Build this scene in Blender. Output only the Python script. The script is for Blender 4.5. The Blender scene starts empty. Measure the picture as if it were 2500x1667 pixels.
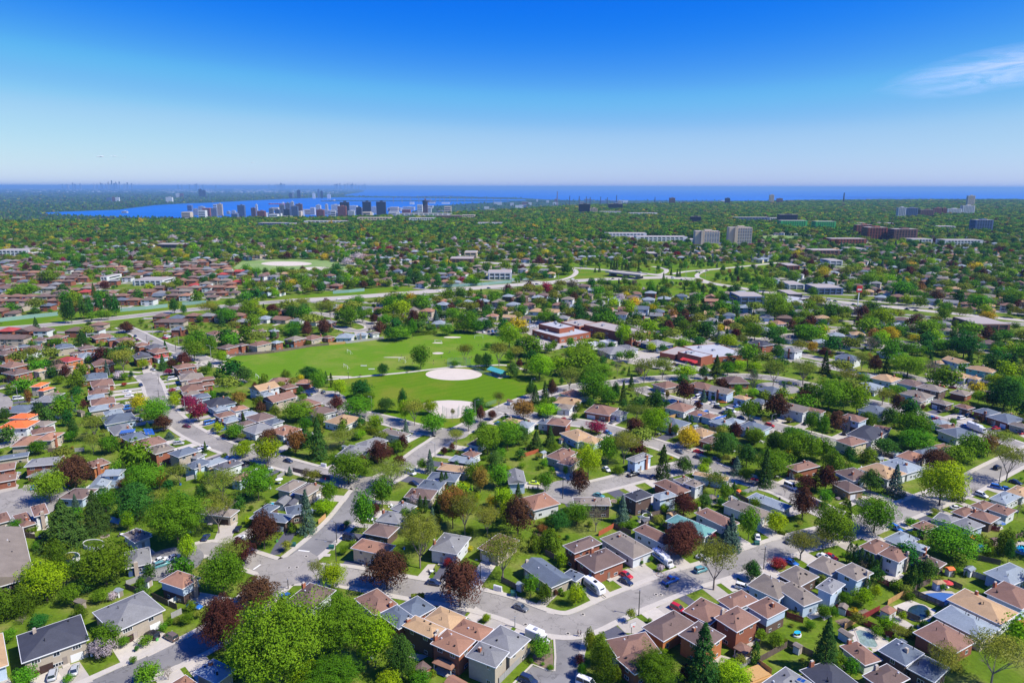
import bpy, math, random
import numpy as np
from mathutils import Matrix, Vector
R = math.radians
random.seed(7)
SC = bpy.context.scene
COL = SC.collection

# ------------------------------------------------------------------ camera
CAM_H = 115.0
IW, IH, FPX = 2500.0, 1667.0, 1667.0
HORIZON = 456.5
PITCH = math.atan((IH / 2 - HORIZON) / FPX)
cam_d = bpy.data.cameras.new('camera')
cam = bpy.data.objects.new('camera', cam_d)
COL.objects.link(cam)
cam.location = (0, 0, CAM_H)
cam.rotation_euler = (math.pi / 2 - PITCH, R(-0.12), 0)
cam_d.sensor_width = 36
cam_d.lens = 36 * FPX / IW
cam_d.clip_start = 1.0
cam_d.clip_end = 500000
SC.camera = cam

# ------------------------------------------------------------------ light
SUN_EL, SUN_AZ = 50.0, math.degrees(math.atan2(0.95, -0.33))   # azimuth from +Y towards +X
sd = bpy.data.lights.new('sun', 'SUN')
sd.energy = 4.9
sd.angle = R(0.53)
sd.color = (1.0, 0.945, 0.83)
sun = bpy.data.objects.new('sun', sd)
COL.objects.link(sun)
sun.rotation_euler = (R(90 - SUN_EL), 0, math.pi - R(SUN_AZ))
world = bpy.data.worlds.new('World')
SC.world = world
world.use_nodes = True
wn, wl = world.node_tree.nodes, world.node_tree.links
bg = wn['Background']
sky = wn.new('ShaderNodeTexSky')
sky.sky_type = 'NISHITA'
sky.sun_disc = False
sky.sun_elevation = R(SUN_EL)
sky.sun_rotation = R(SUN_AZ)
sky.altitude = 200
sky.air_density = 1.0
sky.dust_density = 0.3
sky.ozone_density = 3.0
EXPOSURE = 0.42
pre = wn.new('ShaderNodeVectorMath'); pre.operation = 'SCALE'; pre.inputs['Scale'].default_value = 0.103
crv = wn.new('ShaderNodeRGBCurve')
for ch, pts in ((0, [(0, 0), (.185, .005), (.215, .014), (.255, .05), (.31, .125), (.375, .215), (.45, .36), (.52, .43), (1, .85)]),
                (1, [(0, 0), (.2, .10), (.314, .18), (.393, .285), (.44, .38), (.486, .485), (.528, .51), (.596, .61), (1, .95)]),
                (2, [(0, 0), (.2, .38), (.44, .83), (.55, .89), (.7, .90), (1, 1)])):
    c = crv.mapping.curves[ch]
    c.points[0].location = pts[0]; c.points[1].location = pts[-1]
    for p in pts[1:-1]: c.points.new(*p)
crv.mapping.update()
post = wn.new('ShaderNodeVectorMath'); post.operation = 'SCALE'; post.inputs['Scale'].default_value = 10 / 2 ** EXPOSURE
wl.new(sky.outputs[0], pre.inputs[0])
wl.new(pre.outputs[0], crv.inputs['Color'])
wl.new(crv.outputs[0], post.inputs[0])
wl.new(post.outputs[0], bg.inputs[0])
bg.inputs[1].default_value = 0.1
SC.view_settings.view_transform = 'Standard'
SC.view_settings.look = 'None'
SC.view_settings.exposure = EXPOSURE
SC.view_settings.gamma = 1.0
SC.view_settings.use_curve_mapping = False
SC.cycles.max_bounces = 5
SC.cycles.diffuse_bounces = 2
SC.cycles.glossy_bounces = 2
SC.cycles.transmission_bounces = 3
SC.cycles.transparent_max_bounces = 6
SC.cycles.volume_bounces = 0

# ------------------------------------------------------------------ projection: where a point seen in the survey photo stands on the ground
SP, CP = math.sin(PITCH), math.cos(PITCH)
def at(px, py, z=0.0):
    a = (px - IW / 2) / FPX
    t = (py - IH / 2) / FPX
    d = (a, CP - t * SP, -SP - t * CP)
    k = (z - CAM_H) / d[2]
    return (d[0] * k, d[1] * k)
def depth_of(x, y, z=0.0):
    return y * CP + (CAM_H - z) * SP
def pix(x, y, z=0.0):
    dz = z - CAM_H
    zc = y * CP - dz * SP
    yc = y * SP + dz * CP
    return (IW / 2 + FPX * x / zc, IH / 2 - FPX * yc / zc)
CROP = {'A': (0, 1300, 4.272), 'B': (500, 1300, 4.272), 'C': (1000, 1300, 4.272), 'D': (1500, 1300, 4.272), 'E': (2000, 1300, 4.272),
        'G': (0, 1050, 4.704), 'H': (500, 1050, 4.704), 'I': (1000, 1050, 4.704), 'J': (1500, 1050, 4.704), 'K': (2000, 1050, 4.704),
        'L': (0, 800, 4.704), 'M': (500, 800, 4.704), 'N': (1000, 780, 4.704), 'O': (1500, 780, 4.704), 'P': (2000, 780, 4.704),
        'Q': (0, 560, 3.763), 'R': (625, 560, 3.763), 'S': (1250, 560, 3.763), 'T': (1875, 560, 3.763),
        'U': (0, 420, 3.763), 'V': (625, 420, 3.763), 'W': (1250, 420, 3.763), 'X': (1875, 420, 3.763), 'Z': (0, 0, 1.0)}
def cp(c, x, y):
    o = CROP[c]
    return (o[0] + x / o[2], o[1] + y / o[2])

# ------------------------------------------------------------------ materials
def mat(name, col, rough=0.85, var=0.0, scale=0.3, spec=0.2, metal=0.0, obj_var=0.0, bump=0.0, bscale=4.0, coords='OBJ'):
    m = bpy.data.materials.new(name)
    m.use_nodes = True
    nt = m.node_tree; n = nt.nodes; l = nt.links
    b = n['Principled BSDF']
    b.inputs['Roughness'].default_value = rough
    b.inputs['Specular IOR Level'].default_value = spec
    b.inputs['Metallic'].default_value = metal
    b.inputs['Base Color'].default_value = (*col, 1)
    last = None
    if var or obj_var or bump:
        tc = n.new('ShaderNodeTexCoord')
        geo = n.new('ShaderNodeNewGeometry')
        src = tc.outputs['Object'] if coords == 'OBJ' else geo.outputs['Position']
    if var:
        no = n.new('ShaderNodeTexNoise'); no.inputs['Scale'].default_value = scale; no.inputs['Detail'].default_value = 6
        no.inputs['Roughness'].default_value = 0.65
        l.new(src, no.inputs['Vector'])
        mr = n.new('ShaderNodeMapRange')
        mr.inputs['From Min'].default_value = 0.25; mr.inputs['From Max'].default_value = 0.75
        mr.inputs['To Min'].default_value = 1 - var; mr.inputs['To Max'].default_value = 1 + var
        l.new(no.outputs['Fac'], mr.inputs['Value'])
        vm = n.new('ShaderNodeVectorMath'); vm.operation = 'SCALE'
        vm.inputs[0].default_value = col
        l.new(mr.outputs[0], vm.inputs['Scale'])
        last = vm.outputs[0]
    if obj_var:
        oi = n.new('ShaderNodeObjectInfo')
        hv = n.new('ShaderNodeHueSaturation')
        a = n.new('ShaderNodeMapRange'); a.inputs['To Min'].default_value = 1 - obj_var; a.inputs['To Max'].default_value = 1 + obj_var
        l.new(oi.outputs['Random'], a.inputs['Value'])
        l.new(a.outputs[0], hv.inputs['Value'])
        if last: l.new(last, hv.inputs['Color'])
        else: hv.inputs['Color'].default_value = (*col, 1)
        last = hv.outputs[0]
    if last: l.new(last, b.inputs['Base Color'])
    if bump:
        no2 = n.new('ShaderNodeTexNoise'); no2.inputs['Scale'].default_value = bscale; no2.inputs['Detail'].default_value = 3
        l.new(src, no2.inputs['Vector'])
        bp = n.new('ShaderNodeBump'); bp.inputs['Strength'].default_value = bump; bp.inputs['Distance'].default_value = 0.1
        l.new(no2.outputs['Fac'], bp.inputs['Height'])
        l.new(bp.outputs[0], b.inputs['Normal'])
    return m

def leaf_mat(name, col, col2, trans=0.27):
    m = bpy.data.materials.new(name); m.use_nodes = True
    nt = m.node_tree; n = nt.nodes; l = nt.links
    n.clear()
    out = n.new('ShaderNodeOutputMaterial')
    at_ = n.new('ShaderNodeAttribute'); at_.attribute_name = 'tint'
    oi = n.new('ShaderNodeObjectInfo')
    mx = n.new('ShaderNodeMix'); mx.data_type = 'RGBA'
    mx.inputs[6].default_value = (*col, 1); mx.inputs[7].default_value = (*col2, 1)
    l.new(at_.outputs['Fac'], mx.inputs[0])
    hv = n.new('ShaderNodeHueSaturation')
    a = n.new('ShaderNodeMapRange'); a.inputs['To Min'].default_value = 0.82; a.inputs['To Max'].default_value = 1.42
    l.new(oi.outputs['Random'], a.inputs['Value']); l.new(a.outputs[0], hv.inputs['Value'])
    wn2 = n.new('ShaderNodeTexWhiteNoise'); wn2.noise_dimensions = '1D'
    l.new(oi.outputs['Random'], wn2.inputs['W'])
    a2 = n.new('ShaderNodeMapRange'); a2.inputs['To Min'].default_value = 0.475; a2.inputs['To Max'].default_value = 0.525
    l.new(wn2.outputs['Value'], a2.inputs['Value']); l.new(a2.outputs[0], hv.inputs['Hue'])
    l.new(mx.outputs[2], hv.inputs['Color'])
    d = n.new('ShaderNodeBsdfDiffuse'); t = n.new('ShaderNodeBsdfTranslucent'); ms = n.new('ShaderNodeMixShader')
    ms.inputs[0].default_value = trans
    l.new(hv.outputs[0], d.inputs[0]); l.new(hv.outputs[0], t.inputs[0])
    l.new(d.outputs[0], ms.inputs[1]); l.new(t.outputs[0], ms.inputs[2]); l.new(ms.outputs[0], out.inputs[0])
    return m

ROOFC = {'b': ('brown', (.215, .125, .095)), 'm': ('mauve brown', (.155, .108, .095)), 'o': ('orange brown', (.31, .165, .11)), 't': ('tan', (.40, .265, .15)),
         'g': ('grey', (.205, .205, .21)), 'l': ('pale blue-grey', (.245, .285, .32)), 's': ('slate blue', (.115, .14, .18)), 'n': ('dark navy', (.055, .058, .075)),
         'u': ('taupe', (.22, .185, .155)), 'r': ('red', (.36, .06, .055)), 'R': ('orange', (.72, .16, .05)), 'G': ('green', (.12, .27, .25)), 'k': ('charcoal', (.10, .10, .115))}
WALLC = {'w': ('white', (.60, .62, .64)), 'c': ('beige brick', (.42, .36, .29)), 'r': ('red brick', (.27, .10, .06)), 'd': ('dark brick', (.13, .085, .07)),
         'B': ('pale blue', (.44, .54, .66)), 'o': ('orange', (.44, .17, .065)), 't': ('tan brick', (.33, .22, .12)), 'y': ('cream', (.60, .52, .34)), 'G': ('teal', (.15, .45, .42)), 'n': ('navy', (.05, .09, .22))}  # pale blue: mostly white siding, the blue tint of shade put into its colour
def roof_mat(name, col):
    m = mat(name, col, 0.9, 0.10, 2.2, 0.15, obj_var=0.10)
    nt = m.node_tree; n = nt.nodes; l = nt.links; b = n['Principled BSDF']
    src = b.inputs['Base Color'].links[0].from_socket
    tc = n.new('ShaderNodeTexCoord')
    n2 = n.new('ShaderNodeTexNoise'); n2.inputs['Scale'].default_value = 9; n2.inputs['Detail'].default_value = 2
    mp = n.new('ShaderNodeMapping'); mp.inputs['Scale'].default_value = (1, 1, 3)
    l.new(tc.outputs['Object'], mp.inputs[0]); l.new(mp.outputs[0], n2.inputs['Vector'])
    mr = n.new('ShaderNodeMapRange'); mr.inputs['From Min'].default_value = .3; mr.inputs['From Max'].default_value = .7
    mr.inputs['To Min'].default_value = .84; mr.inputs['To Max'].default_value = 1.16
    l.new(n2.outputs['Fac'], mr.inputs[0])
    n3 = n.new('ShaderNodeTexNoise'); n3.inputs['Scale'].default_value = 0.35; n3.inputs['Detail'].default_value = 3
    l.new(tc.outputs['Object'], n3.inputs['Vector'])
    m3 = n.new('ShaderNodeMapRange'); m3.inputs['From Min'].default_value = .3; m3.inputs['From Max'].default_value = .7
    m3.inputs['To Min'].default_value = .9; m3.inputs['To Max'].default_value = 1.1
    l.new(n3.outputs['Fac'], m3.inputs[0])
    mm = n.new('ShaderNodeMath'); mm.operation = 'MULTIPLY'; l.new(mr.outputs[0], mm.inputs[0]); l.new(m3.outputs[0], mm.inputs[1])
    vm = n.new('ShaderNodeVectorMath'); vm.operation = 'SCALE'
    l.new(src, vm.inputs[0]); l.new(mm.outputs[0], vm.inputs['Scale']); l.new(vm.outputs[0], b.inputs['Base Color'])
    return m
ROOF = {k: roof_mat('shingle_' + v[0].replace(' ', '_').replace('-', '_'), v[1]) for k, v in ROOFC.items()}
WALL = {k: mat('wall_' + v[0].replace(' ', '_'), v[1], 0.85, 0.10, 1.5, 0.2, obj_var=0.08) for k, v in WALLC.items()}
ML = {
    'trim': mat('white_trim', (.74, .74, .74), 0.5),
    'glass': mat('window_glass', (.02, .03, .045), 0.08, spec=0.8),
    'door': mat('door_paint', (.35, .30, .26), 0.5, obj_var=0.5),
    'garage': mat('garage_white', (.70, .70, .70), 0.5, obj_var=0.25),
    'garage_dark': mat('garage_brown', (.06, .035, .03), 0.5),
    'brick': mat('chimney_brick', (.33, .12, .07), 0.9, 0.2, 4),
    'stone': mat('chimney_stone', (.42, .34, .28), 0.9, 0.2, 4),
    'vent': mat('vent_black', (.02, .02, .022), 0.6),
    'ventw': mat('vent_metal', (.7, .7, .72), 0.3, metal=0.2),
    'asphalt': mat('asphalt_pale', (.30, .278, .252), 0.92, 0.12, 0.25, bump=0.1, coords='W'),
    'asphalt2': mat('asphalt_mid', (.215, .208, .205), 0.92, 0.14, 0.25, coords='W'),
    'blacktop': mat('blacktop', (.10, .10, .125), 0.9, 0.15, 1.5, coords='W'),
    'concrete': mat('concrete', (.48, .44, .385), 0.9, 0.09, 0.8, coords='W'),
    'drive': mat('driveway_concrete', (.45, .41, .36), 0.9, 0.12, 0.6, obj_var=0.16, coords='W'),
    'line': mat('road_paint', (.8, .8, .78), 0.7),
    'sand': mat('infield_sand', (.56, .49, .42), 0.95, 0.06, 0.15, coords='W'),
    'soil': mat('garden_soil', (.20, .15, .11), 0.95, 0.25, 1.0, coords='W'),
    'wood': mat('fence_wood', (.16, .12, .10), 0.9, 0.2, 2, obj_var=0.2),
    'newwood': mat('fence_new_wood', (.50, .30, .12), 0.8, 0.15, 2, obj_var=0.1),
    'redwood': mat('fence_red', (.28, .045, .045), 0.8, 0.12, 2, obj_var=0.12),
    'greyfence': mat('fence_grey', (.34, .33, .33), 0.85, 0.1, 2),
    'noisewall': mat('noise_wall_green', (.22, .36, .33), 0.9, 0.1, 0.3),
    'water': mat('pool_water', (.03, .42, .62), 0.08, 0.15, 1.5, spec=0.6),
    'algae': mat('pool_algae', (.07, .11, .015), 0.15, 0.3, 0.8, spec=0.5),
    'murky': mat('pool_murky', (.02, .045, .055), 0.1, 0.4, 0.6, spec=0.5),
    'cover': mat('pool_cover', (.05, .13, .36), 0.6, 0.06, 2),
    'bark': mat('bark', (.12, .095, .08), 0.95, 0.2, 2),
    'barkg': mat('bark_grey', (.24, .20, .17), 0.95, 0.2, 2),
    'pole': mat('pole_dark', (.06, .055, .05), 0.8),
    'steel': mat('galvanised_steel', (.45, .46, .48), 0.45, metal=0.5),
    'green_box': mat('utility_green', (.02, .10, .09), 0.6),
    'tyre': mat('tyre_rubber', (.015, .015, .015), 0.8),
    'chain': mat('fence_wire_green', (.16, .30, .25), 0.7),
    'gravel': mat('flat_roof_gravel', (.36, .32, .30), 0.95, 0.1, 0.15),
    'roofwhite': mat('flat_roof_membrane', (.40, .41, .43), 0.8, 0.12, 0.12),
    'skin': mat('skin', (.45, .27, .2), 0.6), 'cloth': mat('clothing', (.06, .05, .07), 0.9, obj_var=0.6),
    'brickb': mat('school_brick', (.30, .10, .06), 0.9, 0.08, 0.8),
    'turq': mat('metal_roof_turquoise', (.08, .38, .38), 0.5),
    'solar': mat('solar_panel', (.03, .12, .42), 0.15, spec=0.8),
    'redawn': mat('awning_red', (.55, .05, .05), 0.7),
    'tank': mat('plastic_dark', (.08, .08, .09), 0.7),
}
def weather(m):
    n = m.node_tree.nodes; l = m.node_tree.links; b = n['Principled BSDF']; src = b.inputs['Base Color'].links[0].from_socket
    g = n.new('ShaderNodeNewGeometry'); w = n.new('ShaderNodeTexNoise'); w.inputs['Scale'].default_value = .35; w.inputs['Detail'].default_value = 4
    l.new(g.outputs['Position'], w.inputs[0]); ad = n.new('ShaderNodeMixRGB'); ad.inputs[0].default_value = .12; l.new(g.outputs['Position'], ad.inputs[1]); l.new(w.outputs['Color'], ad.inputs[2])
    sc = n.new('ShaderNodeVectorMath'); sc.operation = 'SCALE'; sc.inputs['Scale'].default_value = 8.0; l.new(w.outputs['Color'], sc.inputs[0]); av = n.new('ShaderNodeVectorMath'); l.new(g.outputs['Position'], av.inputs[0]); l.new(sc.outputs[0], av.inputs[1])
    vo = n.new('ShaderNodeTexVoronoi'); vo.feature = 'DISTANCE_TO_EDGE'; vo.inputs['Scale'].default_value = .10; l.new(av.outputs[0], vo.inputs['Vector'])
    mr = n.new('ShaderNodeMapRange'); mr.inputs['From Min'].default_value = .0; mr.inputs['From Max'].default_value = .018; mr.inputs['To Min'].default_value = .62; mr.inputs['To Max'].default_value = 1; l.new(vo.outputs['Distance'], mr.inputs[0])
    big = n.new('ShaderNodeTexNoise'); big.inputs['Scale'].default_value = .06; big.inputs['Detail'].default_value = 3; l.new(g.outputs['Position'], big.inputs[0])
    m2 = n.new('ShaderNodeMapRange'); m2.inputs['From Min'].default_value = .35; m2.inputs['From Max'].default_value = .65; m2.inputs['To Min'].default_value = .84; m2.inputs['To Max'].default_value = 1.12; l.new(big.outputs['Fac'], m2.inputs[0])
    mu = n.new('ShaderNodeMath'); mu.operation = 'MULTIPLY'; l.new(mr.outputs[0], mu.inputs[0]); l.new(m2.outputs[0], mu.inputs[1])
    vm = n.new('ShaderNodeVectorMath'); vm.operation = 'SCALE'; l.new(src, vm.inputs[0]); l.new(mu.outputs[0], vm.inputs['Scale']); l.new(vm.outputs[0], b.inputs['Base Color'])
weather(ML['asphalt']); weather(ML['asphalt2'])
CLEAR = set()
CARC = {'white': (.75, .75, .76), 'silver': (.42, .44, .46), 'grey': (.14, .15, .17), 'black': (.012, .012, .016), 'navy': (.02, .035, .09), 'blue': (.03, .15, .50),
        'red': (.48, .02, .03), 'maroon': (.13, .015, .03), 'teal': (.10, .28, .30), 'bronze': (.15, .11, .085), 'lime': (.55, .72, .05), 'orange': (.7, .2, .03), 'green': (.1, .4, .1)}
CARM = {k: mat('car_paint_' + k, v, 0.22, spec=0.6) for k, v in CARC.items()}

# ------------------------------------------------------------------ object helpers
REG = []        # things that get a label at the end: (object, category, look, x, y)
def empty(name, x, y, rz=0, z=0):
    o = bpy.data.objects.new(name, None); COL.objects.link(o)
    o.location = (x, y, z); o.rotation_euler = (0, 0, rz); o.empty_display_size = 0.5
    return o
def reg(o, cat, look, group, x=None, y=None):
    if x is None: x, y = o.location.x, o.location.y
    o['category'] = cat; o['group'] = group
    REG.append((o, cat, look, x, y)); return o
def fixed(o, label, cat, group=None):
    o['label'] = label; o['category'] = cat
    if group: o['group'] = group
    return o
def mesh(name, v, f, m, smooth=False):
    me = bpy.data.meshes.new(name)
    me.from_pydata([tuple(p) for p in v], [], [tuple(q) for q in f])
    for k in (m if isinstance(m, (list, tuple)) else [m]): me.materials.append(k)
    if smooth: me.polygons.foreach_set('use_smooth', [True] * len(me.polygons))
    return me
def link(name, me, parent=None, mx=None):
    o = bpy.data.objects.new(name, me); COL.objects.link(o)
    if parent is not None: o.parent = parent
    if mx is not None: o.matrix_basis = mx
    return o
def T(x, y, z, rz=0, sx=1, sy=1, sz=1):
    return Matrix.Translation((x, y, z)) @ Matrix.Rotation(rz, 4, 'Z') @ Matrix.Diagonal((sx, sy, sz, 1))
class MB:
    def __init__(s): s.v = []; s.f = []; s.m = []
    def box(s, x0, y0, z0, x1, y1, z1, mi=0, bottom=True):
        i = len(s.v)
        s.v += [(x0, y0, z0), (x1, y0, z0), (x1, y1, z0), (x0, y1, z0), (x0, y0, z1), (x1, y0, z1), (x1, y1, z1), (x0, y1, z1)]
        q = [(4, 5, 6, 7), (0, 1, 5, 4), (1, 2, 6, 5), (2, 3, 7, 6), (3, 0, 4, 7)]
        if bottom: q.append((3, 2, 1, 0))
        s.f += [tuple(i + k for k in a) for a in q]; s.m += [mi] * len(q)
    def rbox(s, cx, cy, rz, lx, ly, z0, z1, mi=0):
        i = len(s.v); c, n = math.cos(rz), math.sin(rz)
        for z in (z0, z1):
            for a, b in ((-1, -1), (1, -1), (1, 1), (-1, 1)):
                x, y = a * lx / 2, b * ly / 2
                s.v.append((cx + x * c - y * n, cy + x * n + y * c, z))
        q = [(4, 5, 6, 7), (0, 1, 5, 4), (1, 2, 6, 5), (2, 3, 7, 6), (3, 0, 4, 7)]
        s.f += [tuple(i + k for k in a) for a in q]; s.m += [mi] * 5
    def tube(s, p, q, r0, r1, n=6, mi=0):
        p = Vector(p); q = Vector(q); d = (q - p)
        if d.length < 1e-6: return
        d.normalize(); a = d.orthogonal().normalized(); b = d.cross(a); i = len(s.v)
        for c, r in ((p, r0), (q, r1)):
            for k in range(n):
                t = 2 * math.pi * k / n
                s.v.append(tuple(c + a * (r * math.cos(t)) + b * (r * math.sin(t))))
        for k in range(n):
            s.f.append((i + k, i + (k + 1) % n, i + n + (k + 1) % n, i + n + k)); s.m.append(mi)
        s.f.append(tuple(i + n + k for k in range(n))); s.m.append(mi)
    def poly(s, pts, mi=0):
        i = len(s.v); s.v += [tuple(p) for p in pts]; s.f.append(tuple(range(i, i + len(pts)))); s.m.append(mi)
    def mesh(s, name, mats, smooth=False):
        me = mesh(name, s.v, s.f, mats, smooth)
        if isinstance(mats, (list, tuple)) and len(mats) > 1: me.polygons.foreach_set('material_index', s.m)
        return me
_cache = {}
def ubox(m):
    k = ('ubox', m.name)
    if k not in _cache:
        b = MB(); b.box(-.5, -.5, 0, .5, .5, 1); _cache[k] = b.mesh('box_' + m.name, m)
    return _cache[k]
def cyl(m, n=10, r0=.5, r1=.5):
    k = ('cyl', m.name, n, r0, r1)
    if k not in _cache:
        b = MB(); b.tube((0, 0, 0), (0, 0, 1), r0, r1, n); _cache[k] = b.mesh('cyl_' + m.name, m)
    return _cache[k]

# occupancy raster, 2 m cells
GX0, GY0, GC = -2600.0, 40.0, 2.0
GN, GM = 2900, 1700
OCC_ROAD = np.zeros((GN, GM), bool); OCC_HOUSE = np.zeros((GN, GM), bool); OCC_OPEN = np.zeros((GN, GM), bool); OCC_VERGE = np.zeros((GN, GM), bool)
def cell(x, y): return int((x - GX0) / GC), int((y - GY0) / GC)
def mark_disc(g, x, y, r):
    i, j = cell(x, y); k = int(r / GC) + 1
    if i - k < 0 or j - k < 0 or i + k >= GN or j + k >= GM:
        if i + k < 0 or j + k < 0 or i - k >= GN or j - k >= GM: return
    i0, i1, j0, j1 = max(0, i - k), min(GN, i + k + 1), max(0, j - k), min(GM, j + k + 1)
    if i0 >= i1 or j0 >= j1: return
    I, J = np.ogrid[i0:i1, j0:j1]
    g[i0:i1, j0:j1] |= ((I * GC + GX0 + 1 - x) ** 2 + (J * GC + GY0 + 1 - y) ** 2) < r * r
def mark_line(g, pts, r):
    for (x0, y0), (x1, y1) in zip(pts, pts[1:]):
        n = max(1, int(math.hypot(x1 - x0, y1 - y0) / 2))
        for k in range(n + 1):
            mark_disc(g, x0 + (x1 - x0) * k / n, y0 + (y1 - y0) * k / n, r)
def mark_poly(g, pts):
    xs = [p[0] for p in pts]; ys = [p[1] for p in pts]
    i0, j0 = cell(min(xs), min(ys)); i1, j1 = cell(max(xs), max(ys))
    i0, j0, i1, j1 = max(0, i0), max(0, j0), min(GN - 1, i1), min(GM - 1, j1)
    if i0 >= i1 or j0 >= j1: return
    X = (np.arange(i0, i1 + 1) * GC + GX0 + 1)[:, None]; Y = (np.arange(j0, j1 + 1) * GC + GY0 + 1)[None, :]
    ins = np.zeros((i1 - i0 + 1, j1 - j0 + 1), bool)
    for (xa, ya), (xb, yb) in zip(pts, pts[1:] + pts[:1]):
        if ya == yb: continue
        c = ((ya > Y) != (yb > Y)) & (X < (xb - xa) * (Y - ya) / (yb - ya) + xa)
        ins ^= c
    g[i0:i1 + 1, j0:j1 + 1] |= ins
def rect_pts(cx, cy, rz, lx, ly):
    c, n = math.cos(rz), math.sin(rz)
    return [(cx + a * lx / 2 * c - b * ly / 2 * n, cy + a * lx / 2 * n + b * ly / 2 * c) for a, b in ((-1, -1), (1, -1), (1, 1), (-1, 1))]
def hit(g, x, y):
    i, j = cell(x, y)
    return 0 <= i < GN and 0 <= j < GM and g[i, j]
# ------------------------------------------------------------------ terrain
LOWZ = -100.0
EDGE = [(-3600, 566), (-1200, 556), (0, 549), (300, 546), (550, 540), (800, 537), (1050, 529), (1250, 515), (1450, 503), (1750, 496), (2100, 489), (2500, 487), (3400, 486), (6000, 486)]
edge_w = [at(a, b) for a, b in EDGE]
def ground_mat():
    m = bpy.data.materials.new('grass_ground'); m.use_nodes = True
    nt = m.node_tree; n = nt.nodes; l = nt.links; b = n['Principled BSDF']
    b.inputs['Roughness'].default_value = 1; b.inputs['Specular IOR Level'].default_value = 0.1
    g = n.new('ShaderNodeNewGeometry')
    n1 = n.new('ShaderNodeTexNoise'); n1.inputs['Scale'].default_value = 0.09; n1.inputs['Detail'].default_value = 5
    n2 = n.new('ShaderNodeTexNoise'); n2.inputs['Scale'].default_value = 0.9; n2.inputs['Detail'].default_value = 6; n2.inputs['Roughness'].default_value = .7
    l.new(g.outputs['Position'], n1.inputs[0]); l.new(g.outputs['Position'], n2.inputs[0])
    r = n.new('ShaderNodeValToRGB'); e = r.color_ramp.elements
    e[0].position = .3; e[0].color = (.075, .135, .009, 1); e[1].position = .7; e[1].color = (.20, .21, .05, 1)
    k = e.new(.5); k.color = (.11, .175, .012, 1)
    l.new(n1.outputs['Fac'], r.inputs[0])
    mr = n.new('ShaderNodeMapRange'); mr.inputs['From Min'].default_value = .25; mr.inputs['From Max'].default_value = .75
    mr.inputs['To Min'].default_value = .6; mr.inputs['To Max'].default_value = 1.35
    l.new(n2.outputs['Fac'], mr.inputs[0])
    vm = n.new('ShaderNodeVectorMath'); vm.operation = 'SCALE'
    l.new(r.outputs[0], vm.inputs[0]); l.new(mr.outputs[0], vm.inputs['Scale']); l.new(vm.outputs[0], b.inputs['Base Color'])
    return m
GRASS = ground_mat()
def simple_noise_mat(name, c1, c2, scale, stretch=(1, 1, 1), rough=1, c3=None, spec=0.1, lo=.35, hi=.65):
    m = bpy.data.materials.new(name); m.use_nodes = True
    nt = m.node_tree; n = nt.nodes; l = nt.links; b = n['Principled BSDF']
    b.inputs['Roughness'].default_value = rough; b.inputs['Specular IOR Level'].default_value = spec
    g = n.new('ShaderNodeNewGeometry'); mp = n.new('ShaderNodeMapping'); mp.inputs['Scale'].default_value = stretch
    l.new(g.outputs['Position'], mp.inputs[0])
    n1 = n.new('ShaderNodeTexNoise'); n1.inputs['Scale'].default_value = scale; n1.inputs['Detail'].default_value = 8; n1.inputs['Roughness'].default_value = .65
    l.new(mp.outputs[0], n1.inputs[0])
    r = n.new('ShaderNodeValToRGB'); e = r.color_ramp.elements
    e[0].position = lo; e[0].color = (*c1, 1); e[1].position = hi; e[1].color = (*c2, 1)
    if c3: k = e.new(hi + .06); k.color = (*c3, 1)
    l.new(n1.outputs['Fac'], r.inputs[0]); l.new(r.outputs[0], b.inputs['Base Color'])
    return m
v = [(-9000, -400, 0), (9000, -400, 0)] + [(x, y, 0) for x, y in edge_w[::-1]]
g = link('ground', mesh('ground', v, [tuple(range(len(v)))], GRASS)); g['kind'] = 'structure'
# the escarpment face
v = []; f = []
for x, y in edge_w:
    d = math.hypot(x, y); v += [(x, y, 0), (x * (1 + 60 / d), y * (1 + 60 / d), -40), (x * (1 + 320 / d), y * (1 + 320 / d), LOWZ - 4)]
for i in range(len(edge_w) - 1):
    for k in range(2): f.append((3 * i + k, 3 * i + 3 + k, 3 * i + 4 + k, 3 * i + 1 + k))
o = link('escarpment', mesh('escarpment', v, f, simple_noise_mat('escarpment_woods', (.02, .05, .01), (.06, .11, .02), .03))); o['kind'] = 'structure'
LOWMAT = simple_noise_mat('lowland_woods', (.018, .05, .018), (.045, .085, .03), 0.004, rough=1, c3=(.07, .11, .05), lo=.4, hi=.62)
FAR = 230000.0
o = link('lowland', mesh('lowland', [(-90000, 300, LOWZ), (130000, 300, LOWZ), (260000, FAR, LOWZ), (-260000, FAR, LOWZ)], [(0, 1, 2, 3)], LOWMAT)); o['kind'] = 'structure'
def water_mat():
    m = bpy.data.materials.new('lake_water'); m.use_nodes = True
    nt = m.node_tree; n = nt.nodes; l = nt.links; b = n['Principled BSDF']
    b.inputs['Base Color'].default_value = (.0, .105, .40, 1); b.inputs['Roughness'].default_value = .6; b.inputs['Specular IOR Level'].default_value = .25
    g = n.new('ShaderNodeNewGeometry'); mp = n.new('ShaderNodeMapping'); mp.inputs['Scale'].default_value = (.2, 1, 1)
    l.new(g.outputs['Position'], mp.inputs[0])
    n1 = n.new('ShaderNodeTexNoise'); n1.inputs['Scale'].default_value = .002; n1.inputs['Detail'].default_value = 6
    l.new(mp.outputs[0], n1.inputs[0])
    r = n.new('ShaderNodeValToRGB'); e = r.color_ramp.elements
    e[0].position = .3; e[0].color = (0, .10, .42, 1); e[1].position = .75; e[1].color = (.003, .14, .54, 1)  # blue of the reflected higher sky painted in as the water's own colour
    l.new(n1.outputs['Fac'], r.inputs[0]); l.new(r.outputs[0], b.inputs['Base Color'])
    return m
WAT = water_mat()
WZ = LOWZ + 2
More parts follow.
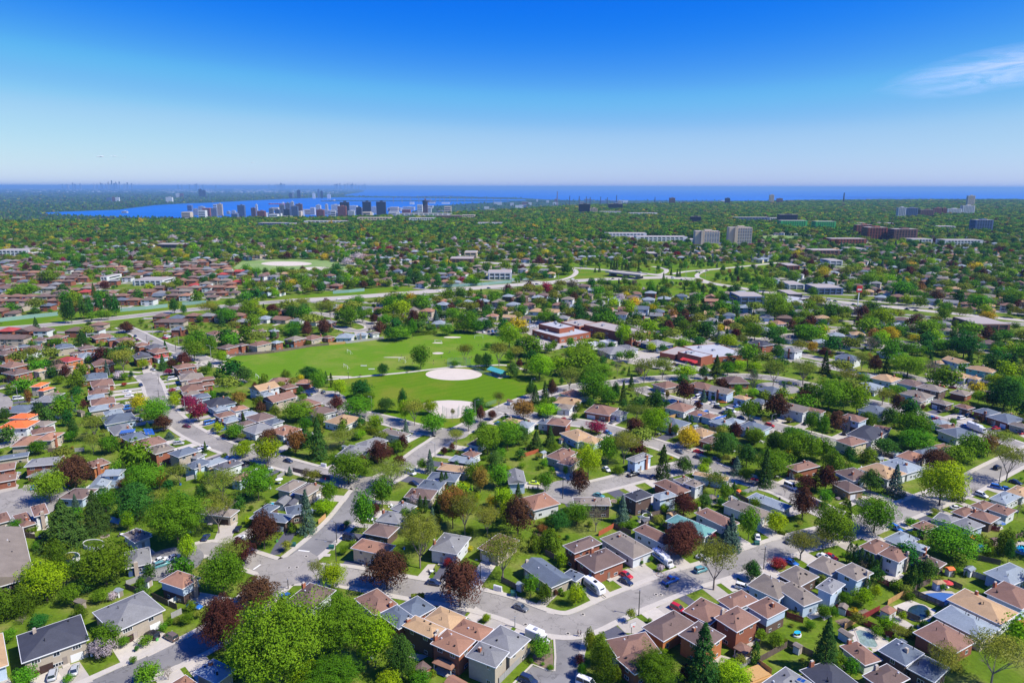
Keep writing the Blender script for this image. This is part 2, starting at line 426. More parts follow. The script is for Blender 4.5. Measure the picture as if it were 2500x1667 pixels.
lakepx = [(810, 459.3), (850, 460.5), (885, 464.5), (890, 468), (872, 472), (845, 476), (835, 479.5), (960, 480.5), (1100, 481), (1250, 482.5), (1330, 487), (1400, 489), (1600, 489), (3300, 489), (5200, 489)]
v = [(*at(a, b, WZ), WZ) for a, b in lakepx] + [(190000, FAR - 20, WZ), (*at(700, 458.1, WZ), WZ)]
o = link('lake', mesh('lake', v, [tuple(range(len(v)))], WAT)); o['kind'] = 'structure'
harpx = [(88, 524.5), (120, 521), (200, 518), (290, 514.5), (330, 509), (380, 503), (440, 499.5), (520, 496.5), (600, 492), (690, 487.5), (760, 484.5), (850, 483), (1000, 484), (1150, 485.5), (1280, 487), (1290, 491), (1150, 497), (1040, 505), (980, 530), (400, 534), (200, 530)]
v = [(*at(a, b, WZ), WZ) for a, b in harpx]
o = link('harbour', mesh('harbour', v, [tuple(range(len(v)))[::-1]], WAT)); o['kind'] = 'structure'

# ------------------------------------------------------------------ roads
def strip(pts, w, off=0.0):
    """left and right edges of a polyline band, offset sideways"""
    L = []; Rr = []
    n = len(pts)
    for i, (x, y) in enumerate(pts):
        a = pts[max(0, i - 1)]; b = pts[min(n - 1, i + 1)]
        dx, dy = b[0] - a[0], b[1] - a[1]; d = math.hypot(dx, dy) or 1
        nx, ny = -dy / d, dx / d
        L.append((x + nx * (off + w / 2), y + ny * (off + w / 2))); Rr.append((x + nx * (off - w / 2), y + ny * (off - w / 2)))
    return L, Rr
def smooth(pts, it=2):
    for _ in range(it):
        q = [pts[0]]
        for a, b in zip(pts, pts[1:]):
            q += [(a[0] * .75 + b[0] * .25, a[1] * .75 + b[1] * .25), (a[0] * .25 + b[0] * .75, a[1] * .25 + b[1] * .75)]
        q.append(pts[-1]); pts = q
    return pts
def band(name, pts, w, z, m, off=0.0, thick=0.0, kind='structure', parent=None):
    L, Rr = strip(pts, w, off); n = len(pts)
    v = [(x, y, z) for x, y in L] + [(x, y, z) for x, y in Rr]
    f = [(i, n + i, n + i + 1, i + 1) for i in range(n - 1)]
    if thick:
        v += [(x, y, z - thick) for x, y in L] + [(x, y, z - thick) for x, y in Rr]
        f += [(i, i + 1, 2 * n + i + 1, 2 * n + i) for i in range(n - 1)] + [(n + i + 1, n + i, 3 * n + i, 3 * n + i + 1) for i in range(n - 1)] + [(0, 2 * n, 3 * n, n), (2 * n - 1, 4 * n - 1, 3 * n - 1, n - 1)]
    o = link(name, mesh(name, v, f, m), parent)
    if kind: o['kind'] = kind
    return o
ROADS = []   # (world polyline, half width)
RD = [
 ('crescent_road', 8.6, 1, 'asphalt', [(727,1402),(800,1401),(860,1408),(1000,1435),(1130,1455),(1235,1480),(1310,1512),(1370,1527),(1420,1522),(1500,1482),(1595,1443),(1665,1415),(1760,1387),(1850,1355),(1945,1323),(2110,1283),(2202,1246),(2361,1186),(2440,1140),(2560,1085)]),
 ('through_street', 8.8, 1, 'asphalt2', [(60,1770),(293,1660),(400,1612),(491,1571),(560,1527),(615,1475),(670,1425),(720,1375),(770,1335),(815,1295),(845,1262),(872,1225),(890,1200),(903,1186)]),
 ('side_street', 7.5, 1, 'asphalt', [(700,1396),(620,1372),(560,1350),(500,1335),(430,1365),(395,1378)]),
 ('long_street', 8.6, 1, 'asphalt', [(352,915),(372,935),(380,960),(390,985),(410,1010),(436,1035),(470,1058),(510,1077),(560,1097),(620,1115),(680,1128),(740,1145),(800,1160),(860,1177),(905,1186),(955,1165),(1000,1132),(1040,1100),(1075,1078),(1092,1062)]),
 ('park_street', 8.6, 1, 'asphalt', [(800,960),(838,1005),(880,1012),(940,1025),(1000,1042),(1050,1052),(1105,1062),(1150,1040),(1210,1008),(1262,985),(1330,960),(1380,948),(1430,940),(1500,935),(1560,926),(1700,918),(1860,916),(1960,935),(2080,960)]),
 ('hill_street', 8.6, 1, 'asphalt', [(1235,1000),(1262,1008),(1330,1022),(1400,1030),(1450,1037),(1500,1050),(1560,1070),(1620,1088),(1680,1110),(1740,1140),(1800,1160),(1850,1177),(1905,1192),(1950,1215),(2000,1240),(2060,1265),(2105,1280)]),
 ('loop_street', 8.6, 1, 'asphalt', [(1712,1128),(1660,1142),(1600,1153),(1550,1163),(1500,1177),(1446,1190),(1400,1200)]),
 ('upper_street', 8.6, 1, 'asphalt', [(1560,945),(1606,965),(1680,984),(1766,1003),(1861,1031),(1968,1058),(2080,1090),(2230,1120),(2330,1150)]),
 ('school_street', 8.6, 1, 'asphalt', [(1520,788),(1560,800),(1632,818),(1755,842),(1830,856),(1880,872),(1960,880),(2080,905)]),
 ('right_street', 8.6, 1, 'asphalt', [(1960,935),(2040,965),(2127,980),(2212,1000),(2276,1017),(2350,1038),(2404,1056),(2560,1110)]),
 ('pale_court', 8, 0, 'asphalt', [(2190,905),(2230,918),(2290,930),(2380,948),(2460,965),(2560,985)]),
 ('court_road', 8, 0, 'asphalt', [(-80,950),(-10,965),(14,985),(5,1005),(-60,1030)]),
 ('corner_street', 8.6, 1, 'asphalt', [(352,917),(400,911),(450,905),(500,890),(540,880)]),
 ('far_left_street', 8.6, 1, 'asphalt', [(300,800),(325,810),(355,825),(395,845),(450,862),(500,880),(530,897)]),
 ('arterial_road', 15, 1, 'asphalt', [(-300,825),(0,806),(150,793),(292,778),(425,762),(600,744),(700,736)]),
 ('highway', 24, 0, 'drive', [(700,736),(822,729),(984,717),(1090,709),(1250,696),(1340,690),(1440,683),(1530,679),(1620,676),(1700,680)]),
 ('overpass_road', 14, 0, 'drive', [(1180,640),(1300,648),(1391,653),(1476,658),(1542,664),(1622,672),(1740,691),(1820,704),(1973,727),(2141,744),(2275,758),(2420,772),(2600,790)]),
 ('slip_road', 7, 0, 'concrete', [(1391,654),(1408,660),(1405,671),(1380,682),(1330,689),(1240,697)]),
 ('curling_road', 7, 0, 'concrete', [(1593,650),(1622,654),(1630,660),(1620,668),(1600,670)]),
 ('joining_road', 9, 0, 'concrete', [(1640,668),(1680,661),(1728,658),(1810,650),(1900,640)]),
 ('bending_road', 6, 0, 'concrete', [(1728,659),(1706,666),(1700,674),(1712,681),(1745,692)]),
 ('top_right_street', 8, 0, 'asphalt', [(2150,850),(2200,842),(2250,832),(2300,826),(2340,824)]),
 ('parallel_street', 8, 1, 'asphalt', [(2030,880),(1960,866),(1880,850),(1840,835),(1900,820),(2000,812),(2100,800)]),
 ('near_right_street', 8, 0, 'asphalt', [(2080,790),(2120,785),(2150,775),(2190,765)]),
 ('mid_street', 8, 1, 'asphalt', [(830,800),(870,812),(920,800),(870,782),(800,770),(760,765)]),
 ('mid_court', 8, 1, 'asphalt', [(720,985),(745,978),(785,970),(800,955)]),
]
for name, w, walk, m, px in RD:
    pts = smooth([at(a, b) for a, b in px], 2)
    zz = 0.02 + 0.004 * len(ROADS) / 3
    band(name, pts, w, zz, ML[m])
    if walk:
        for s in (-1, 1):
            band('pavement', pts, 1.9, 0.13, ML['concrete'], off=s * (w / 2 + 1.0), thick=0.13)
    ROADS.append((pts, w / 2, name))
    mark_line(OCC_ROAD, pts, w / 2 + (2.5 if walk else 1.5))
    if name in ('highway', 'overpass_road', 'slip_road', 'joining_road', 'curling_road', 'bending_road', 'arterial_road'):
        for s_ in ((12, 24, 36, 48, 60) if name != 'arterial_road' else (10, 20, 28)):
            mark_line(OCC_ROAD, [(x, y - s_ * (.7 if w < 12 else 1)) for x, y in pts], 8)
# openings where streets meet: asphalt aprons laid a little above the pavements
def pad(name, pts, z, m, kind='structure'):
    o = link(name, mesh(name, [(*p, z) for p in pts], [tuple(range(len(pts)))], m)); o['kind'] = kind; return o
def disc(px, py, rx, ry=None, n=28):
    x, y = at(px, py); return [(x + rx * math.cos(2 * math.pi * k / n), y + (ry or rx) * math.sin(2 * math.pi * k / n)) for k in range(n)]
def pxpoly(c, pts): return [at(*cp(c, a, b)) for a, b in pts]
def ccw(p):
    a = sum(p[i][0] * p[(i + 1) % len(p)][1] - p[(i + 1) % len(p)][0] * p[i][1] for i in range(len(p)))
    return p if a > 0 else p[::-1]
pad('junction', ccw(pxpoly('B', [(640, 545), (560, 415), (510, 395), (590, 335), (590, 295), (780, 285), (905, 245), (985, 190), (1100, 205), (1195, 260), (1200, 330), (1300, 375), (1420, 400), (1500, 415), (1500, 565), (1300, 530), (1140, 520), (1000, 530), (880, 560), (780, 625), (700, 640)])), 0.15, ML['asphalt'])
pad('junction', ccw(disc(905, 1183, 7.5)), 0.152, ML['asphalt'])
pad('junction', ccw(disc(1105, 1060, 8)), 0.152, ML['asphalt'])
pad('junction', ccw(disc(1398, 1200, 11)), 0.152, ML['asphalt'])
pad('junction', ccw(disc(1700, 1122, 6.5)), 0.156, ML['asphalt'])
pad('junction', ccw(disc(2105, 1281, 7)), 0.152, ML['asphalt'])
pad('junction', ccw(disc(45, 1236, 17)), 0.15, ML['asphalt'])
pad('junction', ccw(disc(362, 922, 7)), 0.15, ML['asphalt'])
pad('junction', ccw(disc(795, 975, 11)), 0.15, ML['asphalt'])
pad('junction', ccw(disc(1248, 998, 7)), 0.15, ML['asphalt'])
pad('junction', ccw(disc(1900, 946, 12)), 0.15, ML['asphalt'])
pad('junction', ccw(disc(415, 1376, 10)), 0.15, ML['asphalt2'])
mark_poly(OCC_ROAD, disc(45, 1236, 18)); mark_poly(OCC_ROAD, disc(1385, 1200, 12)); mark_poly(OCC_ROAD, disc(795, 975, 12))
# the driveway and car park entrance at the bottom centre
pad('car_park', ccw(pxpoly('C', [(1515, 1110), (1840, 1110), (1800, 1250), (1750, 1530), (1800, 1700), (1000, 1720), (1285, 1385), (1500, 1445), (1530, 1400)])), 0.018, ML['asphalt2'])
mark_poly(OCC_ROAD, pxpoly('C', [(1515, 1110), (1840, 1110), (1750, 1530), (1800, 1700), (1000, 1720), (1285, 1385)]))
pad('garden_bed', ccw(pxpoly('C', [(1290, 1330), (1310, 1180), (1490, 1130), (1510, 1300), (1505, 1430), (1420, 1430)])), 0.022, ML['soil'])
band('kerb', [at(*cp('C', a, b)) for a, b in [(1480, 1110), (1518, 1112), (1530, 1300), (1522, 1440), (1440, 1430), (1290, 1372), (1090, 1575)]], 0.5, 0.14, ML['concrete'], thick=.13)
band('pavement', [at(*cp('C', a, b)) for a, b in [(1845, 1112), (1805, 1260), (1770, 1520)]], 1.6, 0.13, ML['concrete'], thick=.13)
# old darker tarmac where the through street was relaid, and its wheel-worn cracks
for c, pts in (('B', [(640, 430), (700, 390)]),):
    pass
# stop lines, manholes, drains
def lump(name, c, x, y, rx, ry, z, m, z0=0.0):
    X, Y = at(*cp(c, x, y)); b = MB(); b.tube((0, 0, z0), (0, 0, z), .5, .5, 12)
    return link(name, b.mesh(name, m), None, T(X, Y, 0, 0, rx, ry, 1))
for a, b_, look in (((985, 190), (1100, 203), 'stop line across the through street above the junction'), ((515, 392), (590, 340), 'stop line at the mouth of the side street')):
    p, q = at(*cp('B', *a)), at(*cp('B', *b_))
    o = band('stop_line', [p, q], .5, .165, ML['line'], kind=None); fixed(o, 'white painted ' + look, 'road marking')
for i, (c, x, y) in enumerate([('B', 1067, 253), ('B', 887, 373), ('B', 968, 367), ('C', 1218, 958), ('C', 1660, 1052), ('D', 443, 644), ('D', 492, 645), ('C', 1815, 852)]):
    r = lump('manhole_ring', c, x, y, 1.25, 1.25, .16, ML['concrete'], .02)
    k = lump('manhole_cover', c, x, y, .8, .8, .17, ML['pole'], .02)
    k.parent = r; k.matrix_basis = T(0, 0, .004, 0, .62, .62, 1)
    X, Y = at(*cp(c, x, y)); reg(r, 'manhole', 'pale-ringed dark manhole cover', 'manhole covers in the roads', X, Y)

# ------------------------------------------------------------------ park, sports fields and paths
def lawn_mat(name, c1, c2, ang, per, c3):
    m = bpy.data.materials.new(name); m.use_nodes = True
    nt = m.node_tree; n = nt.nodes; l = nt.links; b = n['Principled BSDF']
    b.inputs['Roughness'].default_value = 1; b.inputs['Specular IOR Level'].default_value = .1
    g = n.new('ShaderNodeNewGeometry'); mp = n.new('ShaderNodeMapping'); mp.inputs['Rotation'].default_value = (0, 0, ang)
    l.new(g.outputs['Position'], mp.inputs[0])
    w = n.new('ShaderNodeTexWave'); w.wave_type = 'BANDS'; w.bands_direction = 'Y'; w.inputs['Scale'].default_value = per; w.inputs['Distortion'].default_value = 3.0
    w.inputs['Detail'].default_value = 3; w.inputs['Detail Scale'].default_value = .3
    l.new(mp.outputs[0], w.inputs[0])
    n1 = n.new('ShaderNodeTexNoise'); n1.inputs['Scale'].default_value = .022; n1.inputs['Detail'].default_value = 7; n1.inputs['Roughness'].default_value = .7
    l.new(g.outputs['Position'], n1.inputs[0])
    mx = n.new('ShaderNodeMix'); mx.data_type = 'RGBA'; mx.inputs[6].default_value = (*c1, 1); mx.inputs[7].default_value = (*c2, 1)
    mm = n.new('ShaderNodeMath'); mm.operation = 'MULTIPLY'; mm.inputs[1].default_value = .55; l.new(w.outputs['Fac'], mm.inputs[0])
    l.new(mm.outputs[0], mx.inputs[0])
    mr = n.new('ShaderNodeMapRange'); mr.inputs['From Min'].default_value = .46; mr.inputs['From Max'].default_value = .64
    l.new(n1.outputs['Fac'], mr.inputs[0])
    m2 = n.new('ShaderNodeMix'); m2.data_type = 'RGBA'; m2.inputs[7].default_value = (*c3, 1)
    l.new(mr.outputs[0], m2.inputs[0]); l.new(mx.outputs[2], m2.inputs[6])
    n3 = n.new('ShaderNodeTexNoise'); n3.inputs['Scale'].default_value = 1.2; n3.inputs['Detail'].default_value = 5
    l.new(g.outputs['Position'], n3.inputs[0])
    m3 = n.new('ShaderNodeMapRange'); m3.inputs['To Min'].default_value = .72; m3.inputs['To Max'].default_value = 1.28; l.new(n3.outputs['Fac'], m3.inputs[0])
    vm = n.new('ShaderNodeVectorMath'); vm.operation = 'SCALE'; l.new(m2.outputs[2], vm.inputs[0]); l.new(m3.outputs[0], vm.inputs['Scale'])
    l.new(vm.outputs[0], b.inputs['Base Color'])
    return m
FIELD1 = lawn_mat('mown_grass', (.090, .195, .004), (.145, .255, .014), R(8), .10, (.19, .23, .035))
FIELD2 = lawn_mat('park_grass', (.086, .178, .002), (.110, .20, .004), R(-35), .05, (.16, .19, .016))
PALEGR = lawn_mat('pale_grass', (.16, .26, .07), (.22, .31, .10), R(5), .05, (.26, .32, .13))
f1 = [(540,872),(556,868),(620,861),(700,853),(750,848),(830,835),(925,822),(1005,818),(1040,812),(1100,808),(1150,812),(1215,820),(1290,842),(1240,885),(1235,892),(1091,897),(1000,909),(905,918),(804,927),(760,925),(700,940),(630,935),(590,912),(545,895)]
f2 = [(804,929),(905,920),(1000,911),(1091,899),(1235,894),(1245,912),(1300,925),(1330,950),(1255,985),(1190,1015),(1140,1045),(1060,1045),(1010,1030),(950,1015),(880,1000),(838,990),(800,965)]
for nm, f_, z, m in (('sports_field', f1, .01, FIELD1), ('park_lawn', f2, .014, FIELD2)):
    p = ccw([at(*q) for q in f_]); pad(nm, p, z, m); mark_poly(OCC_OPEN, p)
pad('infield', ccw([at(1109 + 69 * math.cos(t), 913 + 14.5 * math.sin(t) + 1) for t in [k * math.pi / 20 for k in range(40)]]), .03, ML['sand'])
pad('infield', ccw([at(*q) for q in [(1031,988),(1036,984),(1063,979),(1095,977),(1125,978),(1154,981),(1160,988),(1153,1002),(1140,1015),(1120,1021),(1095,1022),(1075,1020),(1050,1008),(1035,996)]]), .03, ML['sand'])
band('footpath', smooth([at(*q) for q in [(735,932),(804,927),(905,918),(1000,909),(1091,897),(1190,892),(1240,890),(1290,905)]], 2), 3.0, .04, ML['concrete'])
band('footpath', smooth([at(*q) for q in [(505,885),(518,895),(535,896),(553,901),(574,918),(600,935)]], 2), 3.2, .04, ML['concrete'])
for a in ((1014, 903, 975, 1002), (1016, 904, 1003, 1002)):
    pass
# second park beyond the houses
p2 = [(590,640),(640,636),(720,634),(790,636),(812,640),(845,650),(885,655),(870,665),(800,668),(720,672),(640,672),(600,668),(570,655)]
p = ccw([at(*q) for q in p2]); pad('far_park_lawn', p, .014, PALEGR); mark_poly(OCC_OPEN, p)
pad('infield', ccw([at(700 + 62 * math.cos(t), 645 + 5.5 * math.sin(t)) for t in [k * math.pi / 16 for k in range(32)]]), .03, ML['sand'])
pad('infield', ccw([at(775 + 36 * math.cos(t), 657 + 4.5 * math.sin(t)) for t in [k * math.pi / 16 for k in range(32)]]), .03, ML['sand'])
p3 = [(1850,577),(1870,574),(1930,574),(2010,582),(2000,586),(1950,588),(1880,590),(1840,584)]
p = ccw([at(*q) for q in p3]); pad('far_sports_field', p, .014, PALEGR); mark_poly(OCC_OPEN, p)
# verges round the highway interchange
VZ = .004
for q in ([(0,790),(150,777),(292,766),(420,752),(425,768),(292,786),(150,800),(0,815)],
          [(0,783),(560,735),(575,748),(0,803)],
          [(640,735),(820,712),(990,700),(1020,708),(820,728),(690,738)],
          [(1390,676),(1480,666),(1495,675),(1440,681),(1395,686)],
          [(1300,650),(1400,640),(1800,636),(1900,645),(1880,700),(1740,725),(1560,720),(1500,700),(1400,690)]):
    p = ccw([at(*a) for a in q]); VZ += .003; pad('verge', p, VZ, FIELD2)
    mark_poly(OCC_VERGE, p)
    if q[0] != (1300, 650): mark_poly(OCC_HOUSE, p)
MEADOW = [at(*a) for a in [(1400,640),(1800,636),(1900,648),(1880,700),(1740,725),(1560,720),(1500,700),(1420,690)]]
# ------------------------------------------------------------------ houses
def nearest_road(x, y):
    best = (1e9, None, None)
    for pts, hw, nm in ROADS:
        for (ax, ay), (bx, by) in zip(pts, pts[1:]):
            dx, dy = bx - ax, by - ay; L2 = dx * dx + dy * dy or 1
            t = max(0, min(1, ((x - ax) * dx + (y - ay) * dy) / L2))
            qx, qy = ax + t * dx, ay + t * dy; d = math.hypot(x - qx, y - qy)
            if d < best[0]: best = (d, (qx, qy), math.atan2(dy, dx))
    return best
def window_mesh(mull):
    k = ('win', mull)
    if k in _cache: return _cache[k]
    b = MB(); t = .06
    b.box(-.5, -.05, 0, -.5 + t, .05, 1); b.box(.5 - t, -.05, 0, .5, .05, 1)
    b.box(-.5 + t, -.05, 0, .5 - t, .07, t * 1.3); b.box(-.5 + t, -.05, 1 - t * 1.3, .5 - t, .05, 1)
    for i in range(mull):
        x = -.5 + (i + 1) / (mull + 1); b.box(x - .018, -.04, t * 1.3, x + .018, .04, 1 - t * 1.3)
    _cache[k] = b.mesh('window_frame_%d' % mull, ML['trim']); return _cache[k]
def pane_mesh():
    if 'pane' not in _cache:
        b = MB(); b.box(-.46, -.03, .05, .46, .02, .95); _cache['pane'] = b.mesh('window_pane', ML['glass'])
    return _cache['pane']
def win_box():
    if 'winb' not in _cache:
        b = MB(); b.box(-.5, -.05, 0, .5, .05, 1, 0); b.box(-.42, -.06, .1, .42, .06, .9, 1)
        _cache['winb'] = b.mesh('far_window', [ML['trim'], ML['glass']])
    return _cache['winb']
def roof_geo(L, W, z, pitch, style, ov):
    """roof solid over a wall box L x W (x long or short), eaves overhang ov"""
    a, b = L / 2 + ov, W / 2 + ov; t = .20
    swap = b > a
    if swap: a, b = b, a
    h = b * pitch
    if style == 'g': r = a
    else: r = a - b
    v = [(-a, -b, z), (a, -b, z), (a, b, z), (-a, b, z), (-r, 0, z + h), (r, 0, z + h),
         (-a, -b, z - t), (a, -b, z - t), (a, b, z - t), (-a, b, z - t)]
    f = [(0, 1, 5, 4), (2, 3, 4, 5), (9, 8, 7, 6)]
    if style == 'g': f += [(1, 2, 5), (3, 0, 4)]
    else: f += [(1, 2, 5), (3, 0, 4)]
    f += [(6, 7, 1, 0), (7, 8, 2, 1), (8, 9, 3, 2), (9, 6, 0, 3)]
    if swap: v = [(-y, x, zz) for x, y, zz in v]
    return v, f, h
def rel(root, wm):
    rm = Matrix.Translation(root.location) @ Matrix.Rotation(root.rotation_euler.z, 4, 'Z')
    return rm.inverted() @ wm
def add_windows(root, base, L, W, he, detail, rnd, style_seed, front=None, skipfront=False, z0=0.0):
    sides = [(0, -W / 2, 0, L), (L / 2, 0, math.pi / 2, W), (0, W / 2, math.pi, L), (-L / 2, 0, -math.pi / 2, W)]
    rzb = math.atan2(base[1][0], base[0][0])
    for si, (x, y, rz, ln) in enumerate(sides):
        wx = base @ Vector((x, y, 0)); nrm = (base.to_3x3() @ Vector((math.sin(rz), -math.cos(rz), 0)))
        if nrm.x * (0 - wx.x) + nrm.y * (0 - wx.y) < 0: continue      # walls turned away from where the district is seen are left plain
        storeys = 2 if he > 4.1 else 1
        for s in range(storeys):
            zb = (.9 if he < 4.1 else .5) + s * (he - 2.75) + z0 * 0
            if storeys == 2 and s == 1: zb = he - 1.75
            n = max(1, int(ln / (3.6 if si != front else 4.2)))
            for k in range(n):
                if rnd.random() < (.10 if si == front else .20): continue
                u = -ln / 2 + (k + .5) * ln / n
                if front == si and s == 0 and skipfront and abs(u - skipfront) < 2.3: continue
                ww = rnd.choice([1.0, 1.4, 1.9, 2.4]) if si == front else rnd.choice([.9, 1.1, 1.5]); hh = 1.15 if s or he < 4.1 else .9
                c, sn = math.cos(rz), math.sin(rz)
                px_, py_ = x + u * c, y + u * sn
                m = base @ T(px_, py_, zb, rz, ww, 1, hh)
                if detail > 1:
                    w = link('window', window_mesh(1 if ww < 1.6 else 2 if ww < 2.2 else 3), root, rel(root, m))
                    link('pane', pane_mesh(), w, Matrix.Identity(4))
                else:
                    link('window', win_box(), root, rel(root, m))
HOUSES = []
def section(root, cx, cy, rz, L, W, he, roof, wall, style, detail, rnd, front=None, pitch=.40, ov=.55, garage=None, main=True, two=None):
    base = Matrix.Translation((cx, cy, 0)) @ Matrix.Rotation(rz, 4, 'Z')
    bt = he - .02
    b = MB()
    zs = [(-.2, bt)]
    if two: zs = [(-.2, he * .5), (he * .5, bt)]
    for i, (za, zb) in enumerate(zs):
        q = MB(); e = .0 if i == 0 else .12
        q.box(-L / 2 - e, -W / 2 - e, za, L / 2 + e, W / 2 + e, zb)
        if i == len(zs) - 1 and style == 'g':
            a, c = (L / 2, W / 2) if L >= W else (W / 2, L / 2); h = c * pitch
            vv = [(-a, -c, bt), (-a, c, bt), (-a, 0, bt + h), (a, -c, bt), (a, c, bt), (a, 0, bt + h)]
            if W > L: vv = [(-y, x, z) for x, y, z in vv]
            k = len(q.v); q.v += vv; q.f += [(k, k + 2, k + 1), (k + 3, k + 4, k + 5), (k, k + 3, k + 5, k + 2), (k + 1, k + 2, k + 5, k + 4)]; q.m += [0] * 4
        wm = WALL[(two if i == 0 and two else wall)]
        link('wall', q.mesh('wall', wm), root, rel(root, base))
    v, f, h = roof_geo(L, W, he + (.12 if style == 'g' else 0), pitch, style, ov)
    r = link('roof', mesh('roof', v, f, ROOF[roof]), root, rel(root, base))
    # gutters: four boards round the eaves
    A, B_ = L / 2 + ov, W / 2 + ov; q = MB(); t = .11; z0, z1 = he - .2, he + .03
    q.box(-A - t, -B_ - t, z0, A + t, -B_ - .003, z1); q.box(-A - t, B_ + .003, z0, A + t, B_ + t, z1)
    if style != 'g' or True:
        q.box(-A - t, -B_, z0, -A - .003, B_, z1); q.box(A + .003, -B_, z0, A + t, B_, z1)
    link('gutter', q.mesh('gutter', ML['trim']), root, rel(root, base))
    gu = False
    sides = [(0, -W / 2, 0, L), (L / 2, 0, math.pi / 2, W), (0, W / 2, math.pi, L), (-L / 2, 0, -math.pi / 2, W)]
    if front is not None and detail:
        x, y, rr, ln = sides[front]; c, sn = math.cos(rr), math.sin(rr)
        if garage:
            u = ln / 2 - 2.2 if rnd.random() < .5 else -ln / 2 + 2.2
            gw = 2.7 if ln < 11 else 4.4
            if gw > 3: u = math.copysign(abs(u) - .8, u)
            gm_ = ML['garage'] if rnd.random() < .8 else ML['garage_dark']
            for k, (uu, g2) in enumerate([(u, gw)] if garage == 1 else [(-ln / 4 + .8, 2.7), (ln / 4 + .8, 2.7)]):
                link('garage_door', ubox(gm_ if garage == 1 else (ML['garage'] if k else ML['garage_dark'])), root, rel(root, base @ T(x + uu * c, y + uu * sn, .02, rr, g2, .14, 2.1)))
            gu = u
        du = -gu * .45 if gu else 0
        link('door', ubox(ML['door']), root, rel(root, base @ T(x + du * c, y + du * sn, .3, rr, .95, .16, 2.05)))
        link('doorstep', ubox(ML['concrete']), root, rel(root, base @ T(x + du * c + sn * .6, y + du * sn - c * .6, 0, rr, 1.6, 1.2, .3)))
    if detail: add_windows(root, base, L, W, he, detail, rnd, 0, front, gu)
    if detail:
        w2 = min(L, W) / 2 + ov
        lx, ly = (1, 0) if L >= W else (0, 1)
        for k in range(rnd.randint(2, 4) if detail > 1 else 1):
            s = rnd.uniform(-.38, .38) * max(L, W); o_ = rnd.uniform(.25, .55) * w2 * rnd.choice([-1, 1])
            ridge = max(0, max(L, W) / 2 + ov - (w2 if style != 'g' else 0))
            over = max(0, abs(s) - ridge)
            zz = he + (w2 - max(abs(o_), over)) * pitch
            px_, py_ = s * lx + o_ * ly, s * ly + o_ * lx
            if rnd.random() < .6: link('roof_vent', ubox(ML['vent'] if rnd.random() < .7 else ML['ventw']), root, rel(root, base @ T(px_, py_, zz - .1, 0, .34, .34, .42)))
            else: link('vent_pipe', cyl(ML['vent'], 6), root, rel(root, base @ T(px_, py_, zz - .1, 0, .16, .16, .95)))
        if main and rnd.random() < .62:
            sgn = rnd.choice([-1, 1]); s = rnd.uniform(-.3, .3) * L
            p = T(s, sgn * (W / 2 + .35), 0, 0, 1.1, .62, he + w2 * pitch * .55 + .5) if rnd.random() < .5 else T(s, sgn * W * .22, he, 0, .75, .75, w2 * pitch * .55 + 1.1)
            mm = ML['brick'] if rnd.random() < .7 else ML['stone']
            ch = link('chimney', ubox(mm), root, rel(root, base @ p))
            link('chimney_cap', ubox(ML['concrete']), ch, Matrix.Translation((0, 0, 1.0)) @ Matrix.Diagonal((.7, .7, .05, 1)))
    mark_poly(OCC_HOUSE, rect_pts(cx, cy, rz, L + 3, W + 3))
STY = {1: 'bungalow', 2: 'house'}
def rect_from(c, A, B, C, he):
    a, b, d = [Vector(at(*cp(c, *p), he)) for p in (A, B, C)]
    u = d - b; v = a - b
    tu = math.atan2(u.y, u.x); tv = math.atan2(v.y, v.x) - math.pi / 2
    while tv - tu > math.pi / 2: tv -= math.pi
    while tv - tu < -math.pi / 2: tv += math.pi
    lu, lv = u.length, v.length
    rz = (tu * lu + tv * lv) / (lu + lv)
    ctr = (a + d) / 2
    # lengths measured on the squared-up axes
    return ctr.x, ctr.y, rz, lu, lv
def driveway(x, y, rz, W, front, rnd, dist_road, q, detail):
    pass
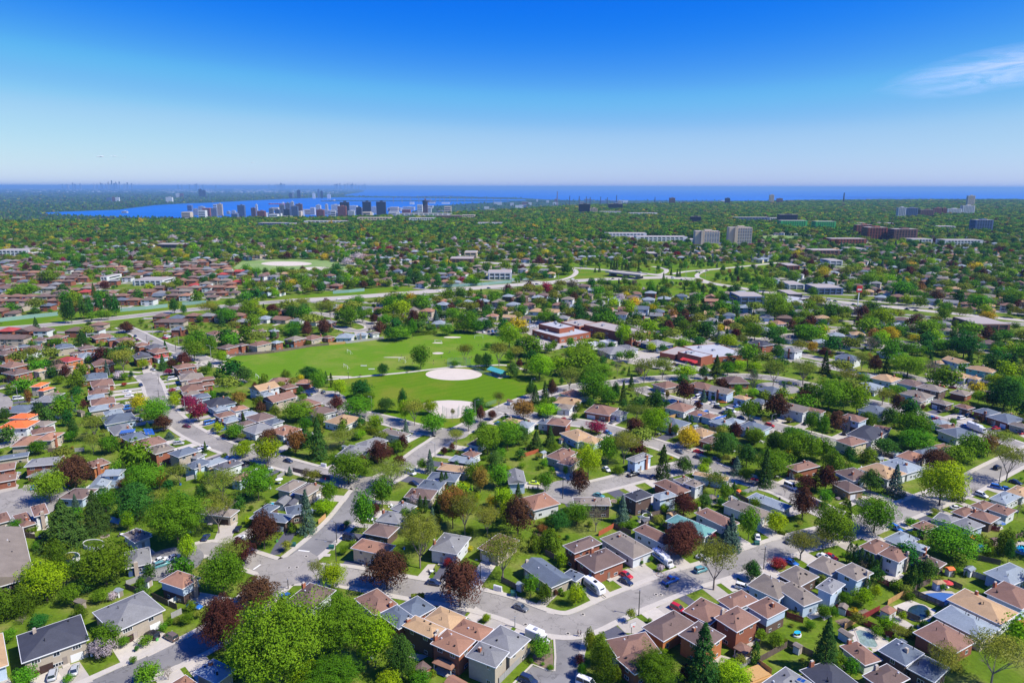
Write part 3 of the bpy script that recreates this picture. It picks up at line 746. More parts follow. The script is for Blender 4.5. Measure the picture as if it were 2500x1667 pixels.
def place_house(cx, cy, rz, L, W, he, roof, wall, style='h', seed=0, extra=(), detail=None, drive=True, two=None, name=None, garage=None, pitch=.40):
    rnd = random.Random(seed)
    d, q, ang = nearest_road(cx, cy)
    if detail is None:
        dd = math.hypot(cx, cy); detail = 2 if dd < 330 else 1
    dirx, diry = q[0] - cx, q[1] - cy
    best, front = -2, None
    for i, rr in enumerate((0, math.pi / 2, math.pi, -math.pi / 2)):
        nx, ny = math.sin(rz + rr), -math.cos(rz + rr)
        s = (nx * dirx + ny * diry) / (math.hypot(dirx, diry) + 1e-6)
        if s > best: best, front = s, i
    if name is None: name = 'bungalow' if he < 4.3 else 'two_storey_house'
    root = empty(name, cx, cy, rz)
    ov = .55
    wl_, ww_ = max(3, L - 2 * ov), max(3, W - 2 * ov)
    g_ = garage if garage is not None else (1 if rnd.random() < .6 else 0)
    section(root, cx, cy, rz, wl_, ww_, he, roof, wall, style, detail, rnd, front, garage=g_, two=two, pitch=pitch)
    for (ex, ey, erz, eL, eW, ehe, est) in extra:
        section(root, ex, ey, erz, max(2.5, eL - 2 * ov), max(2.5, eW - 2 * ov), ehe, roof, wall, est, detail, rnd, None, main=False)
    # driveway
    if drive and d < 32 and best > .6:
        nx, ny = dirx / d, diry / d
        half = (ww_ if front in (0, 2) else wl_) / 2; side = rnd.choice([-1, 1]) * ((wl_ if front in (0, 2) else ww_) / 2 - 2.2)
        sx, sy = -ny * side, nx * side
        a = (cx + nx * (half - .3) + sx, cy + ny * (half - .3) + sy); b = (q[0] - nx * 4.2 + sx, q[1] - ny * 4.2 + sy)
        if (b[0] - a[0]) * nx + (b[1] - a[1]) * ny > 2:
            wdt = rnd.choice([3.0, 5.2, 5.6])
            o = band('driveway', [a, b], wdt, .05 + rnd.random() * .01, ML['drive'] if rnd.random() < .8 else ML['blacktop'])
            mark_line(OCC_ROAD, [a, b], wdt / 2 + .5)
            DRIVES.append((a, b, wdt))
    wn_ = WALLC[wall][0]
    st = 'house' if he >= 4.3 else 'bungalow'
    reg(root, 'house', '%s-roofed %s with %s walls' % (ROOFC[roof][0], st, wn_), 'houses along the streets', cx, cy)
    HOUSES.append(root)
    return root
DRIVES = []
# near houses: three successive eave corners as surveyed, eave height, roof colour, wall colour, [style], and further wings that start with '+'
H = """
A 160 1080 265 1345 965 1120 5.0 n c h G2
A 935 840 1215 1025 1770 805 5.0 g c h G2
A 1640 518 1915 578 2130 470 5.3 o B h T
A 1285 205 1350 365 1615 325 3.2 g n h
A 1245 35 1445 75 1640 40 3.5 u w h
A 40 1050 95 1385 -220 1500 4.0 t B h
A 1700 1620 1900 1720 2136 1600 3.5 o r h
B -60 1450 130 1600 290 1440 4.0 l c h
B 895 710 1135 825 1335 610 4.0 m w h
B 1565 690 1780 860 2025 745 4.0 b c h
B 1825 850 2030 1008 2220 900 5.6 s r h
+B 1960 800 2150 930 2416 780 4.2 h
B 1510 165 1880 228 2015 130 5.0 o y h G
C 205 178 500 225 655 45 4.5 g w h G
I 725 1360 1010 1395 1330 1255 4.0 b c h
C 1155 345 1490 560 1720 480 3.5 s c g
+C 1560 440 1735 478 1870 440 3.3 h
C 1710 270 1940 400 2286 290 4.5 m r h
+C 1590 130 1730 205 2030 110 6.0 h
C -80 970 250 1105 395 995 6.0 t d h
+C 150 905 430 1030 605 880 4.5 h
C 205 1160 525 1270 720 1120 6.0 o r h
+C 440 1020 760 1140 885 1000 4.5 h
C 575 1290 905 1395 1065 1240 6.0 g c h
+C 750 1140 1060 1310 1260 1110 4.8 h
Z 1461 1313 1548 1360 1603 1344 3.6 u w h
Z 1546 1292 1625 1329 1655 1314 3.6 b w h
J 565 1035 1040 1205 1210 1140 3.4 G w h
J 905 940 1300 1110 1470 1060 3.4 b w h
J 1220 848 1690 1005 1850 940 3.4 u w h
J 1530 765 1945 920 2050 860 3.4 l w h
J 95 735 255 805 470 745 6.0 n d h
J 440 740 530 803 720 745 5.4 l B h
J 430 600 735 730 905 690 3.6 b r h
J 665 560 800 610 960 580 3.4 u w h
+J 800 600 940 655 1050 605 5.0 h
J 880 505 1290 560 1355 535 3.8 t B h
J 1990 410 2110 475 2350 400 4.2 b r h
J 110 325 240 350 475 290 5.2 g B h
J 970 110 1110 150 1250 100 3.4 m r h
D 1385 540 1720 690 1900 560 3.6 u B h
+D 1690 560 1985 768 2160 690 4.0 h
D 1380 760 1605 885 1830 785 5.5 b B h T
+D 1050 690 1250 790 1540 700 4.0 h
D 1035 880 1285 1020 1545 900 6.0 b r h
+D 705 810 1000 940 1210 800 4.0 h
D 635 1055 950 1190 1210 1070 5.6 m o h
+D 290 980 520 1125 860 940 4.0 h
D -96 1110 75 1330 515 1250 4.0 b r h
+D 75 1315 220 1500 470 1320 4.2 h
D 1500 1560 1800 1700 2110 1560 4.0 g c h
E -220 1420 150 1690 490 1600 4.0 n c h
D 1700 430 1945 550 2150 450 4.0 u d h
E 165 385 400 490 590 412 5.3 u B h
+E -140 330 120 425 310 330 4.0 h
E -60 560 125 612 315 530 5.3 g B h
E 600 210 830 290 1005 210 5.3 b w h
+E 410 135 600 215 790 130 4.5 h
E 865 115 1100 190 1170 140 5.0 l w h
+E 645 50 870 120 1095 60 4.2 h
E 1020 260 1260 355 1345 310 3.0 m d h
E 1720 405 2010 540 2290 430 3.8 l B h
E 1700 610 2110 770 2360 660 4.0 b B h
E 1300 680 1890 930 2136 830 4.0 t w h
E 1175 850 1710 1100 1930 995 3.8 l y h
E 955 1025 1390 1240 1690 1130 3.8 b r h
E 610 1215 910 1370 1120 1250 4.5 s d h
+E 900 1400 1200 1530 1400 1400 3.5 h
E 255 1180 490 1390 640 1310 3.0 b w h
E 460 1480 700 1640 960 1510 4.0 m d h
K 155 105 370 165 600 125 5.0 b y h
P 320 1310 620 1390 815 1270 4.0 n w h
K 910 290 1130 370 1240 290 3.6 o w h
K 705 365 1030 487 1230 425 3.8 l w h
K 450 430 800 560 1030 490 3.8 t w h
K 275 480 400 600 530 510 3.8 m B h
K 170 600 350 718 500 670 3.6 m t h
K 1100 235 1200 275 1380 200 3.6 s w h
K 1285 180 1360 205 1530 170 3.6 b c h
P 1370 1260 1590 1350 1840 1310 4.0 s w h
K 1940 770 2150 830 2350 750 3.6 l w h
K 1910 890 2160 960 2310 910 3.8 b w h
+K 1735 850 1900 910 2060 850 3.6 h
K 1700 965 1970 1050 2110 990 3.8 b d h
+K 1515 925 1680 985 1850 920 3.6 h
K 1530 1050 1750 1145 1910 1080 5.0 g B h
+K 1280 1000 1540 1060 1680 1010 3.6 h
K 1065 1085 1230 1155 1370 1090 3.6 b d h
K 2140 690 2352 750 2500 680 3.6 t w h
I 1690 30 1940 115 2185 80 3.6 t B h
+I 1975 120 2130 170 2220 100 3.4 h
I 1565 300 1745 355 1940 250 3.6 b c h
+I 1720 370 1860 420 1960 330 3.4 h
I 1290 790 1425 935 1705 835 4.0 o w h
I 1115 470 1150 612 1350 608 4.5 g B g
I 425 350 730 388 840 335 3.5 l d h
I 305 455 640 490 725 420 3.6 t c h
I 175 570 520 580 620 500 3.8 s w h
+I 60 660 330 668 460 590 3.6 h
I -60 770 250 800 335 690 3.6 m c h
I 1885 768 1895 857 2320 860 5.0 u d h
I 565 280 730 290 870 260 3.4 b w h
I 700 160 800 200 880 120 3.4 b w h
H 1000 720 1190 750 1390 640 4.2 u c h
+H 820 680 980 712 1180 600 4.0 h
H 540 1010 940 1075 1020 985 4.0 s d h
+H 535 955 700 960 900 870 4.0 h
+H 900 880 990 970 1185 960 3.8 h
H 80 425 200 470 450 380 4.0 k w h
H -60 390 50 420 280 350 4.0 l c h
H 1560 290 1800 350 1890 210 4.0 g w h
+H 1720 160 1860 200 2130 120 3.6 h
H 1980 25 2280 75 2400 40 4.0 u w h
H 360 560 400 610 540 500 4.0 b B h
H -100 960 300 1000 410 920 3.6 u c h
H 2130 900 2300 950 2450 870 3.6 g w h
H 1975 1040 2250 1080 2350 960 3.6 g w h
H 1820 1185 2110 1235 2250 1110 3.6 m d h
G 305 425 720 395 770 310 6.0 g r h
+G 265 555 480 545 740 450 3.2 h
G -100 495 190 450 180 380 6.0 b r h
+G -100 620 215 575 180 500 3.2 h
G -60 370 310 300 365 250 3.6 s c h
G 410 130 600 130 745 35 4.5 o c h
+G 170 190 400 190 480 80 3.6 h
G 1130 545 1300 480 1505 440 5.5 l B g
+G 985 690 1210 655 1370 500 3.2 g
G 960 390 1080 440 1290 380 6.0 b o h
G 1375 1210 1590 1255 1780 1190 3.6 u w h
G 705 785 960 810 1110 690 3.4 m B h
G 360 885 400 1005 570 960 5.5 b w h
G 155 985 290 1115 420 1085 3.2 b c h
G -60 980 0 1080 120 1050 3.6 b c h
G 1920 270 2060 315 2310 240 6.0 s c h
G 1650 225 1800 275 2050 215 6.0 u r h
G 1500 150 1640 210 1960 140 6.0 b r h
G 1375 80 1490 140 1740 80 6.0 s r h
G 2105 415 2240 455 2450 370 4.5 s B h
G 2180 320 2260 330 2380 280 4.0 g w h
L 1240 1150 1320 1250 1560 1200 6.0 g r h
L 365 860 600 865 735 800 5.0 g c h
L -10 1165 320 1168 440 1080 4.2 R w h
+L 105 1050 330 1060 465 1000 4.0 h
L 520 790 680 795 740 760 5.2 u c h
L 385 740 500 725 680 690 5.4 R c h
+L 350 690 470 690 580 640 5.6 h
"""
cur = None; batch = []
for ln in H.strip().split('\n'):
    p = ln.split()
    plus = p[0].startswith('+'); c = p[0].lstrip('+')
    A, B_, C_ = (float(p[1]), float(p[2])), (float(p[3]), float(p[4])), (float(p[5]), float(p[6])); he = float(p[7])
    cx, cy, rz, L, W = rect_from(c, A, B_, C_, he)
    if plus: batch[-1][-1].append((cx, cy, rz, L, W, he, p[8]))
    else: batch.append([cx, cy, rz, L, W, he, p[8], p[9], p[10], p[11] if len(p) > 11 else '', []])
for i, (cx, cy, rz, L, W, he, rc, wc, st, fl, ex) in enumerate(batch):
    L = min(L, 30); W = min(W, 30)
    place_house(cx, cy, rz, L, W, he, rc, wc, st, i, ex, two={'T': 'd'}.get(fl), garage=2 if fl == 'G2' else 1 if fl == 'G' else None)
print('near houses', len(batch))
# the long grey terrace at the left edge
p1, p2 = at(*cp('A', 262, 20), 5.2), at(*cp('A', 350, 395), 5.2)
ang = math.atan2(p2[1] - p1[1], p2[0] - p1[0]); ux, uy = math.cos(ang), math.sin(ang)
mx_, my_ = (p1[0] + p2[0]) / 2 - uy * -7.5 * -1, (p1[1] + p2[1]) / 2
nx_, ny_ = uy, -ux
if nx_ > 0: nx_, ny_ = -nx_, -ny_
place_house(p1[0] + ux * 13 + nx_ * 8.3, p1[1] + uy * 13 + ny_ * 8.3, ang, 38, 16.5, 5.2, 'u', 'd', 'g', 991, drive=False, name='terrace_row', garage=0, pitch=.36)
# mid-distance houses: roof centre, along-street width and depth found from the nearest street
MID = """
L 160 440 b r 2;205 520 m r 2;465 500 t c 2;700 460 b c 2;960 460 b r 2;1190 420 b r 2g;800 375 r o 2;1010 330 l c 1;740 225 s c 2;390 250 m w 2;80 300 m r 2;70 240 m r 2;280 220 s r 2;1000 240 m r 2;880 300 m r 1;240 945 s r 1;500 1110 u w 1;500 1190 b B 1;1080 575 s r 1;1250 585 g w 1;1180 645 b r 1;1170 695 m r 1;1140 745 b c 1;1110 800 l c 1;1190 855 b B 1;1150 930 l c 1;1340 915 u c 1;1310 980 l w 1;1370 1050 s B 1;1640 335 k r 2g;1820 275 b r 2;1850 340 r B 1;1780 225 k r 2;1640 205 b r 2;1440 150 b r 2;1290 140 s r 2;1180 110 b r 1;2070 310 g B 1;2130 450 b r 2;2150 520 m r 1;2200 570 u c 1;2240 620 b r 1;2210 700 b r 1;2200 760 u B 1;2320 790 s B 1
M 30 590 b r 1;20 655 b r 1;70 760 s B 1;170 860 n B 1;180 930 l B 1;400 930 o w 1;240 1000 b w 1;500 990 l w 1;300 1060 l c 1;650 1030 m c 1;480 1100 m c 1;800 1080 s w 1;620 1160 g w 1;920 1180 o w 1;1050 1240 o w 1;850 620 b r 1;970 680 b r 1;1150 625 o r 1;690 690 t w 2g;700 770 l B 1;860 810 b c 2g;940 870 b c 1;1170 870 b r 1;1330 960 m w 1;1600 1060 t w 1;270 225 m r 2;430 200 m r 2;640 190 b c 2;830 170 l r 2;1040 130 u r 2;1240 120 b c 1;1420 110 b r 1;1620 100 l w 1;1810 80 l w 1;1950 60 u w 1;370 60 t c 2;130 70 b c 2;530 40 m d 2;650 40 m d 2;800 40 l d 2
N 1900 850 o w 1;1820 935 t w 1;1790 1000 u w 1;2210 1035 b r 1;1720 1175 b r 2;1560 1170 s w 1;1330 1200 l w 1;1190 1160 t w 1;2330 1080 s w 1
O 610 745 b c 1;1010 760 b r 1;1390 690 m r 1;1230 810 u B 2g;1470 890 t B 1;1680 930 s c 1;1820 810 s c 1;2040 800 t w 2g;2090 1010 u w 2g;760 1000 b w 1;960 1070 b w 1;1100 1100 b B 1;1240 1170 l w 1;1380 1160 l w 1;1600 1230 s B 1;1760 1260 g B 1;680 1180 s w 1;780 1220 l w 1;2320 1040 b w 2g;60 1070 g w 1;1010 1290 t w 1
P 40 1050 b w 2g;400 1120 b B 2;720 1240 b c 1;770 665 t w 1;560 630 g w 1;1060 720 m B 1;1300 775 u d 2;1640 830 u r 1;1600 630 t w 1;1790 660 t w 1;1870 560 t G 2;1570 465 t B 2g;1390 480 t w 1;1130 850 u w 1;1150 910 u c 1;1410 940 u d 1;1670 990 b d 1;1930 1045 s r 1;2160 1120 s r 1;2310 1200 u c 1;650 1030 s w 1;470 770 l w 1;1480 1220 b c 1;1400 1170 l w 1;230 400 s w 2;400 460 b w 1;810 370 s w 1
N 150 -10 g w 1;350 40 l w 1;450 60 g B 1
O 1240 160 g w 1;1090 130 g w 1;1740 260 n r 2;1630 270 s r 1;2000 200 u w 1;2110 320 g w 2;1880 30 o w 1;1730 110 l w 1
"""
mid = []
for ln in MID.strip().split('\n'):
    c, rest = ln[0], ln[2:]
    for e in rest.split(';'):
        a = e.split(); fl = a[4]
        he = 5.4 if fl[0] == '2' else 3.5
        x, y = at(*cp(c, float(a[0]), float(a[1])), he)
        mid.append((x, y, he, a[2], a[3], 'g' if 'g' in fl else 'h'))
k = 0
for x, y, he, rc, wc, st in mid:
    rnd = random.Random(500 + k); k += 1
    d, q, ang = nearest_road(x, y)
    if d < 9: 
        nx, ny = (x - q[0]) / max(d, .1), (y - q[1]) / max(d, .1); x, y = q[0] + nx * 12, q[1] + ny * 12
    if hit(OCC_HOUSE, x, y): continue
    ww = rnd.uniform(11, 14.5); dp = rnd.uniform(11, 14) if he < 4.2 else rnd.uniform(9.5, 11.5)
    # shrink until it stands clear of its neighbours
    for tr in range(5):
        pp = rect_pts(x, y, ang, ww, dp) + rect_pts(x, y, ang, ww, 0) + rect_pts(x, y, ang, 0, dp)
        if not any(hit(OCC_HOUSE, *p) for p in pp): break
        ww *= .88; dp *= .9
    place_house(x, y, ang, ww, dp, he, rc, wc, st, 700 + k)
print('mid houses', len(HOUSES))
# ------------------------------------------------------------------ large buildings
def corners(c, A, B, C, z):
    return rect_from(c, A, B, C, z)
def flat_block(name, look, c, A, B, C, z, wm, rm, windows=None, units=0, parapet=True, root=None, seed=1, kind='building', storeys=1, group=None, lbl=None):
    cx, cy, rz, L, W = rect_from(c, A, B, C, z)
    rnd = random.Random(seed)
    new = root is None
    if new: root = empty(name, cx, cy, rz)
    base = Matrix.Translation((cx, cy, 0)) @ Matrix.Rotation(rz, 4, 'Z')
    b = MB(); b.box(-L / 2, -W / 2, -.2, L / 2, W / 2, z - .35)
    link('wall', b.mesh('wall', wm), root, rel(root, base))
    b = MB(); b.box(-L / 2 + .3, -W / 2 + .3, z - .345, L / 2 - .3, W / 2 - .3, z - .25)
    link('roof', b.mesh('roof', rm), root, rel(root, base))
    b = MB()
    t = .3
    b.box(-L / 2 - .04, -W / 2 - .04, z - .35, L / 2 + .04, -W / 2 + t, z); b.box(-L / 2 - .04, W / 2 - t, z - .35, L / 2 + .04, W / 2 + .04, z)
    b.box(-L / 2 - .04, -W / 2 + t, z - .35, -L / 2 + t, W / 2 - t, z); b.box(L / 2 - t, -W / 2 + t, z - .35, L / 2 + .04, W / 2 - t, z)
    link('parapet', b.mesh('parapet', wm if parapet else ML['trim']), root, rel(root, base))
    if windows:
        n1, n2 = windows
        for side, (x, y, rr, ln, n) in enumerate([(0, -W / 2, 0, L, n1), (L / 2, 0, math.pi / 2, W, n2), (-L / 2, 0, -math.pi / 2, W, n2)]):
            for k in range(n):
                u = -ln / 2 + (k + .5) * ln / n
                for s in range(storeys):
                    zb = 1.1 + s * 3.2
                    m = base @ T(x + u * math.cos(rr), y + u * math.sin(rr), zb, rr, min(2.6, ln / n * .6), 1, 1.4)
                    w = link('window', window_mesh(2), root, rel(root, m)); link('pane', pane_mesh(), w, Matrix.Identity(4))
    for k in range(units):
        u = link('rooftop_unit', ubox(ML['steel']), root, rel(root, base @ T(rnd.uniform(-.35, .35) * L, rnd.uniform(-.3, .3) * W, z - .25, 0, rnd.uniform(1.6, 3), rnd.uniform(1.5, 2.2), rnd.uniform(1.1, 1.7))))
    mark_poly(OCC_HOUSE, rect_pts(cx, cy, rz, L + 6, W + 6))
    if new:
        if lbl: fixed(root, lbl, kind, group)
        else: reg(root, kind, look, group or 'larger buildings among the trees', cx, cy)
    return root
sch = flat_block('school_building', '', 'S', (172, 922), (443, 985), (742, 942), 4.8, ML['brickb'], ML['roofwhite'], (5, 4), 4, lbl='red brick school with stepped flat white roofs beyond the ball diamonds')
flat_block('', '', 'S', (235, 866), (440, 908), (590, 888), 8.5, ML['brickb'], ML['roofwhite'], None, 3, root=sch, seed=2)
flat_block('', '', 'S', (482, 850), (620, 895), (780, 858), 6.5, ML['brickb'], ML['gravel'], None, 2, root=sch, seed=3)
flat_block('', '', 'S', (680, 872), (1105, 972), (1257, 935), 8.0, ML['brickb'], ML['gravel'], (9, 3), 2, root=sch, seed=4, storeys=2)
flat_block('', '', 'O', (0, 130), (260, 260), (400, 235), 3.6, ML['brickb'], ML['roofwhite'], (4, 2), 0, root=sch, seed=5)
pad('school_yard', ccw([at(*q) for q in [(1270,800),(1300,775),(1330,790),(1330,805),(1450,840),(1560,815),(1590,835),(1500,850),(1400,845),(1350,855),(1290,850),(1270,835),(1310,830)]]), .02, ML['drive'])
pad('school_car_park', ccw([at(*q) for q in [(1155,812),(1190,800),(1300,790),(1320,797),(1300,812),(1215,820)]]), .022, ML['asphalt'])
pad('plaza_yard', ccw([at(*q) for q in [(1560,855),(1610,848),(1640,865),(1720,890),(1740,905),(1640,905),(1500,880),(1480,862)]]), .02, ML['drive'])
for q in ([(1270,800),(1330,790),(1450,840),(1560,815),(1590,835),(1500,850),(1400,845),(1350,855),(1290,850)], [(1155,812),(1300,790),(1320,797),(1215,820)], [(1560,855),(1640,865),(1740,905),(1640,905),(1480,862)]):
    mark_poly(OCC_OPEN, [at(*p) for p in q])
for k, (A, B_, C_) in enumerate([((560, 1060), (622, 1088), (692, 1072)), ((685, 1042), (745, 1066), (830, 1046)), ((820, 1020), (882, 1045), (958, 1028))]):
    flat_block('portable_classroom', '', 'S', A, B_, C_, 3.4, WALL['w'], ML['roofwhite'], (2, 1), 0, parapet=False, seed=20 + k, kind='classroom', group='portable classrooms behind the school',
               lbl='white flat-roofed portable classroom %s the three below the school' % ['leftmost of', 'middle one of', 'rightmost of'][k])
pl = flat_block('commercial_block', '', 'O', (715, 365), (1000, 425), (1150, 400), 6.2, ML['brickb'], ML['roofwhite'], None, 2, lbl='red brick shop block with a zigzag red awning and pale flat roof')
flat_block('', '', 'O', (527, 372), (700, 402), (890, 330), 4.0, ML['brickb'], ML['gravel'], None, 0, root=pl, seed=7)
flat_block('', '', 'O', (890, 310), (1100, 450), (1430, 385), 4.2, ML['brickb'], ML['roofwhite'], (4, 1), 3, root=pl, seed=8)
x0, y0 = at(*cp('O', 790, 440), 3.8); x1, y1 = at(*cp('O', 960, 480), 3.8)
ang = math.atan2(y1 - y0, x1 - x0); L_ = math.hypot(x1 - x0, y1 - y0)
b = MB()
for k, (u0, u1, w) in enumerate([(0, .15, 3.2), (.15, .82, 2.0), (.82, 1, 3.2)]):
    a0, a1 = (u0 - .5) * L_, (u1 - .5) * L_
    i = len(b.v); b.v += [(a0, 0, .9), (a1, 0, .9), (a1, -w, -.1), (a0, -w, -.1), (a0, 0, -.5), (a1, 0, -.5), (a1, -w, -.5), (a0, -w, -.5)]
    b.f += [tuple(i + q for q in a) for a in ((0, 3, 2, 1), (3, 7, 6, 2), (4, 5, 6, 7), (0, 4, 7, 3), (1, 2, 6, 5))]; b.m += [0] * 5
link('awning', b.mesh('awning', ML['redawn']), pl, rel(pl, T((x0 + x1) / 2, (y0 + y1) / 2, 3.6, ang)))
# hip-roofed low civic buildings beside the school
for k, (c, A, B_, C_, lb) in enumerate([('S', (1182, 1035), (1330, 1078), (1487, 1050), 'grey hip-roofed community building with a white-edged porch above the shop block'),
                                        ('S', (800, 1095), (900, 1150), (1110, 1120), 'grey hip-roofed hall to the right of the white portable classrooms'),
                                        ('S', (960, 1062), (1080, 1100), (1185, 1095), 'smaller grey hip-roofed hall behind the portable classrooms')]):
    cx, cy, rz, L, W = rect_from(c, A, B_, C_, 3.6)
    o = place_house(cx, cy, rz, min(L, 34), min(W, 22), 3.6, 'g', 'n' if k == 0 else 'w', 'h', 40 + k, drive=False, name='community_building', pitch=.3, garage=0)
    HOUSES.remove(o); REG[:] = [r for r in REG if r[0] is not o]; fixed(o, lb, 'building')
# park pavilion with turquoise roof
cx, cy, rz, L, W = rect_from('N', (915, 572), (1045, 625), (1115, 600), 3.0)
pv = empty('park_pavilion', cx, cy, rz)
v, f, h = roof_geo(L, W, 3.0, .42, 'g', .3)
link('roof', mesh('roof', v, f, ML['turq']), pv)
b = MB(); b.box(0, -W * .4, 0, L * .42, W * .4, 2.8); link('washroom_block', b.mesh('washroom', WALL['y']), pv)
for sx in (-.42, -.12):
    for sy in (-.4, .4): link('post', ubox(ML['wood']), pv, T(sx * L, sy * W, 0, 0, .25, .25, 2.8))
link('slab', ubox(ML['concrete']), pv, T(0, 0, 0, 0, L + 2, W + 1, .12))
fixed(pv, 'park pavilion with a turquoise metal roof beside the upper ball diamond', 'pavilion')
mark_poly(OCC_HOUSE, rect_pts(cx, cy, rz, L + 4, W + 4))
# highway overpass
x0, y0 = at(*cp('S', 905, 392), 5.5); x1, y1 = at(*cp('S', 1135, 415), 5.5)
ang = math.atan2(y1 - y0, x1 - x0); L_ = math.hypot(x1 - x0, y1 - y0)
br = empty('highway_overpass', (x0 + x1) / 2, (y0 + y1) / 2, ang)
link('deck', ubox(ML['concrete']), br, T(0, 8, 4.6, 0, L_ + 16, 17, 1.0))
link('girder', ubox(ML['pole']), br, T(0, 8, 3.4, 0, L_, 14, 1.2))
for s in (-1, 1):
    link('guard_rail', ubox(ML['concrete']), br, T(0, 8 + s * 8.2, 5.6, 0, L_ + 16, .3, .9))
    link('abutment', ubox(ML['asphalt2']), br, T(s * (L_ / 2 + 1), 8, 0, 0, 2.4, 15, 4.6))
link('pier', ubox(ML['concrete']), br, T(0, 8, 0, 0, 1, 14, 3.4))
fixed(br, 'pale concrete road bridge with dark girders over the highway', 'bridge')
# slabs, towers and long sheds
def tower(look, c, xl, xr, yb, yt, wm, name='apartment_tower', dist=None, z0=0.0, bands=True, rz=0.0, dep=None, pent=True, fl=None, lbl=None, cat='tower', group='tower blocks'):
    """xl..xr width and yb..yt height as surveyed; its foot stands on the plateau (z0=0) or in the lower town"""
    pxl, pyb = cp(c, xl, yb); pxr, pyt = cp(c, xr, yt)
    if name in ('apartment_tower', 'slab_block', 'netted_building'): pyb += 6
    elif z0 == 0: pyb += 2
    if dist is None: X, Y = at((pxl + pxr) / 2, pyb, z0)
    else:
        Y = dist; X = ((pxl + pxr) / 2 - IW / 2) / FPX * depth_of(0, Y, z0 + 20)
    D = depth_of(X, Y, z0 + 20); s = D / FPX
    w = (pxr - pxl) * s
    yy = (pyt - IH / 2) / FPX; H_ = CAM_H + Y * (-SP - yy * CP) / (CP - yy * SP) - z0
    H_ = max(H_, 4)
    if name == 'long_building': H_ = min(H_, 10 if Y < 2200 else 13)
    dep = dep or max(w * .4, 14)
    root = empty(name, X, Y, rz, z0)
    b = MB(); b.box(-w / 2, -dep / 2, -1, w / 2, dep / 2, H_)
    link('wall', b.mesh('wall', wm), root)
    if pent: link('penthouse', ubox(wm), root, T(w * .05, 0, H_, 0, w * .3, dep * .5, max(3, H_ * .07)))
    link('roof_slab', ubox(ML['gravel']), root, T(0, 0, H_, 0, w - 1, dep - 1, .4))
    if bands:
        n = fl or max(2, int(H_ / 3.1)); k = 0
        n = min(n, 24)
        cols = max(2, min(10, int(w / 7)))
        for i in range(n):
            zz = (i + .28) * H_ / n
            link('window_band', ubox(ML['glass']), root, T(w * .0, -dep / 2, zz, 0, w * .86, .5, H_ / n * .45))
        for j in range(cols + 1):
            link('pier', ubox(wm), root, T(-w * .43 + j * w * .86 / cols, -dep / 2 - .2, 0, 0, w * .02 + .5, .7, H_ - .5))
        for sd_ in (-1, 1):
            for i in range(0, n):
                link('window_band', ubox(ML['glass']), root, T(sd_ * w / 2, 0, (i + .28) * H_ / n, 0, .4, dep * .7, H_ / n * .4))
    mark_poly(OCC_HOUSE, rect_pts(X, Y, rz, w + 14, dep + 14))
    if z0 == 0:
        fr = min(Y * 11 / 115 * .62, 260) * (1 if H_ < 22 else .55)
        if Y < 3300: mark_poly(OCC_HOUSE, [(X - w / 2 - 4, Y), (X + w / 2 + 4, Y), (X + w / 2 + 4, Y - fr - dep / 2), (X - w / 2 - 4, Y - fr - dep / 2)])
        else:
            for i in range(int((w + 20) / 12) + 1):
                for j in range(int((fr + dep) / 12) + 1): CLEAR.add((int((X - w / 2 - 10 + i * 12) / 12), int((Y + dep / 2 - j * 12) / 12)))
    if lbl: fixed(root, lbl, cat, group)
    else: reg(root, cat, look, group, X, Y)
    return root, w, H_, dep
TW = {k: mat('tower_' + k, c, .8, .05, .05) for k, c in {'beige': (.60, .49, .36), 'dark': (.03, .035, .06), 'grey': (.22, .24, .29), 'white': (.58, .60, .62), 'brick': (.26, .085, .055), 'brown': (.18, .10, .08), 'bluegrey': (.10, .15, .27), 'green': (.07, .42, .12), 'pale': (.48, .50, .54)}.items()}
# the two beige slabs with balconies
for k, (a, b1) in enumerate([((1672, 1890, 128, 12), 'left'), ((1980, 2183, 118, -22), 'right')]):
    xl, xr, yb, yt = a
    r, w, hh, dp = tower('', 'S', xl, xr, yb, yt, TW['beige'], bands=False, rz=R(-6), dep=26, lbl='beige balcony apartment slab, the %s-hand one of the pair above the highway' % b1, group='pair of beige apartment slabs')
    nf = 11
    for i in range(nf):
        zz = 2.5 + i * (hh - 3) / nf
        link('window_band', ubox(ML['glass']), r, T(w * .17, -dp / 2, zz + .9, 0, w * .62, .4, 1.3))
        link('balcony', ubox(TW['white']), r, T(w * .17, -dp / 2 - .9, zz - .2, 0, w * .64, 1.6, 1.1))
    for j in range(7): link('pier', ubox(TW['beige']), r, T(-w * .14 + j * w * .103, -dp / 2 - .8, 0, 0, .9, 1.9, hh - .5))
    link('stair_tower', ubox(TW['beige']), r, T(-w * .22, -dp / 2 - 2, 0, 0, w * .10, 5, hh + 2))
# plateau buildings to the right
tower('dark brown slab block', 'X', 90, 255, 440, 385, TW['dark'], 'slab_block', fl=8)
tower('long bright green netted building', 'X', 97, 340, 485, 440, TW['green'], 'netted_building', fl=4, pent=False, dep=30)
tower('shorter bright green netted building', 'X', 415, 598, 495, 447, TW['green'], 'netted_building', fl=4, pent=False, dep=30)
tower('red brick apartment block, taller rear wing', 'X', 792, 935, 560, 478, TW['brick'], fl=8)
tower('red brick apartment block with balconies', 'X', 880, 1057, 600, 500, TW['brick'], fl=9, dep=30)
tower('dark red apartment slab with balconies', 'X', 1120, 1333, 610, 515, TW['brown'], fl=8, dep=28)
tower('white and blue apartment tower', 'X', 1180, 1250, 400, 318, TW['white'], fl=14)
tower('blue-grey wide apartment slab', 'X', 1250, 1358, 390, 322, TW['bluegrey'], fl=12)
tower('dark wide low block', 'X', 1383, 1508, 388, 338, TW['brown'], fl=8)
tower('red brick block', 'X', 1515, 1580, 370, 322, TW['brick'], fl=7)
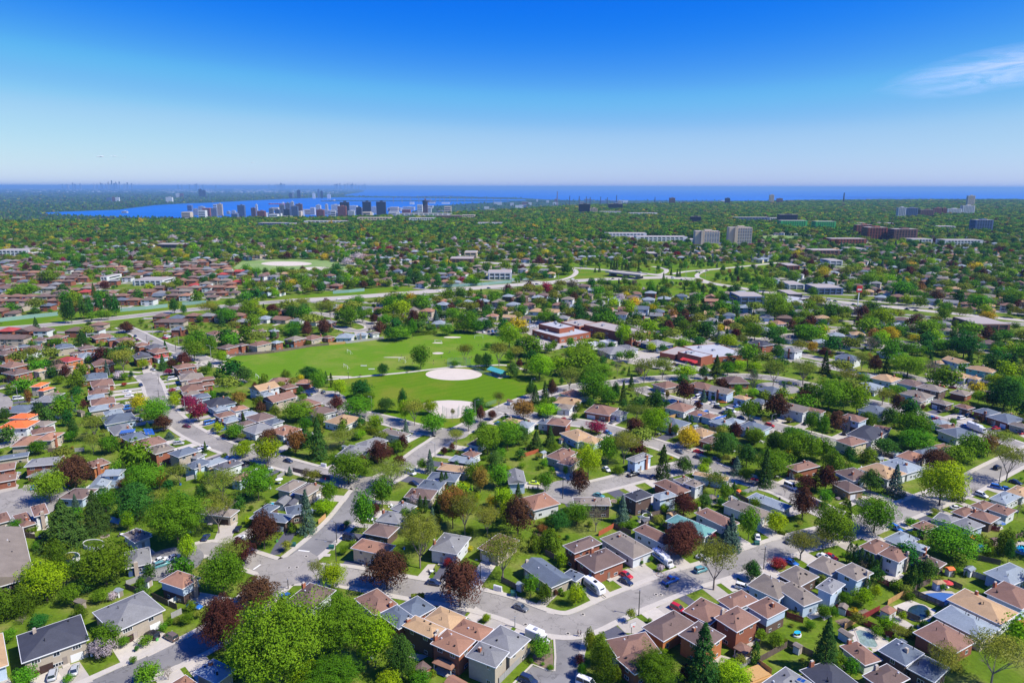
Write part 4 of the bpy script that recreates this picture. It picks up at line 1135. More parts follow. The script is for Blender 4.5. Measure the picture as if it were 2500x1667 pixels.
tower('red brick block', 'X', 1592, 1630, 368, 325, TW['brick'], fl=7)
tower('white terrace-like apartment block', 'X', 1632, 1760, 362, 330, TW['white'], fl=7)
tower('white ribbed apartment tower', 'X', 1772, 1880, 362, 300, TW['white'], fl=10)
tower('tall beige lakeside tower', 'X', 1822, 1886, 285, 210, TW['beige'], fl=18)
tower('dark glass stepped apartment block', 'X', 1870, 2030, 520, 430, TW['bluegrey'], fl=9, dep=26)
tower('small pale tower by the lake shore', 'X', 8, 50, 262, 206, TW['beige'], fl=12)
tower('dark red block near the lake', 'X', 78, 130, 262, 238, TW['brown'], fl=5)
tower('dark grey slab tower', 'W', 612, 715, 360, 292, TW['dark'], fl=14)
tower('short beige tower beside the dark slab', 'W', 715, 782, 362, 332, TW['beige'], fl=8)
tower('dark stepped office block', 'W', 885, 1012, 320, 290, TW['dark'], fl=5)
tower('white tower cap behind the dark stepped block', 'W', 968, 1005, 315, 262, TW['white'], fl=9)
tower('purple-grey apartment block near the lake', 'W', 1443, 1495, 275, 235, TW['brown'], fl=8)
tower('dark apartment block near the lake', 'W', 1955, 1998, 272, 236, TW['dark'], fl=8)
tower('dark office block with a white side', 'W', 1638, 1728, 450, 405, TW['dark'], fl=6)
# long low roofs on the plateau: shopping centre, factories, schools
for c, xl, xr, yb, yt, m_, look in [('S', 855, 1225, 62, 28, 'white', 'long white-roofed shopping centre'), ('S', 1130, 1590, 95, 58, 'white', 'long white-roofed shopping centre wing'), ('S', 1590, 1670, 100, 85, 'white', 'small white-roofed shop'),
                             ('X', 548, 870, 640, 590, 'brick', 'school with a white and grey stepped roof'), ('X', 1275, 1470, 640, 605, 'pale', 'low taupe-roofed school'), ('X', 1580, 1925, 650, 595, 'pale', 'low white-roofed school'),
                             ('X', 1470, 1690, 510, 488, 'pale', 'low long building'), ('X', 715, 870, 478, 460, 'white', 'low white warehouse'), ('X', 930, 1130, 475, 460, 'pale', 'low pale warehouse'),
                             ('X', 2160, 2290, 440, 432, 'white', 'low white shed'), ('X', 0, 90, 435, 415, 'pale', 'low grey shed'), ('W', 2030, 2352, 438, 408, 'bluegrey', 'very long blue-fronted industrial shed'),
                             ('W', 1040, 1330, 385, 372, 'white', 'long thin white roof'), ('W', 800, 1000, 372, 360, 'white', 'thin white roof'), ('V', 1290, 1800, 405, 368, 'white', 'long white campus building'),
                             ('V', 1412, 1650, 450, 412, 'white', 'white campus hall with glass front'), ('V', 940, 1245, 448, 415, 'beige', 'long beige campus block'), ('V', 1660, 1890, 420, 400, 'brown', 'long brown campus block'), ('V', 1895, 2015, 420, 395, 'beige', 'beige campus block'),
                             ('V', 2040, 2270, 478, 465, 'white', 'thin white roofline'), ('V', 40, 290, 495, 465, 'bluegrey', 'long glass-fronted hall'), ('V', 455, 890, 468, 452, 'white', 'long thin white roof'), ('V', 300, 470, 485, 475, 'white', 'low white roof'),
                             ('T', 370, 620, 225, 180, 'brown', 'low brown apartment row'), ('T', 705, 860, 185, 165, 'pale', 'low pale apartment row'), ('T', 135, 250, 350, 318, 'brick', 'low red-roofed apartment block'), ('T', 520, 640, 310, 272, 'white', 'low white apartment block'),
                             ('T', 140, 285, 520, 485, 'white', 'low white apartment row'), ('T', 390, 630, 565, 515, 'bluegrey', 'low grey-roofed apartment row'), ('T', 135, 260, 605, 572, 'dark', 'low dark building with a flat roof'), ('T', 1800, 2100, 885, 830, 'brown', 'long brown-roofed apartment row'),
                             ('S', 2040, 2270, 655, 592, 'bluegrey', 'flat white-roofed apartment block with blue sides'), ('S', 1240, 1320, 240, 212, 'dark', 'small dark flat-roofed building'), ('R', 2135, 2352, 440, 385, 'white', 'grey-roofed white terrace'), ('R', 1920, 2035, 250, 205, 'beige', 'beige church-like hall'),
                             ('R', 1790, 2005, 290, 262, 'brown', 'low brown-roofed school'), ('Q', 1480, 1720, 165, 140, 'dark', 'low dark flat-roofed building'), ('Q', 35, 330, 235, 195, 'white', 'low white-roofed building'), ('W', 1060, 1600, 600, 590, 'white', 'white roofline'),
                             ('Q', 1000, 1060, 470, 430, 'white', 'white side-gabled house'), ('Q', 1290, 1560, 500, 460, 'white', 'pale apartment row')]:
    r, w, hh, dp = tower(look, c, xl, xr, yb, yt, TW[m_], 'long_building', fl=max(1, int(2)), pent=False, dep=None if xr - xl < 60 else 32, cat='building', group='long low buildings among the trees')
# shopping plaza on the arterial road, right
pz = flat_block('shopping_plaza', '', 'T', (95, 640), (330, 690), (400, 640), 5, WALL['y'], ML['roofwhite'], None, 3, lbl='flat-roofed shopping plaza with a pale roof beside the arterial road')
flat_block('', '', 'T', (320, 640), (840, 740), (880, 720), 5, WALL['c'], ML['gravel'], (9, 1), 3, root=pz, seed=12)
# town below the escarpment
def low(look, c, xl, xr, yb, yt, m_, dist, **k):
    return tower(look, c, xl, xr, yb, yt, TW[m_], 'downtown_tower', dist=dist, z0=LOWZ, **k)
for c, xl, xr, yt, m_, d_ in [('U', 1120, 1172, 368, 'white', 5600), ('U', 1778, 1826, 344, 'pale', 5200), ('U', 1830, 1885, 324, 'pale', 5200), ('U', 1945, 1998, 340, 'grey', 5000), ('U', 2003, 2050, 300, 'beige', 5100), ('U', 2190, 2256, 310, 'bluegrey', 4900), ('U', 2312, 2352, 335, 'brown', 5000),
        ('U', 2085, 2115, 366, 'white', 5400), ('U', 2130, 2165, 360, 'white', 5400), ('V', 125, 165, 340, 'grey', 4800), ('V', 222, 268, 305, 'grey', 4900), ('V', 276, 318, 290, 'grey', 5000), ('V', 325, 355, 280, 'pale', 5000), ('V', 330, 392, 320, 'bluegrey', 4700), ('V', 372, 430, 298, 'brown', 5200),
        ('V', 262, 312, 345, 'dark', 4600), ('V', 555, 598, 308, 'white', 5200), ('V', 640, 665, 302, 'white', 5300), ('V', 695, 770, 305, 'white', 5500), ('V', 780, 860, 280, 'dark', 4700), ('V', 758, 835, 318, 'brick', 4500), ('V', 925, 972, 325, 'dark', 4500), ('V', 985, 1060, 276, 'dark', 4700),
        ('V', 1112, 1196, 276, 'dark', 4600), ('V', 850, 910, 360, 'white', 4400), ('V', 970, 1040, 345, 'pale', 4700), ('V', 0, 18, 305, 'white', 5400), ('V', 18, 90, 362, 'brick', 4500), ('V', 560, 630, 350, 'brick', 4600), ('V', 1062, 1110, 322, 'white', 5600), ('V', 862, 925, 315, 'white', 6000), ('V', 180, 225, 350, 'bluegrey', 4600), ('V', 1350, 1460, 322, 'white', 6500), ('V', 1210, 1340, 332, 'pale', 6200), ('V', 1500, 1630, 312, 'white', 7000)]:
    low('%s downtown tower' % {'white': 'white', 'pale': 'pale grey', 'grey': 'mid grey', 'beige': 'beige', 'bluegrey': 'blue-grey glass', 'brown': 'brown', 'dark': 'dark', 'brick': 'red brick'}[m_], c, xl, xr, 0, yt, m_, d_, fl=14)
rnd = random.Random(17)
for k in range(64):
    px_ = rnd.gauss(820, 190); px_ = min(max(px_, 470), 1230); d_ = rnd.uniform(4300, 6200); w = rnd.uniform(6, 22) * d_ / FPX; h_ = rnd.uniform(18, 62)
    X = (px_ - IW / 2) / FPX * d_; m_ = rnd.choice(['white', 'pale', 'beige', 'white', 'brick', 'bluegrey'])
    root = empty('downtown_block', X, d_, 0, LOWZ); link('wall', ubox(TW[m_]), root, T(0, 0, 0, 0, w, w * .5 + 12, h_)); link('roof', ubox(ML['gravel']), root, T(0, 0, h_, 0, w * .96, w * .5 + 10, 1))
    for i in range(3): link('window_band', ubox(ML['glass']), root, T(0, -w * .25 - 6, h_ * (.2 + .26 * i), 0, w * .9, .8, h_ * .1))
    reg(root, 'building', '%s downtown block' % {'bluegrey': 'blue-grey', 'brick': 'red brick', 'pale': 'pale grey'}.get(m_, m_), 'downtown blocks by the harbour', X, d_)
# control-tower-like hotel
r, w, hh, dp = low('brown tower with a drum-shaped crown', 'V', 1536, 1580, 0, 262, 'brown', 4600, fl=14)
link('crown', cyl(TW['dark'], 16), r, T(0, 0, hh - 14, 0, w * 1.15, w * 1.15, 14))
# shore industry on the lowland: sheds and stacks near the lake
rnd = random.Random(5)
for k in range(46):
    px_ = rnd.uniform(1190, 2100) if k < 36 else rnd.uniform(1000, 1300); d_ = rnd.uniform(6800, 10500)
    w = rnd.uniform(4, 20) * d_ / FPX; h_ = rnd.uniform(14, 42)
    X = (px_ - IW / 2) / FPX * d_
    root = empty('industrial_shed', X, d_, 0, LOWZ); m_ = TW[rnd.choice(['white', 'pale', 'bluegrey', 'brown', 'white'])]
    link('wall', ubox(m_), root, T(0, 0, 0, 0, w, w * .4 + 20, h_)); link('roof', ubox(ML['roofwhite']), root, T(0, 0, h_, 0, w, w * .4 + 20, 1.5))
    reg(root, 'shed', 'far %s industrial shed' % {'tower_white': 'white', 'tower_pale': 'pale', 'tower_bluegrey': 'blue-grey', 'tower_brown': 'brown'}[m_.name], 'industrial sheds along the far shore', X, d_)
for k, (px_, top, base_) in enumerate([(1358, 467, 494), (1388, 478, 490), (1411, 479, 490), (1437, 481, 490), (1462, 480, 490), (1500, 476, 490), (1592, 481, 489), (1478, 482, 490), (1428, 480, 490), (2043, 469, 500)]):
    d_ = 8200 if px_ < 2000 else 5200; X = (px_ - IW / 2) / FPX * d_; z_ = LOWZ if px_ < 2000 else 0
    yy = (top - IH / 2) / FPX; Ht = CAM_H + d_ * (-SP - yy * CP) / (CP - yy * SP) - z_
    st = link('smokestack', cyl(ML['pole'] if k else TW['brown'], 8, .5, .3), None, T(X, d_, z_, 0, 13, 13, Ht)); reg(st, 'chimney', 'thin dark chimney stack', 'stacks on the far shore', X, d_)
# lift bridge / skyway across the harbour mouth
def wpx(px_, py_, d_):
    X = (px_ - IW / 2) / FPX * (d_ * CP + (CAM_H) * SP); yy = (py_ - IH / 2) / FPX
    return X, d_, CAM_H + d_ * (-SP - yy * CP) / (CP - yy * SP)
sk = empty('skyway_bridge', *wpx(1100, 484, 9500)[:2]); ox, oy = sk.location.x, sk.location.y
pp = [wpx(a, b_, 9500) for a, b_ in [(960, 483.5), (1020, 481), (1060, 479.5), (1090, 479), (1140, 481), (1190, 483.5), (1240, 485.5)]]
b = MB()
for p, q in zip(pp, pp[1:]): b.tube((p[0] - ox, 0, p[2]), (q[0] - ox, 0, q[2]), 5, 5, 4)
link('deck', b.mesh('deck', TW['bluegrey']), sk)
for k in range(18):
    t = k / 17 * 5.999; i = int(t); u = t - i; X = pp[i][0] * (1 - u) + pp[i + 1][0] * u; Z = pp[i][2] * (1 - u) + pp[i + 1][2] * u
    link('pier', ubox(TW['grey']), sk, T(X - ox, 0, LOWZ, 0, 7, 10, Z - LOWZ - 3))
fixed(sk, 'long high road bridge on slender piers across the harbour mouth', 'bridge')
# beach strip
bs = [(*wpx(a, b_, 10500)[:2],) for a, b_ in [(800, 483), (1400, 486)]]
s_ = link('beach_strip', ubox(LOWMAT), None, T((bs[0][0] + bs[1][0]) / 2, 10600, LOWZ + .5, 0, abs(bs[1][0] - bs[0][0]), 260, 9)); s_['kind'] = 'structure'
# lake freighters
for k, (c, x0_, x1_, y_, m_, lb) in enumerate([('V', 118, 262, 303, 'redawn', 'long red-hulled freighter at anchor in the harbour, left of the towers'), ('V', 598, 730, 275, 'tank', 'long dark freighter in the harbour, right of the red one')]):
    a, py_ = cp(c, x0_, y_); b2, _ = cp(c, x1_, y_)
    X, Y = at((a + b2) / 2, py_, WZ); sc = depth_of(X, Y, WZ) / FPX; Ln = (b2 - a) * sc
    r = empty('cargo_ship', X, Y, 0, WZ); b = MB(); hl = Ln * .055
    b.v = [(-Ln / 2, 0, 0), (-Ln * .46, -12, 0), (Ln * .5, -12, 0), (Ln * .5, 12, 0), (-Ln * .46, 12, 0), (-Ln / 2 - 5, 0, hl), (-Ln * .45, -13, hl), (Ln * .5, -13, hl), (Ln * .5, 13, hl), (-Ln * .45, 13, hl)]
    b.f = [(0, 1, 6, 5), (1, 2, 7, 6), (2, 3, 8, 7), (3, 4, 9, 8), (4, 0, 5, 9), (5, 6, 7, 8, 9)]
    link('hull', mesh('hull', b.v, b.f, ML[m_]), r); link('wheelhouse', ubox(TW['white']), r, T(Ln * .42, 0, hl, 0, Ln * .1, 20, hl * 1.8))
    for j in range(5): link('deck_crane', ubox(TW['white']), r, T(-Ln * .35 + j * Ln * .16, 0, hl, 0, Ln * .02, 8, hl * .8))
    fixed(r, lb, 'ship')
# skylines beyond the lake
rnd = random.Random(11)
def skyline(px0, px1, n, ybase, hmax, d_, peak, spread_, where):
    for k in range(n):
        p = rnd.gauss(peak, spread_); p = min(max(p, px0), px1)
        hpx = .78 * hmax * (.25 + .75 * rnd.random() ** 2) * math.exp(-((p - peak) / (spread_ * 1.6)) ** 2 * .6)
        if k == 0: hpx = hmax * .9; p = peak
        X = (p - IW / 2) / FPX * d_; w = rnd.uniform(1.0, 2.6) * d_ / FPX; _, _, zt = wpx(p, ybase - hpx, d_)
        o = link('distant_skyscraper', ubox(TW[rnd.choice(['grey', 'pale', 'bluegrey'])]), None, T(X, d_, LOWZ, 0, w, w, zt - LOWZ))
        fixed(o, 'hazy skyscraper of the far skyline %s' % where, 'skyscraper', 'skyline towers %s' % where)
skyline(255, 345, 26, 453, 11, 42000, 298, 26, 'at the upper left horizon')
skyline(180, 240, 10, 453, 5, 42000, 205, 18, 'far left of the main cluster')
skyline(670, 740, 14, 454, 7, 52000, 700, 16, 'left of the lake')
skyline(775, 900, 34, 455, 10, 52000, 865, 32, 'where the lake begins')
skyline(450, 560, 10, 454, 4, 45000, 500, 30, 'between the two clusters')
# small towns and sheds on the far lowland
b = MB()
for k in range(520):
    py_ = 456.5 + 12 * (rnd.random() ** .8) * 1.0 + 4; px_ = rnd.uniform(-50, 860 if py_ < 472 else 760); 
    if rnd.random() < .5: px_ = rnd.gauss(620, 130)
    X, Y = at(px_, py_, LOWZ)
    if Y > 60000 or px_ > 860: continue
    s_ = Y / FPX; w = rnd.uniform(1.5, 8) * s_
    b.rbox(X, Y, 0, w, w * .5 + 40, LOWZ, LOWZ + rnd.uniform(.4, 1.1) * s_ + 6, 0 if rnd.random() < .75 else 1)
o = link('far_town_roofs', b.mesh('far_town', [TW['white'], TW['bluegrey']])); o['kind'] = 'stuff'
for k, (c, xl, xr, yt, m_, d_) in enumerate([('U', 1530, 1588, 238, 'white', 9500), ('U', 1618, 1650, 203, 'white', 14000), ('U', 1655, 1685, 203, 'brown', 14000), ('U', 1830, 1860, 165, 'dark', 14000), ('U', 1862, 1892, 175, 'dark', 14000), ('U', 985, 1030, 245, 'bluegrey', 10000), ('U', 1035, 1060, 240, 'brown', 10000), ('U', 1065, 1100, 242, 'white', 10000), ('V', 380, 410, 172, 'dark', 13000), ('V', 570, 585, 165, 'bluegrey', 13000), ('V', 595, 615, 180, 'dark', 13000), ('V', 335, 350, 195, 'grey', 13000), ('V', 520, 545, 200, 'white', 12500), ('V', 655, 685, 208, 'white', 12500), ('V', 305, 330, 200, 'dark', 13000)]):
    low('%s block across the harbour' % m_.replace('bluegrey', 'blue-grey'), c, xl, xr, 0, yt, m_, d_, bands=False, group='blocks across the harbour')

# ------------------------------------------------------------------ more streets of houses, filling the districts the survey shows as rows
def edge_dist(az):
    best = edge_w[0]
    for (a, b_), (c_, d_) in zip(edge_w, edge_w[1:]):
        t0, t1 = math.atan2(a, b_), math.atan2(c_, d_)
        if t0 <= az <= t1:
            u = (az - t0) / (t1 - t0); return math.hypot(a, b_) * (1 - u) + math.hypot(c_, d_) * u
    return 0
def in_plateau(x, y, m=0): return math.hypot(x, y) < edge_dist(math.atan2(x, y)) - m
rnd = random.Random(21)
cand = []
FILLROADS = []
PAL_L = 'bbbmmmbmobsgumbbmugr'; PAL_R = 'bummgglstbouugl'
def fillzone(theta, x0, x1, y0, y1, pitch_, block, test, pal, wal, he2):
    c, s = math.cos(theta), math.sin(theta)
    cx, cy = (x0 + x1) / 2, (y0 + y1) / 2; R_ = math.hypot(x1 - x0, y1 - y0) / 2 + 30
    nb = int(R_ / block) + 1
    for bi in range(-nb, nb + 1):
        v0 = bi * block
        seg = []
        for k in range(int(-R_ / 12), int(R_ / 12) + 1):
            u = k * 12; x, y = cx + u * c - v0 * s, cy + u * s + v0 * c
            if test(x, y) and not hit(OCC_OPEN, x, y) and not hit(OCC_VERGE, x, y): seg.append((x, y))
            else:
                if len(seg) > 3: FILLROADS.append(seg)
                seg = []
        if len(seg) > 3: FILLROADS.append(seg)
        for side in (-1, 1):
            for k in range(int(-R_ / pitch_), int(R_ / pitch_) + 1):
                u = k * pitch_ + rnd.uniform(-.8, .8); v = v0 + side * (15 + rnd.uniform(-1, 1.5))
                x, y = cx + u * c - v * s, cy + u * s + v * c
                if not (x0 < x < x1 and y0 < y < y1) or not test(x, y): continue
                cand.append((x, y, theta, rnd.choice(pal), rnd.choice(wal), 5.4 if rnd.random() < he2 else 3.6, side))
def t_left(x, y):
    px_, py_ = pix(x, y); return -160 < px_ < 600 and 648 < py_ < 870 and not (py_ > 800 and px_ > 470)
def t_right(x, y):
    px_, py_ = pix(x, y)
    if not (-200 < px_ < 2700): return False
    if not (568 < py_ < 862): return False
    if t_left(x, y): return False
    if px_ < 1400 and py_ > 800: return False
    if 1260 < px_ < 1680 and py_ > 790: return False
    return in_plateau(x, y, 40)
fillzone(R(3), -760, -180, 430, 1100, 13.0, 58, t_left, PAL_L, 'rrrrcwcr', .8)
fillzone(R(-16), -1100, 300, 440, 1900, 15.5, 66, t_right, PAL_R, 'rwcdcwrB', .3)
fillzone(R(-34), 300, 1500, 440, 2000, 15.5, 66, t_right, PAL_R, 'wcdcwyB', .25)
kept = []
tmp = set()
random.Random(3).shuffle(cand)
for x, y, th, rc, wc, he, side in cand:
    if hit(OCC_HOUSE, x, y) or hit(OCC_ROAD, x, y) or hit(OCC_OPEN, x, y): continue
    if hit(OCC_VERGE, x, y) or any(hit(OCC_ROAD, *p) or hit(OCC_HOUSE, *p) or hit(OCC_OPEN, *p) for p in rect_pts(x, y, th, 13, 12)): continue
    if not t_left(x, y) and rnd.random() < .15: continue
    mark_poly(OCC_HOUSE, rect_pts(x, y, th, 12, 12)); kept.append((x, y, th, rc, wc, he, side))
for pts in FILLROADS:
    d_ = math.hypot(*pts[len(pts) // 2])
    if all(hit(OCC_HOUSE, *p) for p in pts[1:-1]): continue
    band('side_road', pts, 8.5, .012, ML['asphalt'])
    mark_line(OCC_ROAD, pts, 4.5)
kept.sort(key=lambda k: math.hypot(k[0], k[1]))
room = max(0, 298 - len(HOUSES))
for i, (x, y, th, rc, wc, he, side) in enumerate(kept[:room]):
    r_ = random.Random(3000 + i)
    L_, W_ = r_.uniform(9.8, 11.6), r_.uniform(9, 11)
    place_house(x, y, th, L_, W_, he, rc, wc, 'h' if r_.random() < .8 else 'g', 3000 + i)
fm = list(ROOF.keys()); wm_ = list(WALL.keys())
mats_ = [ROOF[k] for k in fm] + [WALL[k] for k in wm_] + [ML['trim'], ML['glass'], ML['drive']]
b = MB()
for i, (x, y, th, rc, wc, he, side) in enumerate(kept[room:]):
    r_ = random.Random(9000 + i); L_, W_ = r_.uniform(9.8, 12.5), r_.uniform(9, 11.5)
    b.rbox(x, y, th, L_, W_, -.2, he, len(fm) + wm_.index(wc))
    v, f, h = roof_geo(L_, W_, he, .40, 'h' if r_.random() < .78 else 'g', .55)
    c, s = math.cos(th), math.sin(th); k = len(b.v)
    b.v += [(x + a * c - q * s, y + a * s + q * c, z) for a, q, z in v]; b.f += [tuple(k + j for j in ff) for ff in f]; b.m += [fm.index(rc)] * len(f)
    c, s = math.cos(th), math.sin(th)
    for u in (-.3, .28):
        for zz in ((1, 3.4) if he > 5 else (1,)):
            b.rbox(x + u * L_ * c + W_ / 2 * s, y + u * L_ * s - W_ / 2 * c, th, 2.2, .12, zz, zz + 1.2, len(mats_) - 2)
            b.rbox(x + u * L_ * c + (W_ / 2 + .02) * s, y + u * L_ * s - (W_ / 2 + .02) * c, th, 2.5, .1, zz - .12, zz, len(mats_) - 3)
    if side: 
        dx, dy = (s, -c) if side > 0 else (-s, c)
        b.rbox(x + dx * 9, y + dy * 9, th, 3.4, 8, .0, .05 + (i % 5) * .002, len(mats_) - 1)
o = link('distant_houses', b.mesh('distant_houses', mats_)); o['kind'] = 'stuff'
print('fill houses', len(kept), 'room', room)
# ------------------------------------------------------------------ trees
LEAF = {
 'M': leaf_mat('leaf_green', (.060, .158, .008), (.135, .275, .014)),
 'L': leaf_mat('leaf_lime', (.15, .275, .006), (.27, .42, .010)),
 'D': leaf_mat('leaf_deep_green', (.026, .092, .015), (.062, .165, .024)),
 'O': leaf_mat('leaf_olive', (.125, .165, .018), (.22, .255, .035)),
 'P': leaf_mat('leaf_purple', (.055, .021, .016), (.115, .048, .027), .2),
 'R': leaf_mat('leaf_crimson', (.20, .015, .035), (.32, .04, .07), .2),
 'Y': leaf_mat('leaf_yellow', (.38, .30, .01), (.52, .40, .02)),
 'U': leaf_mat('leaf_russet', (.17, .085, .02), (.24, .15, .03), .25),
 'S': leaf_mat('needle_green', (.022, .060, .014), (.050, .105, .018), .1),
 'B': leaf_mat('needle_blue', (.040, .085, .058), (.085, .145, .105), .1),
 'C': leaf_mat('cedar_green', (.026, .070, .010), (.050, .110, .014), .1),
 'H': leaf_mat('hedge_olive', (.065, .115, .007), (.13, .19, .012), .2),
 'W': leaf_mat('blossom', (.42, .33, .36), (.62, .55, .56), .3),
 'K': leaf_mat('bare_buds', (.15, .12, .09), (.20, .18, .10), .3),
}
def grow(rs, H, Wd, n_main, spread, levels=2, base=.3, r0=.22):
    b = MB(); tips = []
    b.tube((0, 0, -.3), (0, 0, H * base), r0, r0 * .75, 6)
    def br(p, d, ln, r, lv):
        q = p + d * ln
        b.tube(p, q, r, r * .6, 4 if lv < 2 else 3); tips.append(tuple(q))
        if lv >= levels: return
        for k in range(rs.randint(2, 3)):
            nd = (d + Vector((rs.uniform(-1, 1), rs.uniform(-1, 1), rs.uniform(-.2, .7))) * .62).normalized()
            br(q, nd, ln * rs.uniform(.6, .85), r * .58, lv + 1)
    for k in range(n_main):
        a = 2 * math.pi * k / n_main + rs.uniform(-.4, .4)
        d = Vector((math.cos(a) * spread, math.sin(a) * spread, rs.uniform(.7, 1.2))).normalized()
        br(Vector((0, 0, H * base)), d, H * .27, r0 * .6, 1)
    return b, tips
def leaves_mesh(name, P, N, size, m, rng, tint):
    """one bent leaf-spray quad per point"""
    n = len(P)
    nr = rng.normal(size=(n, 3)); nr /= np.linalg.norm(nr, axis=1)[:, None]
    nn = N * 1.15 + nr * .75; nn /= np.linalg.norm(nn, axis=1)[:, None]
    t = np.cross(nn, rng.normal(size=(n, 3))); t /= np.linalg.norm(t, axis=1)[:, None] + 1e-9
    u = np.cross(nn, t)
    s = (size * rng.uniform(.6, 1.35, n))[:, None]
    V = np.stack([P - t * s * .5, P - u * s * .42 + nn * s * .12, P + t * s * .55, P + u * s * .42 + nn * s * .12], 1).reshape(-1, 3)
    me = bpy.data.meshes.new(name)
    me.vertices.add(4 * n); me.vertices.foreach_set('co', V.astype(np.float32).ravel())
    me.loops.add(4 * n); me.loops.foreach_set('vertex_index', np.arange(4 * n, dtype=np.int32))
    me.polygons.add(n); me.polygons.foreach_set('loop_start', np.arange(0, 4 * n, 4, dtype=np.int32)); me.polygons.foreach_set('loop_total', np.full(n, 4, np.int32))
    at_ = me.attributes.new('tint', 'FLOAT', 'FACE'); at_.data.foreach_set('value', tint.astype(np.float32))
    me.materials.append(m); me.update(); me.validate()
    return me
def crown_points(rng, n, H, Wd, z0, shape, clumps, lump_r, open_=0.0):
    """clump centres over an ellipsoid (or cone, column); leaves sit on the clumps' outer skins"""
    zc = (z0 + H) / 2; hz = (H - z0) / 2
    g = math.pi * (3 - 5 ** .5); C = []
    for k in range(clumps):
        y = 1 - 2 * (k + .5) / clumps; r = math.sqrt(max(0, 1 - y * y)); a = g * k + rng.uniform(-.3, .3)
        k_ = rng.uniform(.55, .88)
        C.append((r * math.cos(a) * k_, r * math.sin(a) * k_, y * rng.uniform(.62, .84)))
    C += [tuple(rng.normal(size=3) * .28) for _ in range(max(2, clumps // 6))]
    C = np.array(C)
    # the under side is flatter
    C[:, 2] = np.where(C[:, 2] < 0, C[:, 2] * .85, C[:, 2])
    rad = lump_r * rng.uniform(.7, 1.35, len(C))
    w = rad ** 2; idx = rng.choice(len(C), n, p=w / w.sum())
    d = rng.normal(size=(n, 3)); d[:, 2] = d[:, 2] * .9 + .18; d /= np.linalg.norm(d, axis=1)[:, None]
    rr = rad[idx] * (1 - np.abs(rng.normal(0, .16 if clumps < 90 else .24, n)))
    rd = C[idx] / (np.linalg.norm(C[idx], axis=1)[:, None] + 1e-6)
    al = (d * rd).sum(1)[:, None]; d = d + rd * al * (.35 if clumps < 90 else .9)
    P = C[idx] + d * rr[:, None]
    N = d * .75 + P * .5; N[:, 2] += .25; N /= np.linalg.norm(N, axis=1)[:, None]
    P2 = P.copy()
    if shape == 'umbrella':
        P2[:, 2] = P[:, 2] * (.6) + .35; P2[:, 0] *= 1.0
    if shape == 'egg':
        t = (P[:, 2] + 1) / 2; k_ = np.clip(1.18 - .55 * t, .3, 1.2); P2[:, 0] *= k_; P2[:, 1] *= k_
    P2[:, 0] *= Wd / 2; P2[:, 1] *= Wd / 2; P2[:, 2] = zc + P2[:, 2] * hz
    tint = np.clip(rng.uniform(0, 1, len(C))[idx] * .7 + rng.uniform(0, .3, n), 0, 1)
    return P2, N, tint
def conifer_points(rng, n, H, Wd, z0):
    t = rng.uniform(0, 1, n) ** .72; t = 1 - t  # denser low
    tiers = 15; ti = np.floor((1 - t) * 0 + t * tiers); 
    z = z0 + (H - z0) * t
    Rr = Wd / 2 * (1 - t) ** .85 + .15
    nb = 9; ba = rng.integers(0, nb, n) * 2 * math.pi / nb + ti * 1.3 + np.sin(ti * 12.9898) * 1.7
    wob = 1 + .25 * np.sin(ba * 7 + ti * 3.7)
    r = Rr * wob * rng.uniform(.25, 1, n) ** .55
    a = ba + rng.normal(0, .16, n)
    z = (ti + .5) / tiers * (H - z0) + z0 - r * .28 + rng.normal(0, .12, n) + (H - z0) / tiers * rng.uniform(-.4, .4, n)
    P = np.stack([r * np.cos(a), r * np.sin(a), np.clip(z, z0 * .5, H)], 1)
    N = np.stack([np.cos(a) * .6, np.sin(a) * .6, np.full(n, .8)], 1)
    return P, N, np.clip(r / (Rr * 1.2) * .6 + rng.uniform(0, .4, n), 0, 1)
def column_points(rng, n, H, Wd, z0):
    t = rng.uniform(0, 1, n); a = rng.uniform(0, 2 * math.pi, n)
    Rr = Wd / 2 * np.clip(np.sin(np.clip(t * .86 + .14, 0, 1) * math.pi) ** .55, .05, 1) * (1 + .16 * np.sin(a * 3 + t * 9) + .1 * np.sin(a * 7 - t * 23))
    r = Rr * rng.uniform(.72, 1, n)
    P = np.stack([r * np.cos(a), r * np.sin(a), z0 + (H - z0) * t], 1)
    N = np.stack([np.cos(a), np.sin(a), np.full(n, .55) + t * .4], 1); N /= np.linalg.norm(N, axis=1)[:, None]
    return P, N, rng.uniform(0, 1, n)
PH, PW = 12.0, 10.0      # every prototype is grown 12 m high and 10 m wide, then scaled
SHAPES = {'M': ('round', 34, .34, .20), 'L': ('round', 34, .34, .20), 'D': ('egg', 34, .34, .14), 'O': ('umbrella', 30, .36, .26), 'P': ('egg', 34, .32, .16), 'R': ('round', 26, .36, .20), 'Y': ('round', 26, .38, .15),
          'U': ('round', 30, .34, .2), 'W': ('round', 24, .36, .2), 'E': ('umbrella', 40, .26, .3), 'K': ('round', 30, .3, .3)}
PROTO = {}
